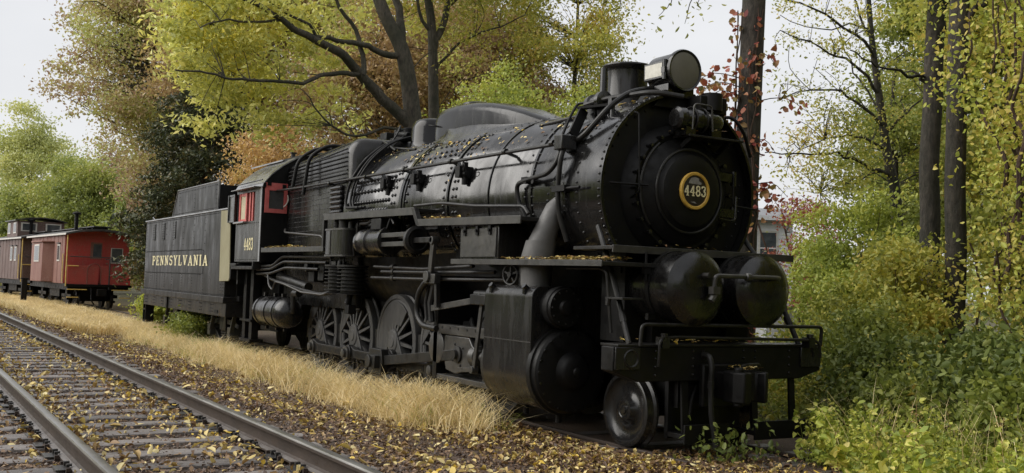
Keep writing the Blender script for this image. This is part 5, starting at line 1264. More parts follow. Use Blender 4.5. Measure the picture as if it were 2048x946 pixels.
# fallen leaves lying on the engine: on boards, boiler top, dome
def leaves_on(pts, nrm, size, name, label):
    co, f = leaf_mesh(np.array(pts), np.array(size), RNG, flat=None, wid=0.45, curl=0.10, nrm_hint=np.array(nrm) * 6, fine=True)
    o = mesh_np(name, co, f, 'litter_yellow'); tag(o, label, 'fallen leaves', kind='stuff'); return o
pts, nr, sz_ = [], [], []
for k in range(190):
    x_ = -0.4 - 7.2 * RNG.uniform(0, 1); a = R(95 + abs(RNG.normal(0, 22))) if RNG.uniform() < 0.8 else R(RNG.uniform(100, 150))
    if -2.7 > x_ > -6.2 and a < R(115): a = R(RNG.uniform(116, 142))
    rr = 1.222 if x_ < -5.5 else (1.205 if x_ < -3.9 else 1.185)
    d = np.array([0, math.cos(a), math.sin(a)]); pts.append(np.array([x_, 0, BZ]) + d * (rr + 0.006)); nr.append(d); sz_.append(RNG.uniform(0.035, 0.09))
leaves_on(pts, nr, sz_, 'fallen_leaves', 'yellow leaves stuck to the wet black boiler')
pts, nr, sz_ = [], [], []
for (x0, x1, y0, y1, z_, k_) in ((-1.9, 0.4, -1.53, -1.0, 2.115, 420), (-4.1, -3.4, -1.54, -1.2, 2.70, 150), (-11.5, -9.8, -1.54, -1.15, 2.378, 240), (-0.3, 0.4, -1.3, 1.3, 2.285, 26), (0.45, 0.7, -1.4, 1.4, 1.228, 60), (0.85, 1.15, -0.1, 0.2, 0.955, 30), (-0.2, 0.45, -0.3, 0.2, 3.66, 8)):
    for k in range(k_):
        pts.append((RNG.uniform(x0, x1), RNG.uniform(y0, y1), z_ + RNG.uniform(0.004, 0.04))); nr.append((0, 0, 0.6)); sz_.append(RNG.uniform(0.04, 0.085))
leaves_on(pts, nr, sz_, 'fallen_leaves', 'yellow and brown leaves gathered on the running boards and front deck')
# ------------------------------------------------------------------ tender
TE = thing('tender', 'black coal tender lettered PENNSYLVANIA with sloped bunker behind the engine cab', 'tender', (-18.7, 0, 0))
def T(name, mb, mat='tender', parent=None, smooth=35, bevel=0.0): return mb.build(name, mat, parent or TE, smooth, bevel)
TY = 1.55
tk = MB(); tk.box(-23.1, -14.25, -TY, TY, 1.28, 3.31); tank = T('water_tank', tk, 'tender', None, 35, 0.02)
mb = MB(); mb.box(-23.15, -14.20, -TY - 0.03, TY + 0.03, 3.30, 3.335); T('tank_top_lip', mb, 'roof', tank, 35, 0.004)
mb = MB(); mb.prism([(-20.0, 3.33), (-15.35, 3.33), (-15.30, 4.03), (-19.45, 4.03)], 'Y', -TY + 0.05, -TY + 0.08); mb.prism([(-20.0, 3.33), (-15.35, 3.33), (-15.30, 4.03), (-19.45, 4.03)], 'Y', TY - 0.08, TY - 0.05); mb.prism([(-20.0, 3.33), (-19.9, 3.33), (-19.35, 4.03), (-19.45, 4.03)], 'Y', -TY + 0.08, TY - 0.08)
T('coal_bunker', mb, 'tender', None, 35, 0.004)
mb = MB(); mb.tube([(-19.99, -TY + 0.06, 3.34), (-19.45, -TY + 0.06, 4.035), (-15.30, -TY + 0.06, 4.035), (-15.35, -TY + 0.06, 3.34)], 0.028, 8); T('bunker_beading', mb, 'roof')
mb = MB(); mb.prism([(-TY + 0.09, 3.3), (-TY + 0.09, 3.7), (-0.7, 3.95), (0, 4.1), (0.7, 3.95), (TY - 0.09, 3.7), (TY - 0.09, 3.3)], 'X', -19.3, -15.6); T('coal_load', mb, 'coal', None, 0)
mb = MB(); mb.box(-15.36, -15.28, -TY + 0.09, TY - 0.09, 3.33, 3.95); T('coal_gate', mb, 'dull')
# rivet rows
rv = MB()
def rcol(x_, z0, z1, st=0.085, y=-TY, s=0.013):
    z = z0
    while z < z1: rv.dome((x_, y - 0.001, z), (0, -1, 0), s, s * 0.9, 5); z += st
def rrow(x0, x1, z_, st=0.085, y=-TY, s=0.013):
    x = x0
    while x < x1: rv.dome((x, y - 0.001, z_), (0, -1, 0), s, s * 0.9, 5); x += st
for x_ in (-14.38, -14.60): rcol(x_, 1.35, 3.26, 0.075, s=0.016)
for x_ in (-22.95,): rcol(x_, 1.35, 3.26, 0.09)
for x_ in (-22.2, -21.4, -20.4, -19.5, -18.4, -17.3, -16.2): rcol(x_, 1.34, 1.80 if x_ < -18 else 1.72, 0.07)
for x_ in (-20.4, -19.5, -18.4, -17.3, -16.2): rcol(x_, 2.55, 3.25, 0.16)
rrow(-23.0, -14.3, 1.33); rrow(-23.0, -14.3, 3.25, 0.12)
rrow(-22.9, -16.4, 2.405, 0.07); rrow(-22.9, -16.4, 1.79, 0.07)
for x_ in (-19.2, -17.6, -15.5): rcol(x_, 3.4, 4.0, 0.11, -TY + 0.05)
rrow(-19.3, -15.4, 3.96, 0.16, -TY + 0.05); rrow(-19.8, -15.4, 3.40, 0.11, -TY + 0.05)
stuffpart(T('rivets', rv, 'tender', tank, 50))
for z_ in (2.39, 1.81):
    mb = MB(); mb.box(-23.05, -16.25, -TY - 0.008, -TY, z_ - 0.012, z_); T('plate_seam', mb, 'dull', tank)
mb = MB(); mb.box(-23.05, -16.25, -TY - 0.005, -TY, 1.812, 2.378); T('lap_plate', mb, 'tender', tank)
for x_ in (-21.95, -20.75, -19.45):
    mb = MB(); mb.box(x_ - 0.15, x_ + 0.15, -TY - 0.014, -TY, 2.72, 3.20); o = T('baffle_strip', mb, 'tender', tank, 35, 0.003)
    rb = MB()
    for k in range(7):
        for dx in (-0.09, 0.09): rb.dome((x_ + dx, -TY - 0.015, 2.76 + k * 0.066), (0, -1, 0), 0.014, 0.012, 5)
    stuffpart(T('rivets', rb, 'tender', o, 50))
write('PENNSYLVANIA', TE, 'cream', lambda u, v, d: (-22.02 + 6.2 * u, -TY - 0.006 - d, 2.0 + 0.27 * v), 0.16, 'painted_letter')
# sill, frame, steps, shield
mb = MB(); mb.box(-23.2, -14.15, -TY - 0.05, TY + 0.05, 1.14, 1.29); T('side_sill', mb, 'tender', None, 35, 0.01)
mb = MB(); mb.box(-23.05, -14.15, -TY + 0.02, TY - 0.02, 0.83, 1.14); fr_ = T('frame_side', mb, 'tender', None, 35, 0.006)
rv = MB()
for x_ in np.arange(-22.7, -14.3, 1.05):
    for dx in (-0.12, 0, 0.12):
        for z_ in (0.92, 1.0, 1.08): rv.dome((x_ + dx, -TY + 0.019, z_), (0, -1, 0), 0.016, 0.014, 5)
stuffpart(T('rivets', rv, 'tender', fr_, 50))
mb = MB(); mb.box(-20.0, -19.9, -TY - 0.02, -TY + 0.02, 0.83, 1.14); mb.box(-15.1, -14.8, -TY + 0.01, -TY + 0.018, 0.89, 0.97); T('frame_gusset', mb, 'dull', fr_)
mb = MB(); mb.prism([(-14.62, 1.64), (-13.86, 1.66), (-13.80, 1.74), (-13.95, 3.27), (-14.72, 3.29)], 'Y', -TY - 0.03, -TY - 0.005); T('canvas_shield', mb, 'olive', None, 35, 0.006)
mb = MB(); mb.box(-14.25, -13.9, -1.3, 1.3, 1.2, 1.32); mb.box(-14.2, -14.1, -1.3, -0.6, 1.3, 3.2); mb.box(-14.1, -13.7, -1.0, 1.0, 0.7, 1.2); T('drawbar_deck', mb, 'dull')
mb = MB(); mb.box(-23.3, -22.95, -TY + 0.05, -1.25, 0.30, 0.34); mb.box(-23.3, -23.26, -TY + 0.05, -1.25, 0.3, 1.1); mb.box(-22.98, -22.94, -TY + 0.05, -1.25, 0.3, 1.1); mb.box(-23.3, -22.95, -TY + 0.05, -1.25, 0.66, 0.70); T('rear_step', mb, 'dull')
mb = MB(); mb.tube(fil([(-23.0, -1.4, 3.33), (-23.0, -1.4, 3.46), (-22.6, -1.4, 3.34)], 0.05), 0.015); T('rear_grab', mb, 'roof')
# trucks
def truck(cx):
    t = None
    fm = MB()
    for s_ in (-1, 1):
        fm.bar((cx - 1.25, s_*1.02, 0.58), (cx - 0.5, s_*1.02, 0.66), 0.10, 0.12); fm.bar((cx - 0.5, s_*1.02, 0.66), (cx + 0.5, s_*1.02, 0.66), 0.10, 0.12); fm.bar((cx + 0.5, s_*1.02, 0.66), (cx + 1.25, s_*1.02, 0.58), 0.10, 0.12)
        fm.bar((cx - 0.95, s_*1.02, 0.50), (cx - 0.35, s_*1.02, 0.20), 0.09, 0.09); fm.bar((cx - 0.35, s_*1.02, 0.20), (cx + 0.35, s_*1.02, 0.20), 0.09, 0.09); fm.bar((cx + 0.35, s_*1.02, 0.20), (cx + 0.95, s_*1.02, 0.50), 0.09, 0.09)
    fm.box(cx - 0.25, cx + 0.25, -1.1, 1.1, 0.45, 0.82)
    t = T('truck', fm, 'gear', None, 35, 0.008)
    for dx in (-0.9, 0.9):
        for s_ in (-1, 1):
            mb = MB(); mb.lathe((cx + dx, s_*0.69, 0.42), (0, s_, 0), [(0, 0.45), (0.03, 0.45), (0.05, 0.425), (0.135, 0.42), (0.14, 0.37), (0.09, 0.33), (0.07, 0.22), (0.12, 0.14), (0.16, 0.12)], 32); T('wheel', mb, 'dull', t)
            mb = MB(); mb.box(cx + dx - 0.13, cx + dx + 0.13, s_*0.95, s_*1.20, 0.28, 0.56); T('journal_box', mb, 'iron', t, 35, 0.02)
            mb = MB(); mb.bar((cx + dx + 0.32, s_*1.15, 0.86), (cx + dx + 0.08, s_*1.16, 0.40), 0.05, 0.10, (0, 1, 0)); T('brake_hanger', mb, 'iron', t, 35, 0.005)
    for dx in (-0.14, 0.0, 0.14):
        mb = MB()
        for k in range(5): mb.torus((cx + dx, -1.02, 0.27 + k * 0.055), (0, 0, 1), 0.055, 0.018, 12, 6)
        T('coil_spring', mb, 'iron', t)
truck(-20.9); truck(-15.9)
mb = MB(); mb.box(-22.9, -14.4, -0.6, 0.6, 0.7, 0.9); mb.cyl((-18.4, 0.3, 0.62), (-17.4, 0.3, 0.62), 0.2); T('underframe', mb, 'dull')

# ------------------------------------------------------------------ cabooses
def caboose(name, label, x_front, y_front, ang, length, side_mat, end_mat, bay, cupola):
    root = thing(name, label, 'caboose', (0, 0, 0), 'old red cabooses on the siding')
    # built along -x from the origin, then turned and moved
    def K(n_, mb, mat, parent=None, smooth=35, bevel=0.0):
        return mb.build(n_, mat, parent or root, smooth, bevel)
    W = 1.45; L = length; p = 0.75
    mb = MB(); mb.box(-L + p, -p, -W, W, 1.12, 3.38); body = K('body', mb, side_mat, None, 35, 0.01)
    mb = MB(); mb.box(-p, -p + 0.03, -W + 0.02, W - 0.02, 1.15, 3.40); mb.prism([(-W, 3.38), (W, 3.38), (W*0.6, 3.54), (0, 3.61), (-W*0.6, 3.54)], 'X', -p - 0.02, -p + 0.03); ew = K('end_wall', mb, end_mat, None, 35, 0.006)
    # roof curved with overhangs
    rr = [(-W - 0.14, 3.36), (-W*0.6, 3.53), (0, 3.60), (W*0.6, 3.53), (W + 0.14, 3.36), (W + 0.14, 3.44), (W*0.6, 3.63), (0, 3.70), (-W*0.6, 3.63), (-W - 0.14, 3.44)]
    mb = MB(); mb.loft([[(x, y, z) for y, z in rr] for x in (-L, 0.16)]); ro = K('roof', mb, 'cab_roof_dark', None, 40)
    mb = MB(); mb.box(-L, 0.14, -W - 0.152, -W - 0.135, 3.36, 3.44); K('roof_edge', mb, 'offwhite', ro)
    mb = MB(); mb.box(-L + 0.1, 0.1, -0.4, 0.4, 3.78, 3.82); [mb.box(x, x + 0.05, -0.35, 0.35, 3.64, 3.78) for x in np.arange(-L + 0.3, 0, 1.1)]; K('roof_walk', mb, 'cab_roof_dark', ro)
    mb = MB(); mb.box(-p, 0.0, -W, W, 1.0, 1.12); mb.box(-L, -L + p, -W, W, 1.0, 1.12); K('platform', mb, 'dull', None, 35, 0.006)
    mb = MB(); mb.box(-L + 0.2, -0.2, -W + 0.1, W - 0.1, 0.85, 1.12); mb.box(-L*0.62, -L*0.38, -1.0, 1.0, 0.45, 0.85); K('underframe', mb, 'dull')
    # end door, window, trim
    mb = MB(); mb.box(-p + 0.03, -p + 0.055, -0.42, 0.30, 1.18, 3.22); d_ = K('end_door', mb, end_mat, ew, 35, 0.006)
    mb = MB(); mb.box(-p + 0.055, -p + 0.075, -0.32, 0.20, 2.30, 3.08); K('door_window_frame', mb, side_mat, d_)
    mb = MB(); mb.box(-p + 0.075, -p + 0.082, -0.20, 0.16, 2.40, 3.0); K('pane', mb, 'housewin', d_)
    mb = MB(); mb.box(-p + 0.03, -p + 0.06, 0.60, 1.15, 2.12, 2.85); wf = K('end_window', mb, 'offwhite', ew, 35, 0.004)
    mb = MB(); mb.box(-p + 0.06, -p + 0.067, 0.64, 1.11, 2.18, 2.82); K('pane', mb, 'housewin', wf)
    # railings and yellow grab posts
    for s_ in (-1, 1):
        mb = MB(); mb.tube(fil([(-0.02, s_*(W + 0.02), 1.02), (0.0, s_*(W + 0.03), 1.4), (0.0, s_*(W + 0.03), 3.36)], 0.05), 0.028, 8); K('grab_post', mb, 'yellow')
        mb = MB(); mb.tube(fil([(-p - 0.02, s_*(W + 0.04), 1.2), (-p - 0.02, s_*(W + 0.05), 2.5)], 0.05), 0.024, 8); K('grab_post', mb, 'yellow')
        mb = MB(); mb.tube([(-0.02, s_*W, 1.95), (-0.02, s_*0.95, 1.95)], 0.022, 8); mb.tube([(-0.02, s_*W, 1.5), (-0.02, s_*0.45, 1.5)], 0.018, 8) if False else None; K('end_rail', mb, 'yellow')
        mb = MB(); mb.box(-0.05, 0.03, s_*0.55, s_*1.40, 0.86, 0.90); mb.box(-0.05, 0.03, s_*0.9, s_*1.40, 0.5, 0.54); K('end_step', mb, 'yellow')
        mb = MB(); mb.box(-0.12, -0.08, s_*0.05, s_*1.40, 1.12, 2.0); K('railing_panel', mb, end_mat)
    mb = MB(); mb.tube([(-0.03, -W + 0.1, 2.38), (-0.03, 0.5, 2.38)], 0.022, 8); mb.tube([(-0.03, 0.42, 0.9), (-0.03, 0.42, 2.3)], 0.03, 8); mb.torus((-0.03, 0.42, 2.3), (0, 0, 1), 0.2, 0.02, 20, 6); K('brake_wheel', mb, 'cab_roof_dark')
    mb = MB(); mb.tube(fil([(-0.06, -0.55, 1.12), (-0.06, -0.55, 1.9), (-0.06, -0.35, 2.08), (-0.06, -0.1, 2.08), (-0.06, 0.05, 1.85), (-0.06, 0.05, 1.12)], 0.2), 0.016, 8); K('end_hoop', mb, side_mat)
    # near side: bay, windows
    if bay:
        mb = MB(); mb.prism([(-L*0.66, -W), (-L*0.62, -W - 0.45), (-L*0.36, -W - 0.45), (-L*0.32, -W)], 'Z', 1.18, 3.05); mb.prism([(-L*0.67, -W), (-L*0.63, -W - 0.52), (-L*0.35, -W - 0.52), (-L*0.31, -W)], 'Z', 3.05, 3.12); by = K('bay', mb, side_mat, None, 35, 0.01)
        wins = ((-L*0.49, -W - 0.45),); 
        mb = MB(); mb.box(-L*0.56, -L*0.43, -W - 0.48, -W - 0.44, 2.1, 2.95); w0 = K('window', mb, 'offwhite', by, 35, 0.004); mb = MB(); mb.box(-L*0.55, -L*0.44, -W - 0.487, -W - 0.478, 2.17, 2.88); K('pane', mb, 'housewin', w0)
        wl_ = (-L*0.84, -L*0.20)
    else: wl_ = (-L*0.84, -L*0.72, -L*0.32, -L*0.2)
    for xw in wl_:
        mb = MB(); mb.box(xw - 0.30, xw + 0.30, -W - 0.03, -W, 2.15, 2.95); w0 = K('window', mb, 'offwhite', body, 35, 0.004); mb = MB(); mb.box(xw - 0.23, xw + 0.23, -W - 0.037, -W - 0.028, 2.22, 2.88); K('pane', mb, 'housewin', w0)
        mb = MB(); mb.box(xw - 0.36, xw + 0.36, -W - 0.09, -W, 2.98, 3.02); K('window_hood', mb, 'cab_roof_dark', w0)
    bs = MB()
    for k in range(int((L - 1.5) / 0.9)):
        xx = -L + p + 0.4 + k * 0.9
        bs.box(xx - 0.012, xx + 0.012, -W - 0.012, -W, 1.14, 3.36)
    stuffpart(K('side_batten', bs, side_mat, body))
    mb = MB(); mb.cyl((-L*0.30, -0.55, 3.6), (-L*0.30, -0.55, 4.45), 0.09, n=14); mb.lathe((-L*0.30, -0.55, 4.42), (0, 0, 1), [(0, 0.09), (0.04, 0.2), (0.10, 0.2), (0.16, 0.06)], 16); K('smoke_jack', mb, 'dull', ro)
    if cupola:
        x0, x1 = -L*0.62, -L*0.30
        mb = MB(); mb.prism([(x0, 3.4), (x1, 3.4), (x1 - 0.12, 4.45), (x0 + 0.12, 4.45)], 'Y', -1.25, 1.25); cu = K('cupola', mb, side_mat, None, 35, 0.01)
        mb = MB(); mb.loft([[(x, y, z) for y, z in ((-1.4, 4.42), (-0.7, 4.58), (0, 4.63), (0.7, 4.58), (1.4, 4.42), (1.4, 4.48), (0.7, 4.64), (0, 4.69), (-0.7, 4.64), (-1.4, 4.48))] for x in (x0 - 0.02, x1 + 0.05)]); K('cupola_roof', mb, 'cab_roof_dark', cu, 40)
        for xw in (x0 + 0.7, x1 - 0.7):
            mb = MB(); mb.box(xw - 0.4, xw + 0.4, -1.28, -1.245, 3.72, 4.34); w0 = K('window', mb, 'offwhite', cu); mb = MB(); mb.box(xw - 0.32, xw + 0.32, -1.286, -1.278, 3.79, 4.28); K('pane', mb, 'housewin', w0)
        for yw in (-0.65, 0.65):
            mb = MB(); mb.box(x1 - 0.16, x1 - 0.03, yw - 0.42, yw + 0.42, 3.85, 4.34); w0 = K('window', mb, 'offwhite', cu); mb = MB(); mb.box(x1 - 0.03, x1 - 0.022, yw - 0.34, yw + 0.34, 3.91, 4.28); K('pane', mb, 'housewin', w0)
    # trucks
    for cx in (-1.9, -L + 1.9):
        mb = MB()
        for s_ in (-1, 1): mb.bar((cx - 1.0, s_*1.0, 0.55), (cx + 1.0, s_*1.0, 0.55), 0.1, 0.16); mb.bar((cx - 0.6, s_*1.0, 0.3), (cx + 0.6, s_*1.0, 0.3), 0.1, 0.1)
        mb.box(cx - 0.2, cx + 0.2, -1.05, 1.05, 0.3, 0.85); tr_ = K('truck', mb, 'dull', None, 35, 0.006)
        for dx in (-0.8, 0.8):
            for s_ in (-1, 1):
                mb = MB(); mb.lathe((cx + dx, s_*0.69, 0.42), (0, s_, 0), [(0, 0.45), (0.04, 0.43), (0.135, 0.42), (0.14, 0.36), (0.08, 0.3), (0.12, 0.12), (0.15, 0.1)], 24); K('wheel', mb, 'gear', tr_)
    mb = MB(); mb.box(-0.1, 0.45, -0.12, 0.12, 0.62, 0.9); mb.box(0.35, 0.55, -0.2, 0.2, 0.6, 0.92); K('coupler', mb, 'dull', None, 35, 0.02)
    mb = MB(); mb.tube(fil([(0.05, -0.4, 0.95), (0.2, -0.4, 0.9), (0.3, -0.4, 0.4), (0.25, -0.25, 0.2)], 0.08), 0.03, 8); K('air_hose', mb, 'dull')
    root.rotation_euler = (0, 0, ang); root.location = (x_front, y_front, 0)
    return root
caboose('caboose', 'dark red caboose with bay window and yellow grab posts behind the tender', -41.5, 0.18, 0.065, 9.6, 'caboose_side', 'caboose_end', True, False)
caboose('caboose', 'faded brown caboose with cupola coupled behind the red caboose', -52.4, -0.62, 0.085, 9.6, 'caboose_brown', 'caboose_brown', False, True)
# upright signal post in the grass beside the cabooses
mb = MB(); mb.box(-45.2, -44.95, -2.75, -2.5, -0.2, 1.25); mb.box(-45.25, -44.9, -2.8, -2.45, 1.25, 1.3); o = mb.build('marker_post', 'dull', None, 35, 0.01); tag(o, 'short dark square post in dry grass beside the red caboose', 'post')

# ------------------------------------------------------------------ white house and garage seen through the trees
def clapboards(mb, x0, x1, y, z0, z1, dirx=True, step=0.13, out=-1):
    z = z0
    while z < z1 - 1e-6:
        zt = min(z + step, z1)
        if dirx: mb.add([(x0, y + out*0.03, z), (x1, y + out*0.03, z), (x1, y + out*0.008, zt), (x0, y + out*0.008, zt)], [(0, 1, 2, 3)])
        else: mb.add([(y + out*0.03, x0, z), (y + out*0.03, x1, z), (y + out*0.008, x1, zt), (y + out*0.008, x0, zt)], [(0, 1, 2, 3)])
        mb.add([(x0, y, z), (x1, y, z), (x1, y + out*0.03, z), (x0, y + out*0.03, z)] if dirx else [(y, x0, z), (y, x1, z), (y + out*0.03, x1, z), (y + out*0.03, x0, z)], [(0, 1, 2, 3)])
        z = zt
def house(name, label, loc, ang, Lx, Ly, zw, ridge, wins, cat):
    root = thing(name, label, cat, loc)
    z0 = loc[2]
    def K(n_, mb, mat, parent=None, smooth=0, bevel=0.0):
        # build in local coordinates
        off = root.location.copy(); root.location = (0, 0, 0); o = mb.build(n_, mat, parent or root, smooth, bevel); root.location = off; return o
    mb = MB(); mb.box(-Lx/2, Lx/2, -Ly/2, Ly/2, 0, zw); mb.prism([(-Ly/2, zw), (Ly/2, zw), (0, ridge)], 'X', -Lx/2, Lx/2); w_ = K('wall', mb, 'white')
    cb = MB(); clapboards(cb, -Lx/2, Lx/2, -Ly/2, 0.3, zw, True, 0.16, -1); clapboards(cb, -Ly/2, Ly/2, Lx/2, 0.3, zw, False, 0.16, 1); clapboards(cb, -Ly/2, Ly/2, -Lx/2, 0.3, zw, False, 0.16, -1)
    stuffpart(K('clapboards', cb, 'white', w_))
    for s_ in (-1, 1):
        mb = MB(); e = 0.45
        y0, zz0 = s_*(Ly/2 + e), zw - e * (ridge - zw) / (Ly/2)
        mb.add([(-Lx/2 - e, y0, zz0), (Lx/2 + e, y0, zz0), (Lx/2 + e, 0, ridge + 0.05), (-Lx/2 - e, 0, ridge + 0.05), (-Lx/2 - e, y0, zz0 + 0.14), (Lx/2 + e, y0, zz0 + 0.14), (Lx/2 + e, 0, ridge + 0.19), (-Lx/2 - e, 0, ridge + 0.19)], [(0,3,2,1),(4,5,6,7),(0,1,5,4),(1,2,6,5),(2,3,7,6),(3,0,4,7)])
        ro = K('roof', mb, 'shingle')
        mb = MB(); mb.box(-Lx/2 - e, Lx/2 + e, y0 - 0.03 * (1 if s_ < 0 else -1) - 0.03, y0 + 0.03, zz0 - 0.05, zz0 + 0.16); K('fascia', mb, 'white', ro)
    for (face, u, z, w, h) in wins:
        fm = MB(); pn = MB()
        if face == 'front':
            fm.box(u - w/2 - 0.1, u + w/2 + 0.1, -Ly/2 - 0.07, -Ly/2 - 0.005, z - 0.1, z + h + 0.1); pn.box(u - w/2, u + w/2, -Ly/2 - 0.085, -Ly/2 - 0.065, z, z + h)
            bar_ = MB(); bar_.box(u - w/2, u + w/2, -Ly/2 - 0.10, -Ly/2 - 0.08, z + h/2 - 0.03, z + h/2 + 0.03)
        else:
            fm.box(Lx/2 + 0.005, Lx/2 + 0.07, u - w/2 - 0.1, u + w/2 + 0.1, z - 0.1, z + h + 0.1); pn.box(Lx/2 + 0.065, Lx/2 + 0.085, u - w/2, u + w/2, z, z + h)
            bar_ = MB(); bar_.box(Lx/2 + 0.08, Lx/2 + 0.10, u - w/2, u + w/2, z + h/2 - 0.03, z + h/2 + 0.03)
        f_ = K('window', fm, 'offwhite'); K('pane', pn, 'housewin', f_); K('meeting_rail', bar_, 'white', f_)
    root.rotation_euler = (0, 0, ang)
    return root
# placed along the line of sight right of the engine
HS = house('house', 'white clapboard house with grey roof half hidden behind the vine covered pole', (-32.25, 27.4, -0.5), R(57), 9.0, 8.0, 5.9, 6.5,
      [('front', 3.35, 3.7, 0.75, 1.5), ('front', -1.0, 3.6, 0.9, 1.5), ('front', 3.2, 0.9, 0.9, 1.5), ('side', 0, 3.6, 0.9, 1.5), ('side', 0, 1.0, 0.9, 1.5)], 'house')
GR = house('garage', 'small white garage glimpsed low through the shrubs beside the engine front', (-20.4, 22.9, -0.9), R(57), 2.6, 3.0, 2.45, 3.0,
      [('front', 0.3, 1.35, 0.8, 0.9), ('side', 0, 1.0, 0.6, 0.6)], 'garage')
# ------------------------------------------------------------------ vegetation
G = {}
G['locust'] = leaf_mat('locust_leaf', [(0.23, 0.245, 0.08), (0.36, 0.365, 0.115), (0.47, 0.455, 0.14), (0.59, 0.52, 0.165)], 0.48, 0.45, 0.5)
G['rust'] = leaf_mat('rust_leaf', [(0.15, 0.09, 0.05), (0.23, 0.155, 0.08), (0.3, 0.22, 0.1), (0.29, 0.27, 0.09)], 0.48, 0.5, 0.35)
G['mauve'] = leaf_mat('maple_leaf', [(0.18, 0.11, 0.09), (0.26, 0.175, 0.12), (0.31, 0.26, 0.12), (0.32, 0.33, 0.11), (0.29, 0.33, 0.095)], 0.48, 0.6, 0.22)
G['orange'] = leaf_mat('orange_leaf', [(0.2, 0.12, 0.06), (0.31, 0.2, 0.085), (0.42, 0.28, 0.12), (0.34, 0.28, 0.09)], 0.48, 0.4, 0.6)
G['olive'] = leaf_mat('olive_leaf', [(0.124, 0.14, 0.033), (0.214, 0.223, 0.0462), (0.33, 0.305, 0.0578), (0.363, 0.247, 0.066)], 0.48, 0.5, 0.4)
G['yellowgreen'] = leaf_mat('yellow_green_leaf', [(0.13, 0.16, 0.035), (0.2, 0.235, 0.045), (0.29, 0.305, 0.06), (0.37, 0.345, 0.08)], 0.48, 0.5, 0.5)
G['green'] = leaf_mat('green_leaf', [(0.07, 0.09, 0.02), (0.12, 0.145, 0.03), (0.18, 0.2, 0.04), (0.25, 0.24, 0.055)], 0.48, 0.55, 0.4)
G['darkgreen'] = leaf_mat('dark_green_leaf', [(0.05, 0.07, 0.018), (0.085, 0.112, 0.026), (0.13, 0.155, 0.035), (0.19, 0.2, 0.05)], 0.3, 0.4, 0.5, rough=0.45, spec=0.25)
G['conifer'] = leaf_mat('conifer_spray', [(0.0264, 0.036, 0.0204), (0.048, 0.06, 0.0288), (0.0744, 0.0864, 0.036), (0.132, 0.102, 0.042)], 0.15, 0.35, 0.8)
G['conifer_brown'] = leaf_mat('brown_spray', [(0.0825, 0.066, 0.0363), (0.148, 0.116, 0.0528), (0.214, 0.157, 0.066), (0.198, 0.181, 0.066)], 0.2, 0.4, 0.6)
G['pale'] = leaf_mat('pale_far_leaf', [(0.225, 0.255, 0.105), (0.345, 0.36, 0.15), (0.45, 0.435, 0.18)], 0.48, 0.5, 0.3)
G['fargreen'] = leaf_mat('far_green_leaf', [(0.1, 0.13, 0.04), (0.16, 0.19, 0.05), (0.23, 0.25, 0.065), (0.28, 0.26, 0.08)], 0.48, 0.6, 0.25)
G['creeper'] = leaf_mat('red_creeper_leaf', [(0.15, 0.03, 0.026), (0.24, 0.065, 0.04), (0.31, 0.13, 0.07), (0.27, 0.19, 0.07), (0.12, 0.13, 0.05)], 0.3, 0.3, 1.2)
G['crimson'] = leaf_mat('crimson_leaf', [(0.2, 0.055, 0.04), (0.31, 0.1, 0.07), (0.36, 0.17, 0.1)], 0.35, 0.4, 0.5)
G['vine'] = leaf_mat('vine_leaf', [(0.13, 0.16, 0.032), (0.22, 0.25, 0.045), (0.33, 0.34, 0.06), (0.36, 0.28, 0.075), (0.44, 0.42, 0.09)], 0.48, 0.5, 0.8)
G['lime'] = leaf_mat('lime_weed', [(0.11, 0.15, 0.03), (0.2, 0.245, 0.042), (0.31, 0.34, 0.06), (0.41, 0.4, 0.09), (0.5, 0.43, 0.15)], 0.48, 0.3, 1.4)
G['straw'] = leaf_mat('dry_grass', [(0.32, 0.235, 0.12), (0.51, 0.405, 0.21), (0.63, 0.52, 0.295), (0.73, 0.63, 0.41)], 0.3, 0.5, 1.6, rough=0.5)
G['greengrass'] = leaf_mat('green_grass', [(0.132, 0.165, 0.033), (0.247, 0.281, 0.0578), (0.429, 0.396, 0.099)], 0.3, 0.4, 0.7)
G['brownstalk'] = leaf_mat('brown_stalk', [(0.231, 0.132, 0.066), (0.412, 0.264, 0.132), (0.561, 0.412, 0.198)], 0.2, 0.3, 0.7)
for k_, v_ in G.items(): MT[k_] = v_

def leaf_cloud(blobs, per, size, rng, clump=0.32, flat=None, wid=0.55, nclump=10, shell=0.5, zsq=0.85, fine=False):
    """leaves gathered in small clumps inside each blob (x, y, z, radius, weight)"""
    cs, ss = [], []
    for (bx, by, bz, br, w) in blobs:
        k = max(3, int(nclump * w * max(0.6, br) ** 1.6)); nl = max(6, int(per * w * max(0.5, br) ** 1.8 / k))
        d = rng.normal(0, 1, (k, 3)); d /= np.linalg.norm(d, axis=1)[:, None]
        rr = rng.uniform(0, 1, k) ** (1 / 3.0); rr = rr * (1 - shell) + shell * np.sqrt(rr)
        cc = np.array([bx, by, bz]) + d * (rr * br)[:, None] * np.array([1, 1, zsq])
        q = rng.normal(0, 1, (k, nl, 3)) * np.array([1, 1, 0.6]) * (clump * rng.uniform(0.6, 1.4, k))[:, None, None]
        cs.append((cc[:, None, :] + q).reshape(-1, 3))
    cen = np.concatenate(cs)
    sz = size * rng.uniform(0.6, 1.35, len(cen))
    return leaf_mesh(cen, sz, rng, flat=flat, wid=wid, fine=fine)

def tree_root(name, label, cat, base, group=None):
    return thing(name, label, cat, base, group)

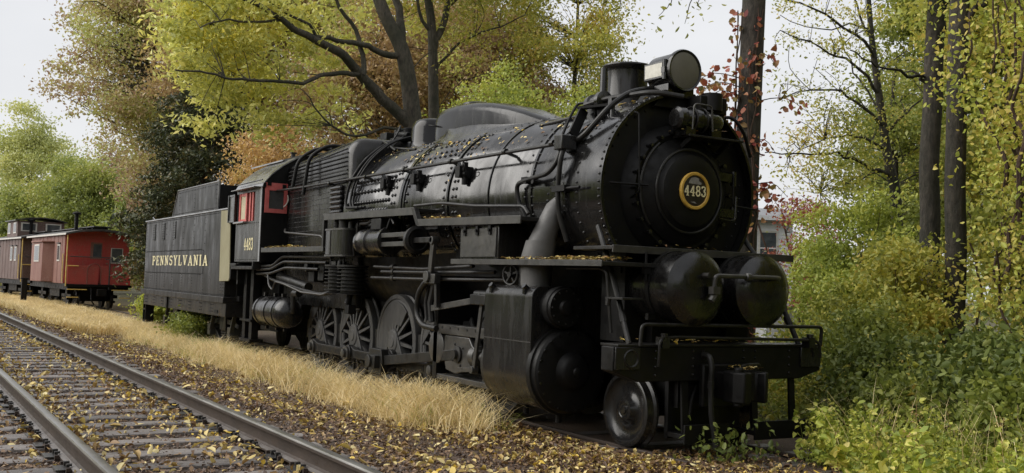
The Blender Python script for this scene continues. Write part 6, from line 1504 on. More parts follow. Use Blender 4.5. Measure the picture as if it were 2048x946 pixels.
def limbs_mesh(limbs, n=8, jitter=0.0, rng=None):
    mb = MB()
    for _, pts, r0, r1 in limbs:
        pts = [Vector(p) for p in pts]; m_ = len(pts)
        # resample with a smooth curve
        out = []
        for i in range(m_ - 1):
            p0, p1, p2, p3 = pts[max(i-1, 0)], pts[i], pts[i+1], pts[min(i+2, m_-1)]
            for t in (0, 0.33, 0.67):
                out.append(0.5 * ((2*p1) + (p2-p0)*t + (2*p0-5*p1+4*p2-p3)*t*t + (3*p1-p0-3*p2+p3)*t**3))
        out.append(pts[-1])
        if jitter and rng is not None: out = [o + Vector(rng.normal(0, jitter, 3)) if 0 < i < len(out)-1 else o for i, o in enumerate(out)]
        rs = [r0 + (r1 - r0) * (i / (len(out) - 1)) ** 0.8 for i in range(len(out))]
        mb.tube(out, rs, n)
    return mb

def twigs(blobs, spine, rng, k=4, r=0.02):
    """thin boughs running from the trunk or a limb out into each blob"""
    L = []
    sp = [Vector(p) for p in spine]
    for (bx, by, bz, br, w) in blobs:
        for _ in range(max(1, int(k * w))):
            tip = Vector((bx, by, bz)) + Vector(rng.normal(0, 1, 3)).normalized() * br * rng.uniform(0.5, 1.0)
            st = min(sp, key=lambda p: (p - tip).length + max(0, p.z - tip.z + 0.3) * 1.5)
            md = st.lerp(tip, 0.5) + Vector(rng.normal(0, 0.12, 3)) * (tip - st).length + Vector((0, 0, 0.06 * (tip - st).length))
            L.append(('twig', [st, md, tip], r * rng.uniform(0.7, 1.5) * (0.6 + 0.15 * (tip - st).length), 0.006))
    return L

def crown_blobs(c, rx, ry, rz, k, rng, br=(0.28, 0.5), top=0.75):
    out = []
    for i in range(k):
        d = rng.normal(0, 1, 3); d /= np.linalg.norm(d)
        rr = rng.uniform(0.25, 1.0) ** 0.6
        z = d[2] * rr * rz
        nar = 1.0 - max(0, z / rz) * (1 - top)
        out.append((c[0] + d[0] * rr * rx * nar, c[1] + d[1] * rr * ry * nar, c[2] + z, rng.uniform(*br) * min(rx, ry, rz), rng.uniform(0.6, 1.2)))
    return out

def tree(name, label, base, H, crown_c, rx, ry, rz, k, per, size, mat, bark='bark', r0=0.25, seed=1, group=None, clump=0.35, lean=(0, 0), br=(0.28, 0.5), cat='tree', shell=0.5, nclump=10, top=0.75, tw=3, flat=None, wid=0.55, multi=1):
    rng = np.random.default_rng(seed)
    root = tree_root(name, label, cat, base, group)
    blobs = crown_blobs(crown_c, rx, ry, rz, k, rng, br, top)
    limbs = []
    spine = []
    for q in range(multi):
        ox = 0 if multi == 1 else rng.normal(0, 0.25); oy = 0 if multi == 1 else rng.normal(0, 0.25)
        tx = base[0] + lean[0] + ox * 4; ty = base[1] + lean[1] + oy * 4
        pts = []
        for i in range(7):
            t = i / 6
            pts.append((base[0] + ox + (tx - base[0] - ox) * t ** 1.3 + rng.normal(0, 0.06 * H / 10) * (0 < i), base[1] + oy + (ty - base[1] - oy) * t ** 1.3 + rng.normal(0, 0.06 * H / 10) * (0 < i), base[2] - 0.2 + H * t))
        limbs.append(('trunk', pts, r0 if multi == 1 else r0 * 0.6, 0.03)); spine += [Vector(p) for p in pts[2:]]
        for i in range(len(pts) - 1): spine.append(Vector(pts[i]).lerp(Vector(pts[i+1]), 0.5)) if i > 1 else None
    limbs_mesh(limbs, 10).build('trunk', bark, root, 60)
    limbs_mesh(twigs(blobs, spine, rng, tw, 0.02 * r0 / 0.25), 5).build('branches', bark, root, 60)['kind'] = 'stuff'
    co, f = leaf_cloud(blobs, per, size, rng, clump, flat, wid, nclump, shell)
    mesh_np('crown', co, f, mat, root)
    return root

LOCUST_LIMBS = [
    ('trunk', [(-17.47, 4.78, 5.15), (-17.52, 4.59, 6.29), (-17.58, 4.36, 7.73), (-17.67, 4.13, 8.58), (-17.88, 3.71, 9.43), (-18.04, 3.35, 10.43), (-18.2, 2.98, 11.57)], 0.3, 0.15),
    ('limb', [(-17.68, 4.13, 8.51), (-17.92, 4.23, 9.38), (-18.2, 4.05, 10.45), (-18.29, 3.8, 11.61)], 0.15, 0.08),
    ('limb', [(-17.54, 4.56, 6.22), (-17.6, 3.62, 6.96), (-17.46, 2.82, 7.54), (-17.18, 2.27, 7.91), (-17.02, 1.55, 8.14), (-16.84, 0.85, 8.29), (-16.62, 0.22, 8.5), (-16.46, -0.5, 8.74), (-16.35, -1.31, 8.91)], 0.19, 0.05),
    ('limb', [(-17.66, 4.18, 8.27), (-17.53, 3.61, 8.22), (-17.51, 3.06, 8.37), (-17.55, 2.4, 8.39), (-17.33, 1.58, 8.39), (-17.23, 0.98, 8.36)], 0.11, 0.05),
    ('limb', [(-17.38, 2.76, 7.51), (-17.17, 2.14, 7.41), (-17.07, 1.54, 7.27), (-16.93, 1.01, 6.96), (-16.75, 0.34, 6.89), (-16.56, -0.51, 6.79), (-16.49, -1.17, 6.76), (-16.31, -1.84, 6.79), (-16.21, -2.46, 6.73)], 0.075, 0.02),
    ('limb', [(-17.41, 2.9, 7.48), (-17.66, 3.01, 8.13), (-17.76, 2.79, 8.83), (-17.79, 2.3, 9.4), (-17.8, 1.83, 10.1)], 0.09, 0.04),
    ('limb', [(-17.05, 1.49, 8.13), (-16.89, 1.13, 8.54), (-16.81, 0.27, 8.78), (-16.78, -0.29, 9.21)], 0.05, 0.025),
    ('limb', [(-17.09, 4.35, 6.05), (-17.03, 3.48, 6.03), (-16.99, 2.59, 5.71), (-16.83, 1.86, 5.89), (-16.78, 1.33, 6.32), (-16.68, 1.08, 6.61)], 0.05, 0.015),
    ('limb', [(-16.62, 0.22, 8.47), (-16.53, -0.59, 8.26), (-16.43, -1.38, 8.17), (-16.28, -1.89, 7.87)], 0.04, 0.015),
]
TRUNK2_LIMBS = [
    ('trunk', [(-18.11, 5.64, 5.42), (-18.11, 5.51, 6.76), (-18.09, 5.4, 8.4), (-18.09, 5.29, 9.58), (-18.16, 5.07, 10.77), (-18.21, 4.88, 11.95)], 0.2, 0.1),
    ('limb', [(-18.07, 5.41, 8.77), (-18.07, 5.71, 9.72), (-18.1, 5.96, 10.76), (-18.05, 6.15, 11.86)], 0.12, 0.07),
    ('limb', [(-18.05, 5.49, 8.1), (-17.78, 5.89, 8.71), (-17.43, 6.44, 9.18), (-17.05, 7.06, 9.43), (-16.66, 7.68, 9.83)], 0.05, 0.015),
    ('limb', [(-18.06, 5.39, 9.14), (-18.04, 4.99, 9.53), (-17.96, 4.67, 10.2)], 0.07, 0.04),
    ('limb', [(-18.06, 5.88, 10.13), (-17.82, 6.25, 10.6), (-17.57, 6.6, 11.21)], 0.06, 0.03),
]
LOCUST_BLOBS = [
    (-17.66, -0.52, 8.29, 1.46, 1.6),
    (-17.62, -1.45, 8.4, 1.24, 1.3),
    (-18.1, 0.74, 7.88, 1.24, 1.2),
    (-17.76, -0.54, 6.43, 1.0, 1.1),
    (-18.02, -1.03, 7.08, 1.13, 1.2),
    (-17.84, 1.28, 6.59, 0.89, 0.9),
    (-18.21, 0.72, 6.02, 0.69, 0.6),
    (-18.49, 2.03, 7.99, 0.85, 0.6),
    (-17.37, -1.92, 7.57, 0.77, 0.8),
    (-19.04, 2.95, 9.25, 0.88, 0.5),
    (-17.86, 0.05, 9.04, 1.28, 1.2),
    (-18.6, 1.72, 9.26, 1.0, 0.7),
    (-17.71, -1.38, 5.87, 0.59, 0.7),
    (-18.37, 2.35, 6.65, 0.71, 0.5),
    (-18.65, 5.53, 9.51, 0.76, 0.5),
    (-18.92, 6.12, 8.87, 0.59, 0.35),
    (-18.55, 3.04, 6.46, 0.58, 0.35),
    (-18.27, 1.61, 5.7, 0.49, 0.3),
    (-17.9, -1.05, 9.73, 1.46, 0.5),
    (-18.58, 1.65, 10.54, 1.42, 0.4),
    (-19.08, 4.66, 11.22, 1.52, 0.4),
    (-19.41, 4.18, 10.44, 1.06, 0.5),
    (-17.51, -2.25, 8.51, 0.9, 0.6),
    (-17.92, -0.72, 5.6, 0.29, 0.2),
    (-20.75, 3.61, 13.5, 1.88, 0.7),
    (-19.46, 5.75, 13.74, 1.88, 0.7),
    (-19.95, 1.14, 12.42, 1.62, 0.5),
]
TRUNK2_BLOBS = [
    (-17.35, 6.54, 9.63, 1.19, 0.9),
    (-16.73, 7.54, 10.12, 1.19, 0.8),
    (-17.77, 5.7, 11.09, 1.79, 0.9),
    (-16.6, 7.87, 8.79, 0.89, 0.4),
    (-17.52, 6.34, 8.58, 0.75, 0.4),
    (-16.93, 7.09, 11.45, 1.94, 0.8),
    (-18.22, 4.91, 11.36, 1.64, 0.6),
    (-19.08, 7.14, 14.09, 2.06, 0.8),
    (-18.05, 8.96, 13.21, 1.75, 0.6),
    (-19.1, 8.96, 15.34, 2.12, 0.7),
]
THIN_LIMBS = [
    ('trunk', [(-6.44, 11.91, 1.29), (-6.43, 11.69, 4.05), (-6.49, 11.5, 4.85), (-6.55, 11.32, 5.89), (-6.6, 11.14, 6.92), (-6.64, 10.98, 7.95), (-6.66, 10.85, 9.1)], 0.15, 0.05),
    ('limb', [(-6.44, 11.62, 4.6), (-6.52, 10.89, 4.74), (-6.59, 10.16, 4.91), (-6.6, 9.36, 4.92), (-6.65, 8.5, 4.82), (-6.64, 7.75, 4.8)], 0.05, 0.01),
    ('limb', [(-6.5, 11.46, 5.2), (-6.5, 10.86, 5.31), (-6.53, 10.23, 5.42), (-6.54, 9.44, 5.23), (-6.54, 8.68, 4.94)], 0.04, 0.01),
    ('limb', [(-6.53, 11.36, 5.71), (-6.54, 10.72, 6.11), (-6.62, 9.98, 6.37), (-6.68, 9.1, 6.32), (-6.74, 8.25, 6.01)], 0.045, 0.01),
    ('limb', [(-6.58, 11.22, 6.46), (-6.58, 10.58, 6.95), (-6.73, 9.92, 7.23), (-6.8, 9.19, 7.42), (-6.85, 8.32, 7.57)], 0.045, 0.01),
    ('limb', [(-6.61, 11.1, 7.26), (-6.63, 10.44, 7.75), (-6.76, 9.6, 8.1), (-6.87, 8.62, 8.29), (-6.85, 7.85, 8.27)], 0.045, 0.01),
    ('limb', [(-6.63, 11.03, 7.61), (-6.76, 10.75, 8.29), (-6.92, 10.41, 8.97)], 0.04, 0.015),
    ('limb', [(-6.51, 11.41, 5.6), (-6.28, 11.76, 6.08), (-6.03, 12.13, 6.5)], 0.04, 0.015),
    ('limb', [(-6.45, 11.58, 4.74), (-6.72, 11.14, 4.61), (-7.02, 10.66, 4.36), (-7.32, 10.17, 4.17)], 0.03, 0.008),
    ('limb', [(-6.55, 11.32, 6.0), (-7.07, 11.14, 6.87), (-7.37, 10.96, 7.61), (-7.67, 10.76, 8.6)], 0.03, 0.01),
    ('limb', [(-6.59, 11.06, 7.95), (-7.16, 10.87, 8.15), (-7.66, 10.43, 8.06), (-8.29, 9.74, 8.44)], 0.03, 0.008),
]
THIN_BLOBS = [
    (-6.54, 8.68, 4.94, 0.65, 0.8),
    (-6.54, 9.45, 5.12, 0.66, 0.9),
    (-6.53, 10.24, 5.08, 0.68, 1),
    (-6.62, 8.43, 6.23, 0.49, 0.5),
    (-6.57, 9.3, 6.22, 0.55, 0.6),
    (-6.58, 10.26, 6.23, 0.56, 0.8),
    (-6.58, 9.32, 5.67, 0.55, 0.7),
    (-6.77, 8.86, 7.31, 0.55, 0.4),
    (-6.72, 9.74, 7.2, 0.62, 0.5),
    (-6.61, 10.26, 7.83, 0.68, 0.6),
    (-6.76, 8.82, 8.08, 0.66, 0.35),
    (-6.69, 9.68, 8.44, 0.68, 0.5),
    (-6.64, 10.95, 8.29, 0.69, 0.6),
    (-6.74, 10.34, 4.43, 0.62, 1),
    (-6.73, 9.21, 4.23, 0.5, 0.7),
    (-6.33, 11.64, 6.36, 0.58, 0.7),
    (-6.37, 11.5, 7.28, 0.58, 0.7),
    (-6.62, 8.18, 4.57, 0.32, 0.3),
    (-6.7, 11.08, 5.76, 0.46, 0.7),
]
TA_LIMBS = [
    ('trunk', [(-2.8, 8.22, 1.42), (-2.8, 8.14, 2.33), (-2.77, 8.11, 3.33), (-2.76, 8.04, 4.25), (-2.7, 8.04, 5.43), (-2.67, 8.01, 6.35), (-2.62, 8.02, 7.26), (-2.57, 8.0, 8.36)], 0.19, 0.16),
    ('limb', [(-2.73, 7.96, 5.7), (-2.76, 7.72, 5.81), (-2.73, 7.37, 5.81), (-2.76, 6.93, 5.86), (-2.78, 6.49, 5.97), (-2.84, 5.99, 6.08)], 0.045, 0.01),
    ('limb', [(-2.65, 8.01, 6.71), (-2.61, 8.22, 7.2), (-2.59, 8.39, 7.88)], 0.09, 0.07),
    ('limb', [(-2.71, 7.99, 5.75), (-2.86, 7.73, 5.9), (-3.13, 7.66, 5.99)], 0.03, 0.01),
]
TA_BLOBS = [
    (-2.5, 7.45, 7.0, 0.4, 0.6),
    (-2.64, 7.97, 7.44, 0.55, 0.8),
    (-2.57, 8.0, 8.36, 1.37, 1.2),
    (-2.95, 7.37, 8.33, 1.1, 0.9),
]
TB_LIMBS = [
    ('trunk', [(-0.69, 5.96, 0.88), (-0.66, 5.94, 1.65), (-0.62, 5.91, 2.57), (-0.61, 5.85, 3.49), (-0.58, 5.82, 4.49), (-0.55, 5.78, 5.49), (-0.51, 5.76, 6.41), (-0.47, 5.75, 7.34)], 0.17, 0.14),
    ('limb', [(-0.54, 5.75, 5.95), (-0.33, 5.88, 6.24), (-0.1, 6.03, 6.68)], 0.06, 0.04),
]
TB_BLOBS = [
    (0.09, 5.74, 6.96, 0.89, 1.2),
    (-0.44, 5.77, 7.57, 1.0, 1.0),
]
# great locust behind the boiler, hand-laid limbs
def limb_tree(name, label, limbs, blobs, mat, per, size, bark, base, seed, tw=3, clump=0.3, extra=None, nclump=9):
    rng = np.random.default_rng(seed)
    root = tree_root(name, label, 'tree', base)
    tr = [l_ for l_ in limbs if l_[0] == 'trunk'][0]
    tp = [(base[0], base[1], base[2] - 0.2), ((base[0] + tr[1][0][0]) / 2, (base[1] + tr[1][0][1]) / 2, (base[2] + tr[1][0][2]) / 2)] + list(tr[1])
    limbs_mesh([('trunk', tp, tr[2] * 1.15, tr[3])], 14).build('trunk', bark, root, 60)
    for l_ in limbs:
        if l_[0] != 'trunk': limbs_mesh([l_], 10, 0.02, rng).build('limb', bark, root, 60)
    spine = [p for l_ in limbs for p in l_[1][1:]]
    limbs_mesh(twigs(blobs, spine, rng, tw, 0.016), 5).build('branches', bark, root, 60)['kind'] = 'stuff'
    co, f = leaf_cloud(blobs, per, size, rng, clump, 1.2, 0.42, nclump)
    mesh_np('crown', co, f, mat, root)
    return root
limb_tree('locust_tree', 'tall yellow green locust tree spreading long dark limbs over the tender', LOCUST_LIMBS, LOCUST_BLOBS, 'locust', 820, 0.18, 'bark', (-17.4, 4.9, 0.0), 21, 4, 0.24, nclump=15)
limb_tree('upright_tree', 'straight grey trunk rising beside the spreading locust above the dome', TRUNK2_LIMBS, TRUNK2_BLOBS, 'olive', 1500, 0.11, 'bark', (-18.1, 5.75, 0.0), 22, 4, 0.3)

# trees behind, left to right
tree('pale_tree', 'pale thin leaved tree standing alone against the sky beyond the cabooses', (-95, 2.3, 0), 13, (-95, 2.3, 10.2), 3.0, 3.0, 6.6, 34, 520, 0.26, 'pale', 'bark', 0.2, 31, 'far trees behind the cabooses', 0.55, nclump=7, multi=3)
tree('pale_tree', 'pale twiggy tree between the lone pale tree and the maple', (-109, 7.6, 0), 12, (-109, 7.6, 9.3), 3.2, 3.2, 5.5, 30, 420, 0.28, 'pale', 'bark', 0.2, 32, 'far trees behind the cabooses', 0.6, nclump=6, multi=3)
tree('green_tree', 'bushy green tree directly above the red caboose', (-73, 5.3, 0), 9, (-73, 5.3, 6.0), 4.2, 4.0, 4.9, 46, 900, 0.22, 'fargreen', 'bark', 0.25, 33, 'far trees behind the cabooses', 0.5)
tree('green_tree', 'low olive tree above the brown caboose', (-84, 1.9, 0), 7, (-84, 1.9, 4.4), 3.6, 3.6, 3.9, 36, 800, 0.24, 'fargreen', 'bark', 0.25, 34, 'far trees behind the cabooses', 0.5)
tree('green_tree', 'green tree filling the gap between caboose and dark evergreen', (-62, 6.5, 0), 7, (-62, 6.5, 4.2), 4.0, 3.2, 4.2, 36, 900, 0.2, 'fargreen', 'bark', 0.2, 35, 'far trees behind the cabooses', 0.45)
tree('maple_tree', 'tall reddish mauve maple with thin airy outer foliage', (-54.5, 6.0, 0), 18, (-54.2, 4.0, 14.2), 6.4, 4.8, 6.7, 104, 430, 0.21, 'mauve', 'bark', 0.4, 36, None, 0.5, br=(0.14, 0.3), nclump=8, shell=0.6, tw=7)
tree('maple_tree', 'lower reddish maple growth behind the dark evergreen', (-50, 5.2, 0), 10, (-50, 5.0, 7.6), 3.6, 3.2, 4.4, 40, 380, 0.18, 'mauve', 'bark', 0.3, 37, None, 0.5, br=(0.2, 0.4), nclump=8)
# dark evergreen: drooping sprays
def evergreen(name, label, base, H, rad, mat, seed, per=26000, size=0.16, zb=0.6):
    rng = np.random.default_rng(seed); root = tree_root(name, label, 'tree', base)
    limbs_mesh([('trunk', [(base[0], base[1], -0.2), (base[0], base[1], H * 0.5), (base[0] + 0.1, base[1], H)], 0.28, 0.03)], 10).build('trunk', 'bark_dark', root, 60)
    nb = 150; L = []; cs = []
    for i in range(nb):
        z = zb + (H - zb) * (i / nb) ** 0.85; a = rng.uniform(0, 2 * PI)
        ln = rad * (1 - (z / H) ** 1.35) * rng.uniform(0.72, 1.12) + 0.3
        d = Vector((math.cos(a), math.sin(a), 0)); st = Vector((base[0], base[1], z))
        tip = st + d * ln + Vector((0, 0, -0.22 * ln))
        L.append(('bough', [st, st.lerp(tip, 0.5) + Vector((0, 0, 0.10 * ln)), tip], 0.035, 0.008))
        nl = max(20, int(per / nb * ln / rad * 1.6))
        t = rng.uniform(0.25, 1.05, nl)
        p = np.array(st)[None] + np.array(d)[None] * (ln * t)[:, None] + np.stack([rng.normal(0, 0.22, nl), rng.normal(0, 0.22, nl), -0.22 * ln * t ** 2 - np.abs(rng.normal(0, 0.22, nl))], -1)
        cs.append(p)
    limbs_mesh(L, 4).build('branches', 'bark_dark', root, 60)['kind'] = 'stuff'
    cen = np.concatenate(cs); co, f = leaf_mesh(cen, size * rng.uniform(0.6, 1.3, len(cen)), rng, flat=1.0, wid=0.4)
    mesh_np('crown', co, f, mat, root)
    return root
evergreen('evergreen_tree', 'dense dark green evergreen with drooping boughs behind the tender', (-34.6, 2.9, 0), 14.0, 3.5, 'conifer', 41, 52000, 0.2)
evergreen('evergreen_tree', 'brownish drooping evergreen between the caboose and the darker evergreen', (-39.2, 3.6, 0), 11.5, 2.2, 'conifer_brown', 42, 26000, 0.2)
tree('orange_tree', 'small orange brown tree leaning over the cab roof', (-27.5, 4.3, 0), 6.5, (-27.4, 4.0, 5.3), 2.3, 1.9, 1.9, 34, 1300, 0.12, 'orange', 'bark', 0.16, 43, None, 0.28, br=(0.25, 0.45), nclump=12)
tree('rust_tree', 'rust coloured tree between the locust limbs and its upright neighbour', (-34, 10.5, 0), 14, (-33.5, 9.6, 9.0), 3.8, 3.2, 6.0, 50, 520, 0.18, 'rust', 'bark', 0.3, 44, 'rust coloured trees behind the boiler', 0.4)
tree('rust_tree', 'rust and red tree between the upright trunk and the airy olive tree', (-33, 15.2, 0), 16, (-32.5, 14.6, 9.6), 4.2, 3.6, 6.4, 60, 480, 0.18, 'rust', 'bark', 0.3, 45, 'rust coloured trees behind the boiler', 0.42)
tree('young_tree', 'low yellow green young tree above the steam dome', (-25.5, 11.9, 0), 8.4, (-25.0, 11.6, 7.2), 2.6, 2.4, 2.5, 38, 900, 0.135, 'yellowgreen', 'bark', 0.15, 46, None, 0.3, nclump=12)
tree('young_tree', 'yellow green sapling just behind the smokestack', (-22.5, 14.2, 0), 8.0, (-21.9, 13.2, 6.9), 1.9, 1.9, 2.8, 32, 900, 0.13, 'yellowgreen', 'bark', 0.12, 47, None, 0.3, nclump=12)
tree('olive_tree', 'tall airy olive tree whose edge meets the open sky by the stack', (-32.5, 20.2, 0), 19, (-31.8, 18.4, 11.4), 4.0, 3.6, 6.6, 84, 560, 0.17, 'olive', 'bark', 0.3, 48, None, 0.42, br=(0.16, 0.34), nclump=8, shell=0.6, tw=4)
tree('olive_tree', 'airy greenish tree high between the two rust trees', (-38, 14.0, 0), 20, (-38, 13.5, 14.5), 5.0, 4.5, 6.5, 60, 400, 0.19, 'olive', 'bark', 0.35, 49, None, 0.5, br=(0.18, 0.36), nclump=8, tw=4)
tree('rust_tree', 'reddish tree high behind the locust crown', (-45, 8.5, 0), 20, (-45, 8.0, 14.5), 5.5, 5.0, 6.0, 60, 400, 0.2, 'rust', 'bark', 0.35, 50, 'rust coloured trees behind the boiler', 0.5, nclump=8, tw=4)

# right-hand side
pole = tree_root('dead_trunk', 'straight dark trunk with red creeper directly behind the smokebox', 'tree', (-3.06, 3.86, 0.0))
limbs_mesh([('trunk', [(-3.06, 3.86, -0.2), (-3.07, 3.86, 3), (-3.05, 3.9, 6), (-3.02, 3.96, 9.5)], 0.205, 0.185)], 16).build('trunk', 'bark_dark', pole, 60)
rng = np.random.default_rng(51)
vr = tree_root('red_creeper', 'red and orange creeper climbing the dark trunk behind the headlight', 'vine', (-3.06, 3.66, 0.0))
vl = []
for q in range(5):
    a = -PI/2 + rng.uniform(-1.3, 1.3); pts = []
    for i in range(14):
        z = 1.0 + i * 0.42; a += rng.normal(0, 0.25); pts.append((-3.06 + 0.225 * math.cos(a), 3.87 + 0.225 * math.sin(a), z))
    vl.append(('stem', pts, 0.018, 0.01))
for z, dx, dy, ln in ((5.15, -0.3, -0.35, 0.8), (5.3, -0.35, -0.4, 0.9), (5.0, -0.3, -0.45, 0.7), (4.75, -0.3, -0.4, 0.8), (4.55, -0.25, -0.4, 0.6), (4.9, 0.3, 0.4, 1.0), (4.2, 0.3, 0.3, 0.5), (3.5, 0.3, 0.35, 0.7), (3.3, 0.3, 0.2, 0.6), (5.6, 0.3, 0.3, 0.5)):
    d = Vector((dx, dy, 0)).normalized(); vl.append(('spray', [(-3.06, 3.8, z), Vector((-3.06, 3.8, z)) + d * ln * 0.6 + Vector((0, 0, 0.12)), Vector((-3.06, 3.8, z)) + d * ln + Vector((0, 0, -0.12))], 0.012, 0.004))
limbs_mesh(vl, 5).build('stems', 'bark_red', vr, 60)['kind'] = 'stuff'
cs = []
for nm, pts, _, _ in vl:
    pts = np.array([tuple(p) for p in pts]); m_ = 54 if nm == 'stem' else 34
    t = rng.uniform(0, len(pts) - 1.001, m_); i = t.astype(int); fr_ = (t - i)[:, None]
    cs.append(pts[i] * (1 - fr_) + pts[i + 1] * fr_ + rng.normal(0, 0.08, (m_, 3)) + np.array([0.02, -0.08, -0.03]))
cen = np.concatenate(cs); co, f = leaf_mesh(cen, rng.uniform(0.055, 0.145, len(cen)), rng, wid=0.7, nrm_hint=np.tile([0.5, -0.8, 0.2], (len(cen), 1)) * 0.8, fine=True)
mesh_np('leaves', co, f, 'creeper', vr)

# a bough of the trunk reaches out above and lets a few twigs hang
OVER_LIMBS = [
    ('limb', [(-2.94, 3.55, 7.31), (-2.99, 3.11, 6.95), (-3.05, 2.64, 6.76), (-3.14, 2.1, 6.67), (-3.22, 1.58, 6.53)], 0.05, 0.015),
    ('limb', [(-3.05, 2.64, 6.76), (-3.01, 2.53, 6.41), (-3.04, 2.5, 6.21), (-3.07, 2.47, 6.03)], 0.012, 0.004),
    ('limb', [(-3.09, 2.37, 6.7), (-3.16, 2.28, 6.44), (-3.2, 2.22, 6.28), (-3.28, 2.11, 6.14)], 0.012, 0.004),
    ('limb', [(-3.18, 1.84, 6.61), (-3.31, 1.46, 6.35), (-3.36, 1.38, 6.19), (-3.43, 1.29, 5.97)], 0.012, 0.004),
    ('limb', [(-3.22, 1.58, 6.53), (-3.37, 1.16, 6.29), (-3.41, 1.11, 6.13)], 0.012, 0.004),
    ('limb', [(-2.99, 2.74, 6.78), (-3.01, 2.72, 6.52), (-3.04, 2.69, 6.35)], 0.012, 0.004),
]
for l_ in OVER_LIMBS: limbs_mesh([l_], 6, 0.012, rng).build('bough', 'bark_dark', pole, 60)
cs = [np.array(l_[1])[1 + rng.integers(0, len(l_[1]) - 1, 16)] + rng.normal(0, 0.10, (16, 3)) + np.array([0, 0, -0.05]) for l_ in OVER_LIMBS[1:]]
cen = np.concatenate(cs); co, f = leaf_mesh(cen, rng.uniform(0.06, 0.13, len(cen)), rng, wid=0.35, fine=True); mesh_np('leaves', co, f, 'olive', pole)

# thin tree with spreading bare branches
def px_tree(name, label, base, limbs, mat, per, size, bark, seed, blobs, tw=5, clump=0.3, nclump=8):
    rng = np.random.default_rng(seed); root = tree_root(name, label, 'tree', base)
    limbs_mesh([l_ for l_ in limbs if l_[0] == 'trunk'], 12).build('trunk', bark, root, 60)
    for l_ in limbs:
        if l_[0] != 'trunk': limbs_mesh([l_], 7, 0.03, rng).build('limb', bark, root, 60)
    spine = [p for l_ in limbs for p in l_[1][1:]]
    if blobs:
        limbs_mesh(twigs(blobs, spine, rng, tw, 0.012), 4).build('branches', bark, root, 60)['kind'] = 'stuff'
        co, f = leaf_cloud(blobs, per, size, rng, clump, None, 0.5, nclump); mesh_np('crown', co, f, mat, root)
    return root
px_tree('spreading_tree', 'thin dark tree with long bare branches reaching across the open sky', (-6.3, 12.0, 0.0), THIN_LIMBS, 'olive', 1150, 0.08, 'bark_dark', 52, THIN_BLOBS, 14, 0.26, 11)
px_tree('straight_tree', 'tall dark trunk beside the spreading thin tree', (-2.85, 8.15, 0.0), TA_LIMBS, 'yellowgreen', 700, 0.12, 'bark_dark', 53, TA_BLOBS, 3, 0.25)
px_tree('straight_tree', 'tall dark trunk beside the vine curtain, the nearer of the two', (-0.75, 5.85, 0.0), TB_LIMBS, 'yellowgreen', 700, 0.12, 'bark_dark', 54, TB_BLOBS, 3, 0.25)
tree('green_tree', 'dense green tree filling the wood behind the two dark trunks', (-13.6, 22.6, 0), 17, (-13.2, 22.8, 8.6), 3.3, 3.2, 6.8, 60, 700, 0.17, 'green', 'bark_dark', 0.3, 55, 'trees of the wood behind the dark trunks', 0.4)
tree('green_tree', 'looser green tree behind the long bare branches', (-10.6, 16.8, 0), 9, (-10.4, 16.8, 5.0), 1.9, 1.8, 3.6, 36, 480, 0.14, 'green', 'bark_dark', 0.2, 56, 'trees of the wood behind the dark trunks', 0.35, nclump=8)
tree('green_tree', 'yellowing tree behind the vine curtain', (-8.4, 19.6, 0), 14, (-8.2, 19.9, 7.4), 3.2, 3.0, 6.6, 54, 700, 0.16, 'olive', 'bark_dark', 0.3, 57, 'trees of the wood behind the dark trunks', 0.38)
tree('crimson_bush', 'crimson shrub glowing beside the white house', (-15.9, 19.1, 0), 5.0, (-15.9, 19.0, 3.0), 1.15, 1.1, 2.1, 26, 1100, 0.10, 'crimson', 'bark_red', 0.08, 58, None, 0.24, cat='shrub', multi=3)

# vine curtain hanging on the trees at the right edge
def hanging(name, label, base, cols, mat, size, seed, cat='vine'):
    rng = np.random.default_rng(seed); root = tree_root(name, label, cat, base); L = []; cs = []
    for (cx, cy, z0, z1, rr, nl) in cols:
        pts = []; px_, py_ = cx, cy
        for i in range(10):
            t = i / 9; px_ += rng.normal(0, 0.10); py_ += rng.normal(0, 0.10); pts.append((px_, py_, z0 + (z1 - z0) * t))
        L.append(('stem', pts, 0.035, 0.012)); P3 = np.array(pts)
        k = max(6, nl // 26)
        t = rng.uniform(0, 8.999, k); i = t.astype(int); fr_ = (t - i)[:, None]
        cc = P3[i] * (1 - fr_) + P3[i+1] * fr_ + rng.normal(0, 1, (k, 3)) * np.array([rr, rr, 0.15])
        q = rng.normal(0, 1, (k, 26, 3)) * np.array([0.2, 0.2, 0.17]); cs.append((cc[:, None] + q).reshape(-1, 3))
    limbs_mesh(L, 5).build('stems', 'bark_red', root, 60)['kind'] = 'stuff'
    cen = np.concatenate(cs); co, f = leaf_mesh(cen, size * rng.uniform(0.6, 1.35, len(cen)), rng, wid=0.6, nrm_hint=np.tile([0.5, -0.6, 0.5], (len(cen), 1)) * 0.45, fine=True)
    mesh_np('leaves', co, f, mat, root); return root
rngv = np.random.default_rng(61)
def curtain_cols(k, s0, s1, back, zlo, zhi, rr, nl):
    """stems along a line across the clearing: s runs along the line, back goes deeper into the wood"""
    out = []
    for _ in range(k):
        s_ = rngv.uniform(s0, s1); b_ = rngv.uniform(0, back)
        out.append((0.97 + 0.335 * s_ - 0.72 * b_, 3.58 + 0.56 * s_ + 0.69 * b_, rngv.uniform(*zlo), rngv.uniform(*zhi), rr, nl))
    return out
hanging('vine_curtain', 'curtain of yellow green vine leaves hanging beside the nearer dark trunk', (1.4, 4.3, 0), curtain_cols(20, 1.55, 3.7, 1.7, (2.1, 3.8), (5.0, 6.6), 0.30, 300), 'vine', 0.08, 62)
hanging('vine_curtain', 'low vine tangle on the ground below the hanging curtain', (1.7, 4.9, 0), curtain_cols(12, 1.2, 3.4, 1.4, (0.2, 0.6), (1.6, 2.8), 0.2, 300), 'vine', 0.075, 63)
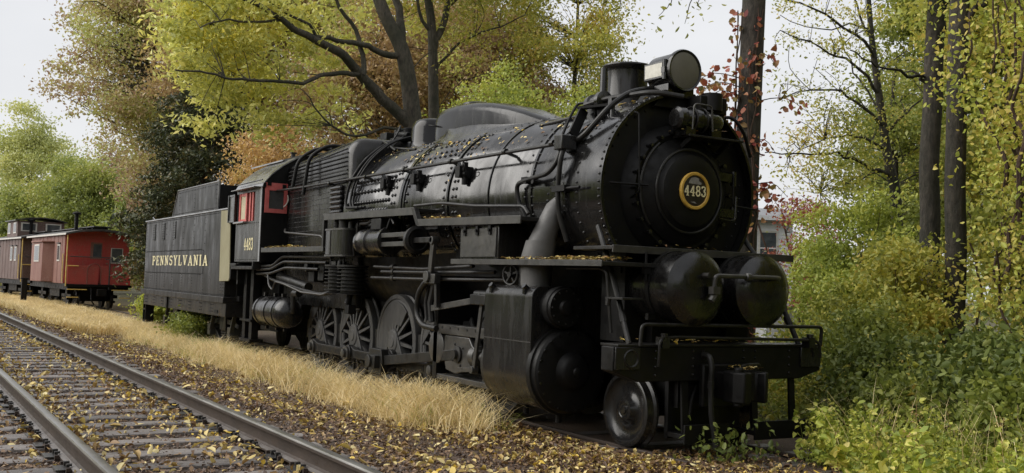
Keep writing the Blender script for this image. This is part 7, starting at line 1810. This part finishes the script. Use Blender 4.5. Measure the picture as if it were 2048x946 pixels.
hanging('vine_curtain', 'sparser yellowing vine behind the two dark trunks', (-3.2, 11.0, 0), [(-4.2 + rngv.uniform(0, 2.6), 11.2 + rngv.uniform(-0.6, 2.6), rngv.uniform(0.5, 3.0), rngv.uniform(3.5, 6.0), 0.3, 300) for _ in range(14)], 'olive', 0.12, 64)

# shrubs of the wood edge
def shrub(name, label, c, rx, ry, h, k, per, size, mat, seed, group=None, wid=0.55, stems=7, clump=0.2, flat=None):
    rng = np.random.default_rng(seed); z0 = float(gz(c[0], c[1])); root = tree_root(name, label, 'shrub', (c[0], c[1], z0), group)
    blobs = crown_blobs((c[0], c[1], z0 + h * 0.55), rx, ry, h * 0.48, k, rng, (0.25, 0.45))
    L = []
    for b_ in blobs:
        s0 = Vector((c[0] + rng.normal(0, rx * 0.15), c[1] + rng.normal(0, ry * 0.15), z0 - 0.05)); tip = Vector(b_[:3])
        L.append(('stem', [s0, s0.lerp(tip, 0.5) + Vector((0, 0, 0.15 * h)), tip], 0.016, 0.005))
    limbs_mesh(L, 5).build('stems', 'bark_red', root, 60)['kind'] = 'stuff'
    co, f = leaf_cloud(blobs, per, size, rng, clump, flat, wid, 14, fine=True); mesh_np('leaves', co, f, mat, root); return root
GS = 'shrubs along the wood edge'
for nm, lb, c, rx, ry, h, k, per, sz, mt, sd_ in (
    ('yellow_shrub', 'tall yellow green shrub before the foot of the spreading thin tree', (-5.6, 9.7), 1.5, 1.3, 4.0, 36, 1500, 0.085, 'yellowgreen', 71),
    ('yellow_shrub', 'yellow green shrub in front of the crimson shrub', (-7.3, 10.6), 0.9, 0.9, 2.9, 22, 620, 0.085, 'yellowgreen', 72),
    ('olive_shrub', 'low olive shrub behind the end of the pilot beam', (-2.2, 4.6), 0.9, 0.9, 1.2, 20, 1300, 0.075, 'olive', 73),
    ('olive_shrub', 'arching olive shrub at the foot of the farther dark trunk', (-1.3, 5.4), 1.1, 0.9, 2.5, 26, 1500, 0.08, 'olive', 74),
    ('olive_shrub', 'feathery olive shrub between the engine front and the trunks', (-0.6, 3.9), 0.95, 0.8, 1.5, 24, 1700, 0.07, 'green', 75),
    ('dark_shrub', 'glossy dark green shrub below the nearer dark trunk', (1.2, 3.7), 0.95, 0.9, 1.35, 30, 900, 0.10, 'darkgreen', 76),
    ('dark_shrub', 'glossy dark green shrub in front of the low vine tangle', (2.5, 3.0), 0.9, 0.8, 1.35, 30, 900, 0.10, 'darkgreen', 77),
    ('dark_shrub', 'low dark green shrub between the engine front and the glossy pair', (0.4, 3.0), 0.8, 0.7, 1.15, 24, 900, 0.085, 'darkgreen', 78),
    ('green_shrub', 'mid green shrub behind the lime weeds, below the glossy dark shrubs', (3.1, 2.0), 0.6, 0.5, 0.95, 18, 900, 0.085, 'green', 79),
    ('green_shrub', 'mid green shrub behind the lime weeds near the foot board', (1.2, 2.4), 0.65, 0.5, 0.9, 18, 900, 0.08, 'green', 80),
    ('yellow_shrub', 'small yellow green shrub at the foot of the crimson shrub', (-9.8, 14.0), 1.3, 1.2, 2.4, 24, 1100, 0.09, 'yellowgreen', 81),
    ):
    shrub(nm, lb, c, rx, ry, h, k, per, sz, mt, sd_, GS)

# ------------------------------------------------------------------ grass and weeds
def blades(x, y, h, w, rng, lean=0.5, droop=0.5, z=None):
    n_ = len(x); z = gz(x, y) if z is None else z
    a = rng.uniform(0, 2*PI, n_); ln = h * rng.uniform(0.15, 1.0, n_) * lean
    dx, dy = np.cos(a) * ln, np.sin(a) * ln
    b_ = rng.uniform(0, 2*PI, n_); wx, wy = np.cos(b_) * w, np.sin(b_) * w
    p0 = np.stack([x, y, z - 0.03], -1); p1 = p0 + np.stack([dx * 0.35, dy * 0.35, h * 0.55 + 0.03], -1); p2 = p0 + np.stack([dx * 0.8, dy * 0.8, h * 0.93], -1)
    dr = droop * rng.uniform(-0.3, 1.0, n_)
    p3 = p2 + np.stack([dx * 0.7, dy * 0.7, h * (0.12 - 0.35 * dr)], -1)
    wv = np.stack([wx, wy, np.zeros(n_)], -1)
    co = np.stack([p0 - wv, p0 + wv, p1 - wv, p1 + wv, p2 - wv * 0.7, p2 + wv * 0.7, p3], 1).reshape(-1, 3)
    f = np.array([(0,1,3),(0,3,2),(2,3,5),(2,5,4),(4,5,6)])
    return co, (f[None] + 7 * np.arange(n_)[:, None, None]).reshape(-1, 3)
def tufts(nt, per, x0, x1, yfun, rng, hold=None, spread=0.10, pw=1.0):
    tx = x1 - (x1 - x0) * rng.uniform(0, 1, nt) ** pw; ty = yfun(tx, rng)
    if hold is not None:
        k = rng.uniform(0, 1, nt) < hold(tx, ty); tx, ty = tx[k], ty[k]
    hh = rng.uniform(0.6, 1.25, len(tx))
    x = (tx[:, None] + rng.normal(0, spread, (len(tx), per))).ravel(); y = (ty[:, None] + rng.normal(0, spread, (len(tx), per))).ravel()
    return x, y, np.repeat(hh, per)
rg = np.random.default_rng(91)
# dry grass: ragged fringe along the siding, taller clumps near the cylinders, thinning outwards
yb = lambda x, r: -1.45 - np.abs(r.normal(0, 0.62, len(x))) * np.clip(1.15 - (x + 20) * 0.010, 0.8, 1.4)
edge = lambda x: 0.45 * lump(x * 1.3, x * 0.4 + 2) + 0.35 * lump(x * 3.1, 1.0)
def fringe(nt, per, lean, droop, hs, wd, lowmat, nm, lb, sp):
    x, y, hh = tufts(nt, per, -24.5, -1.25, yb, rg, lambda x, y: np.where(x > -2.3, 0.35, 1.0) * np.clip(1.0 + 2.8 * lump(x * 0.9, y * 1.3) - 1.5 * np.clip(-(y + 2.0 + edge(x)), 0, 9), 0.0, 1), spread=sp, pw=0.85)
    hgt = hh * rg.uniform(0.35, 1.35, len(hh)) * (0.20 + 0.17 * np.exp(-((x + 3.1) / 1.4) ** 2) + 0.24 * lump(x * 1.2, y * 1.6)) * np.clip(1.25 + 0.42 * (y + 1.7), 0.3, 1.1) * hs
    hgt = np.clip(hgt, 0.04, 0.55)
    co, f = blades(x, y, hgt, wd + 0.0016 * rg.uniform(0, 1, len(x)), rg, lean, droop)
    tag(mesh_np(nm, co, f, lowmat), lb, 'grass', kind='stuff')
fringe(1250, 22, 1.5, 1.4, 1.35, 0.0026, 'straw', 'dry_grass', 'pale straw grass standing along the near side of the locomotive', 0.07)
fringe(1500, 16, 3.2, 1.4, 0.55, 0.0034, 'straw', 'matted_grass', 'flattened straw mat at the foot of the standing grass', 0.16)
fringe(700, 14, 1.6, 1.0, 0.8, 0.003, 'greengrass', 'green_grass', 'green blades mixed through the straw beside the engine', 0.10)
yb2 = lambda x, r: r.uniform(-4.1, -1.2, len(x)) + np.clip((-24 - x) * 0.012, 0, 1.0) * r.uniform(-0.6, 2.5, len(x))
x, y, hh = tufts(3900, 20, -62, -22, yb2, rg, lambda x, y: np.clip(0.7 + 1.8 * lump(x * 0.6, y * 1.0), 0.12, 1), spread=0.16, pw=1.3)
co, f = blades(x, y, hh * 0.30, 0.006 + 0.003 * rg.uniform(0, 1, len(x)), rg, 1.0, 0.9)
tag(mesh_np('dry_grass', co, f, 'straw'), 'pale straw meadow in front of the cabooses', 'grass', kind='stuff')
x, y, hh = tufts(420, 22, -24, -13, lambda x, r: r.uniform(-1.6, -0.95, len(x)), rg, lambda x, y: np.clip(0.35 + 1.2 * lump(x * 0.6, y), 0.05, 1))
co, f = blades(x, y, hh * 0.26, 0.004 + 0 * x, rg, 0.7, 0.6); tag(mesh_np('green_grass', co, f, 'greengrass'), 'sparse green grass close under the tender', 'grass', kind='stuff')
# stout bent stalks standing out of the fringe
x, y, hh = tufts(420, 3, -14, -1.5, lambda x, r: r.uniform(-2.6, -1.5, len(x)), rg)
co, f = blades(x, y, hh * 0.36, 0.005 + 0 * x, rg, 1.5, 2.0); tag(mesh_np('grass_stalks', co, f, 'straw'), 'taller bent straw stalks rising from the grass fringe', 'grass', kind='stuff')
# green weeds between the tender trucks and at its rear corner
shrub('green_weed', 'clump of green weeds under the tender between its trucks', (-18.4, -1.25), 0.9, 0.35, 0.75, 14, 1400, 0.075, 'green', 95)
shrub('green_weed', 'yellow green weeds at the rear corner of the tender', (-25.6, -0.6), 0.9, 0.7, 1.0, 14, 900, 0.10, 'yellowgreen', 96)
shrub('green_weed', 'leggy dark green weeds growing around the coupler hose', (1.1, -0.1), 0.16, 0.3, 0.34, 6, 160, 0.08, 'darkgreen', 97)

# weeds beside the pilot: several kinds growing through each other
rw = np.random.default_rng(101)
def weed_bed(name, label, mat, nP, x0, x1, y0, y1, h0, h1, leaf, wid, patch, seed, per=26, stem='greengrass', spread=0.10, flat=0.8, edge_y=True):
    rw = np.random.default_rng(seed)
    wx = rw.uniform(x0, x1, nP); wy = rw.uniform(y0, y1, nP)
    keep = rw.uniform(0, 1, nP) < np.clip(0.55 + patch * lump(wx * 2.4 + seed, wy * 2.4), 0.03, 1)
    if edge_y: keep &= (wy > 0.62 - (wx - 1.2) * 0.33 + 0.25 * lump(wx * 3, wy)) & ~((wx < 1.15) & (wy < 1.75))
    wx, wy = wx[keep], wy[keep]; n_ = len(wx)
    wh = (h0 + (h1 - h0) * rw.uniform(0, 1, n_) ** 1.8) * np.clip(1 + 0.7 * lump(wx * 2.0, wy * 2.0 + seed), 0.5, 1.5)
    z0 = gz(wx, wy); cs = []; stL = []; szs = []; tilt = rw.normal(0, 0.2, (n_, 2))
    for i in range(n_):
        nl = int(6 + per * wh[i] * rw.uniform(0.7, 1.3)); t = rw.uniform(0.12, 1.0, nl); a = rw.uniform(0, 2*PI, nl); r_ = 0.02 + spread * (1.15 - t) * rw.uniform(0.3, 1, nl)
        cs.append(np.stack([wx[i] + tilt[i, 0] * t * wh[i] + np.cos(a) * r_, wy[i] + tilt[i, 1] * t * wh[i] + np.sin(a) * r_, z0[i] + t * wh[i]], -1)); szs.append(leaf * rw.uniform(0.5, 1.4) * rw.uniform(0.55, 1.3, nl) * (1.15 - 0.5 * t))
        stL.append(('stem', [(wx[i], wy[i], z0[i] - 0.02), (wx[i] + tilt[i, 0] * 0.5 * wh[i], wy[i] + tilt[i, 1] * 0.5 * wh[i], z0[i] + 0.5 * wh[i]), (wx[i] + tilt[i, 0] * wh[i], wy[i] + tilt[i, 1] * wh[i], z0[i] + wh[i])], 0.004, 0.002))
    cen = np.concatenate(cs); co, f = leaf_mesh(cen, np.concatenate(szs), rw, flat=flat, wid=wid, fine=True, curl=0.22)
    wd = mesh_np(name, co, f, mat); tag(wd, label, 'weeds', kind='stuff')
    stuffpart(limbs_mesh(stL, 3).build('stems', stem, wd, 60))
weed_bed('lime_weeds', 'lime green broad leaved weeds crowding the foreground beside the pilot', 'lime', 1150, 0.95, 4.9, -0.3, 2.6, 0.26, 0.75, 0.095, 0.66, 1.6, 101)
weed_bed('fine_weeds', 'small leaved yellow weeds threaded through the lime weeds', 'yellowgreen', 380, 0.95, 4.9, -0.2, 3.0, 0.25, 0.95, 0.045, 0.5, 1.5, 102, per=60, spread=0.13)
weed_bed('dark_weeds', 'dark green nettle like weeds between the lime weeds and shrubs', 'green', 420, 0.95, 4.9, 0.2, 3.6, 0.25, 0.85, 0.085, 0.5, 1.6, 103)
weed_bed('dead_weeds', 'brown withered weed stalks standing among the lime weeds', 'brownstalk', 110, 0.95, 4.9, 0.0, 3.4, 0.3, 0.9, 0.045, 0.3, 2.0, 104, stem='brownstalk', flat=1.5)
weed_bed('tall_weeds', 'tall wispy olive weeds rising beside the pilot beam end', 'olive', 330, -2.4, 4.2, 2.3, 5.2, 0.6, 1.35, 0.07, 0.45, 1.6, 105, per=34, spread=0.16, edge_y=False)
weed_bed('yellow_weeds', 'tall yellowing weeds between the pilot beam and the dark trunks', 'lime', 260, -3.2, 3.8, 2.5, 5.6, 0.5, 1.3, 0.075, 0.5, 1.8, 106, per=30, spread=0.16, edge_y=False)
x = rw.uniform(1.2, 5.0, 60); y = rw.uniform(0.4, 3.2, 60); x = np.repeat(x, 7) + rw.normal(0, 0.06, 60 * 7); y = np.repeat(y, 7) + rw.normal(0, 0.06, 60 * 7)
co, f = blades(x, y, rw.uniform(0.3, 0.95, len(x)), 0.003 + 0 * x, rw, 0.9, 1.4); tag(mesh_np('tall_grass', co, f, 'straw'), 'straw coloured grass stalks arching among the weeds', 'grass', kind='stuff')
# low ground cover through the wood
x = rw.uniform(-14, 8, 26000); y = 2.2 + 14 * rw.uniform(0, 1, 26000) ** 1.5
co, f = leaf_mesh(np.stack([x, y, gz(x, y) + rw.uniform(0.02, 0.38, len(x))], -1), rw.uniform(0.05, 0.12, len(x)), rw, flat=0.6, wid=0.6); tag(mesh_np('ground_cover', co, f, 'green'), 'low green ground cover under the trees of the wood', 'undergrowth', kind='stuff')

# ------------------------------------------------------------------ the wood beyond, one mass, and unseen trees added beside the frame to darken the engine's reflections
rf_ = np.random.default_rng(111); blobs = []
for i in range(460):
    a = 2 * PI * i / 460 + rf_.uniform(-0.02, 0.02); az = math.degrees(a) % 360
    seen = 112 < az < 186
    d = rf_.uniform(95, 150) if seen else rf_.uniform(34, 60)  # out of view: a nearer ring, added to darken reflections in the engine
    cx, cy = 9.6 + d * math.cos(a), -8.1 + d * math.sin(a)
    if seen and cy < 6: continue
    if not seen and abs(cy) < 4.5 + 0.0 * cx and az > 186 and az < 200: continue
    blobs.append((cx, cy, rf_.uniform(1.0, 6.5) if seen else (rf_.uniform(1.5, 11.0) if (az < 112 or az > 320) else rf_.uniform(0.8, 7.2)), rf_.uniform(2.5, 4.2) if (seen or az < 112 or az > 320) else rf_.uniform(2.0, 3.2), 1.0))
co, f = leaf_cloud(blobs, 60, 0.55, rf_, 1.0, None, 0.6, 6); tag(mesh_np('wood_ring', co, f, 'fargreen'), 'far off autumn woodland on the horizon with an unseen nearer ring added to darken reflections', 'woodland', kind='stuff')
for i, (bx, by, hh_, mt_, lb) in enumerate(((6.5, 8.0, 13, 'olive', 'unseen olive tree of the wood beside the lime weeds'), (11.5, 9.5, 14, 'green', 'unseen green tree of the wood ahead of the engine'), (17, 7.5, 13, 'olive', 'unseen olive tree ahead of the engine beside the siding'), (22, 2.5, 13, 'green', 'unseen green tree added by the siding ahead of the engine'), (3.0, 10.5, 15, 'green', 'unseen green tree of the wood behind the vine curtain'))):
    tree('unseen_wood_tree', lb, (bx, by, 0), hh_, (bx, by, hh_ * 0.55), 3.4, 3.4, hh_ * 0.45, 46, 620, 0.19, mt_, 'bark_dark', 0.28, 120 + i, 'unseen trees added to darken the engine reflections', 0.5)
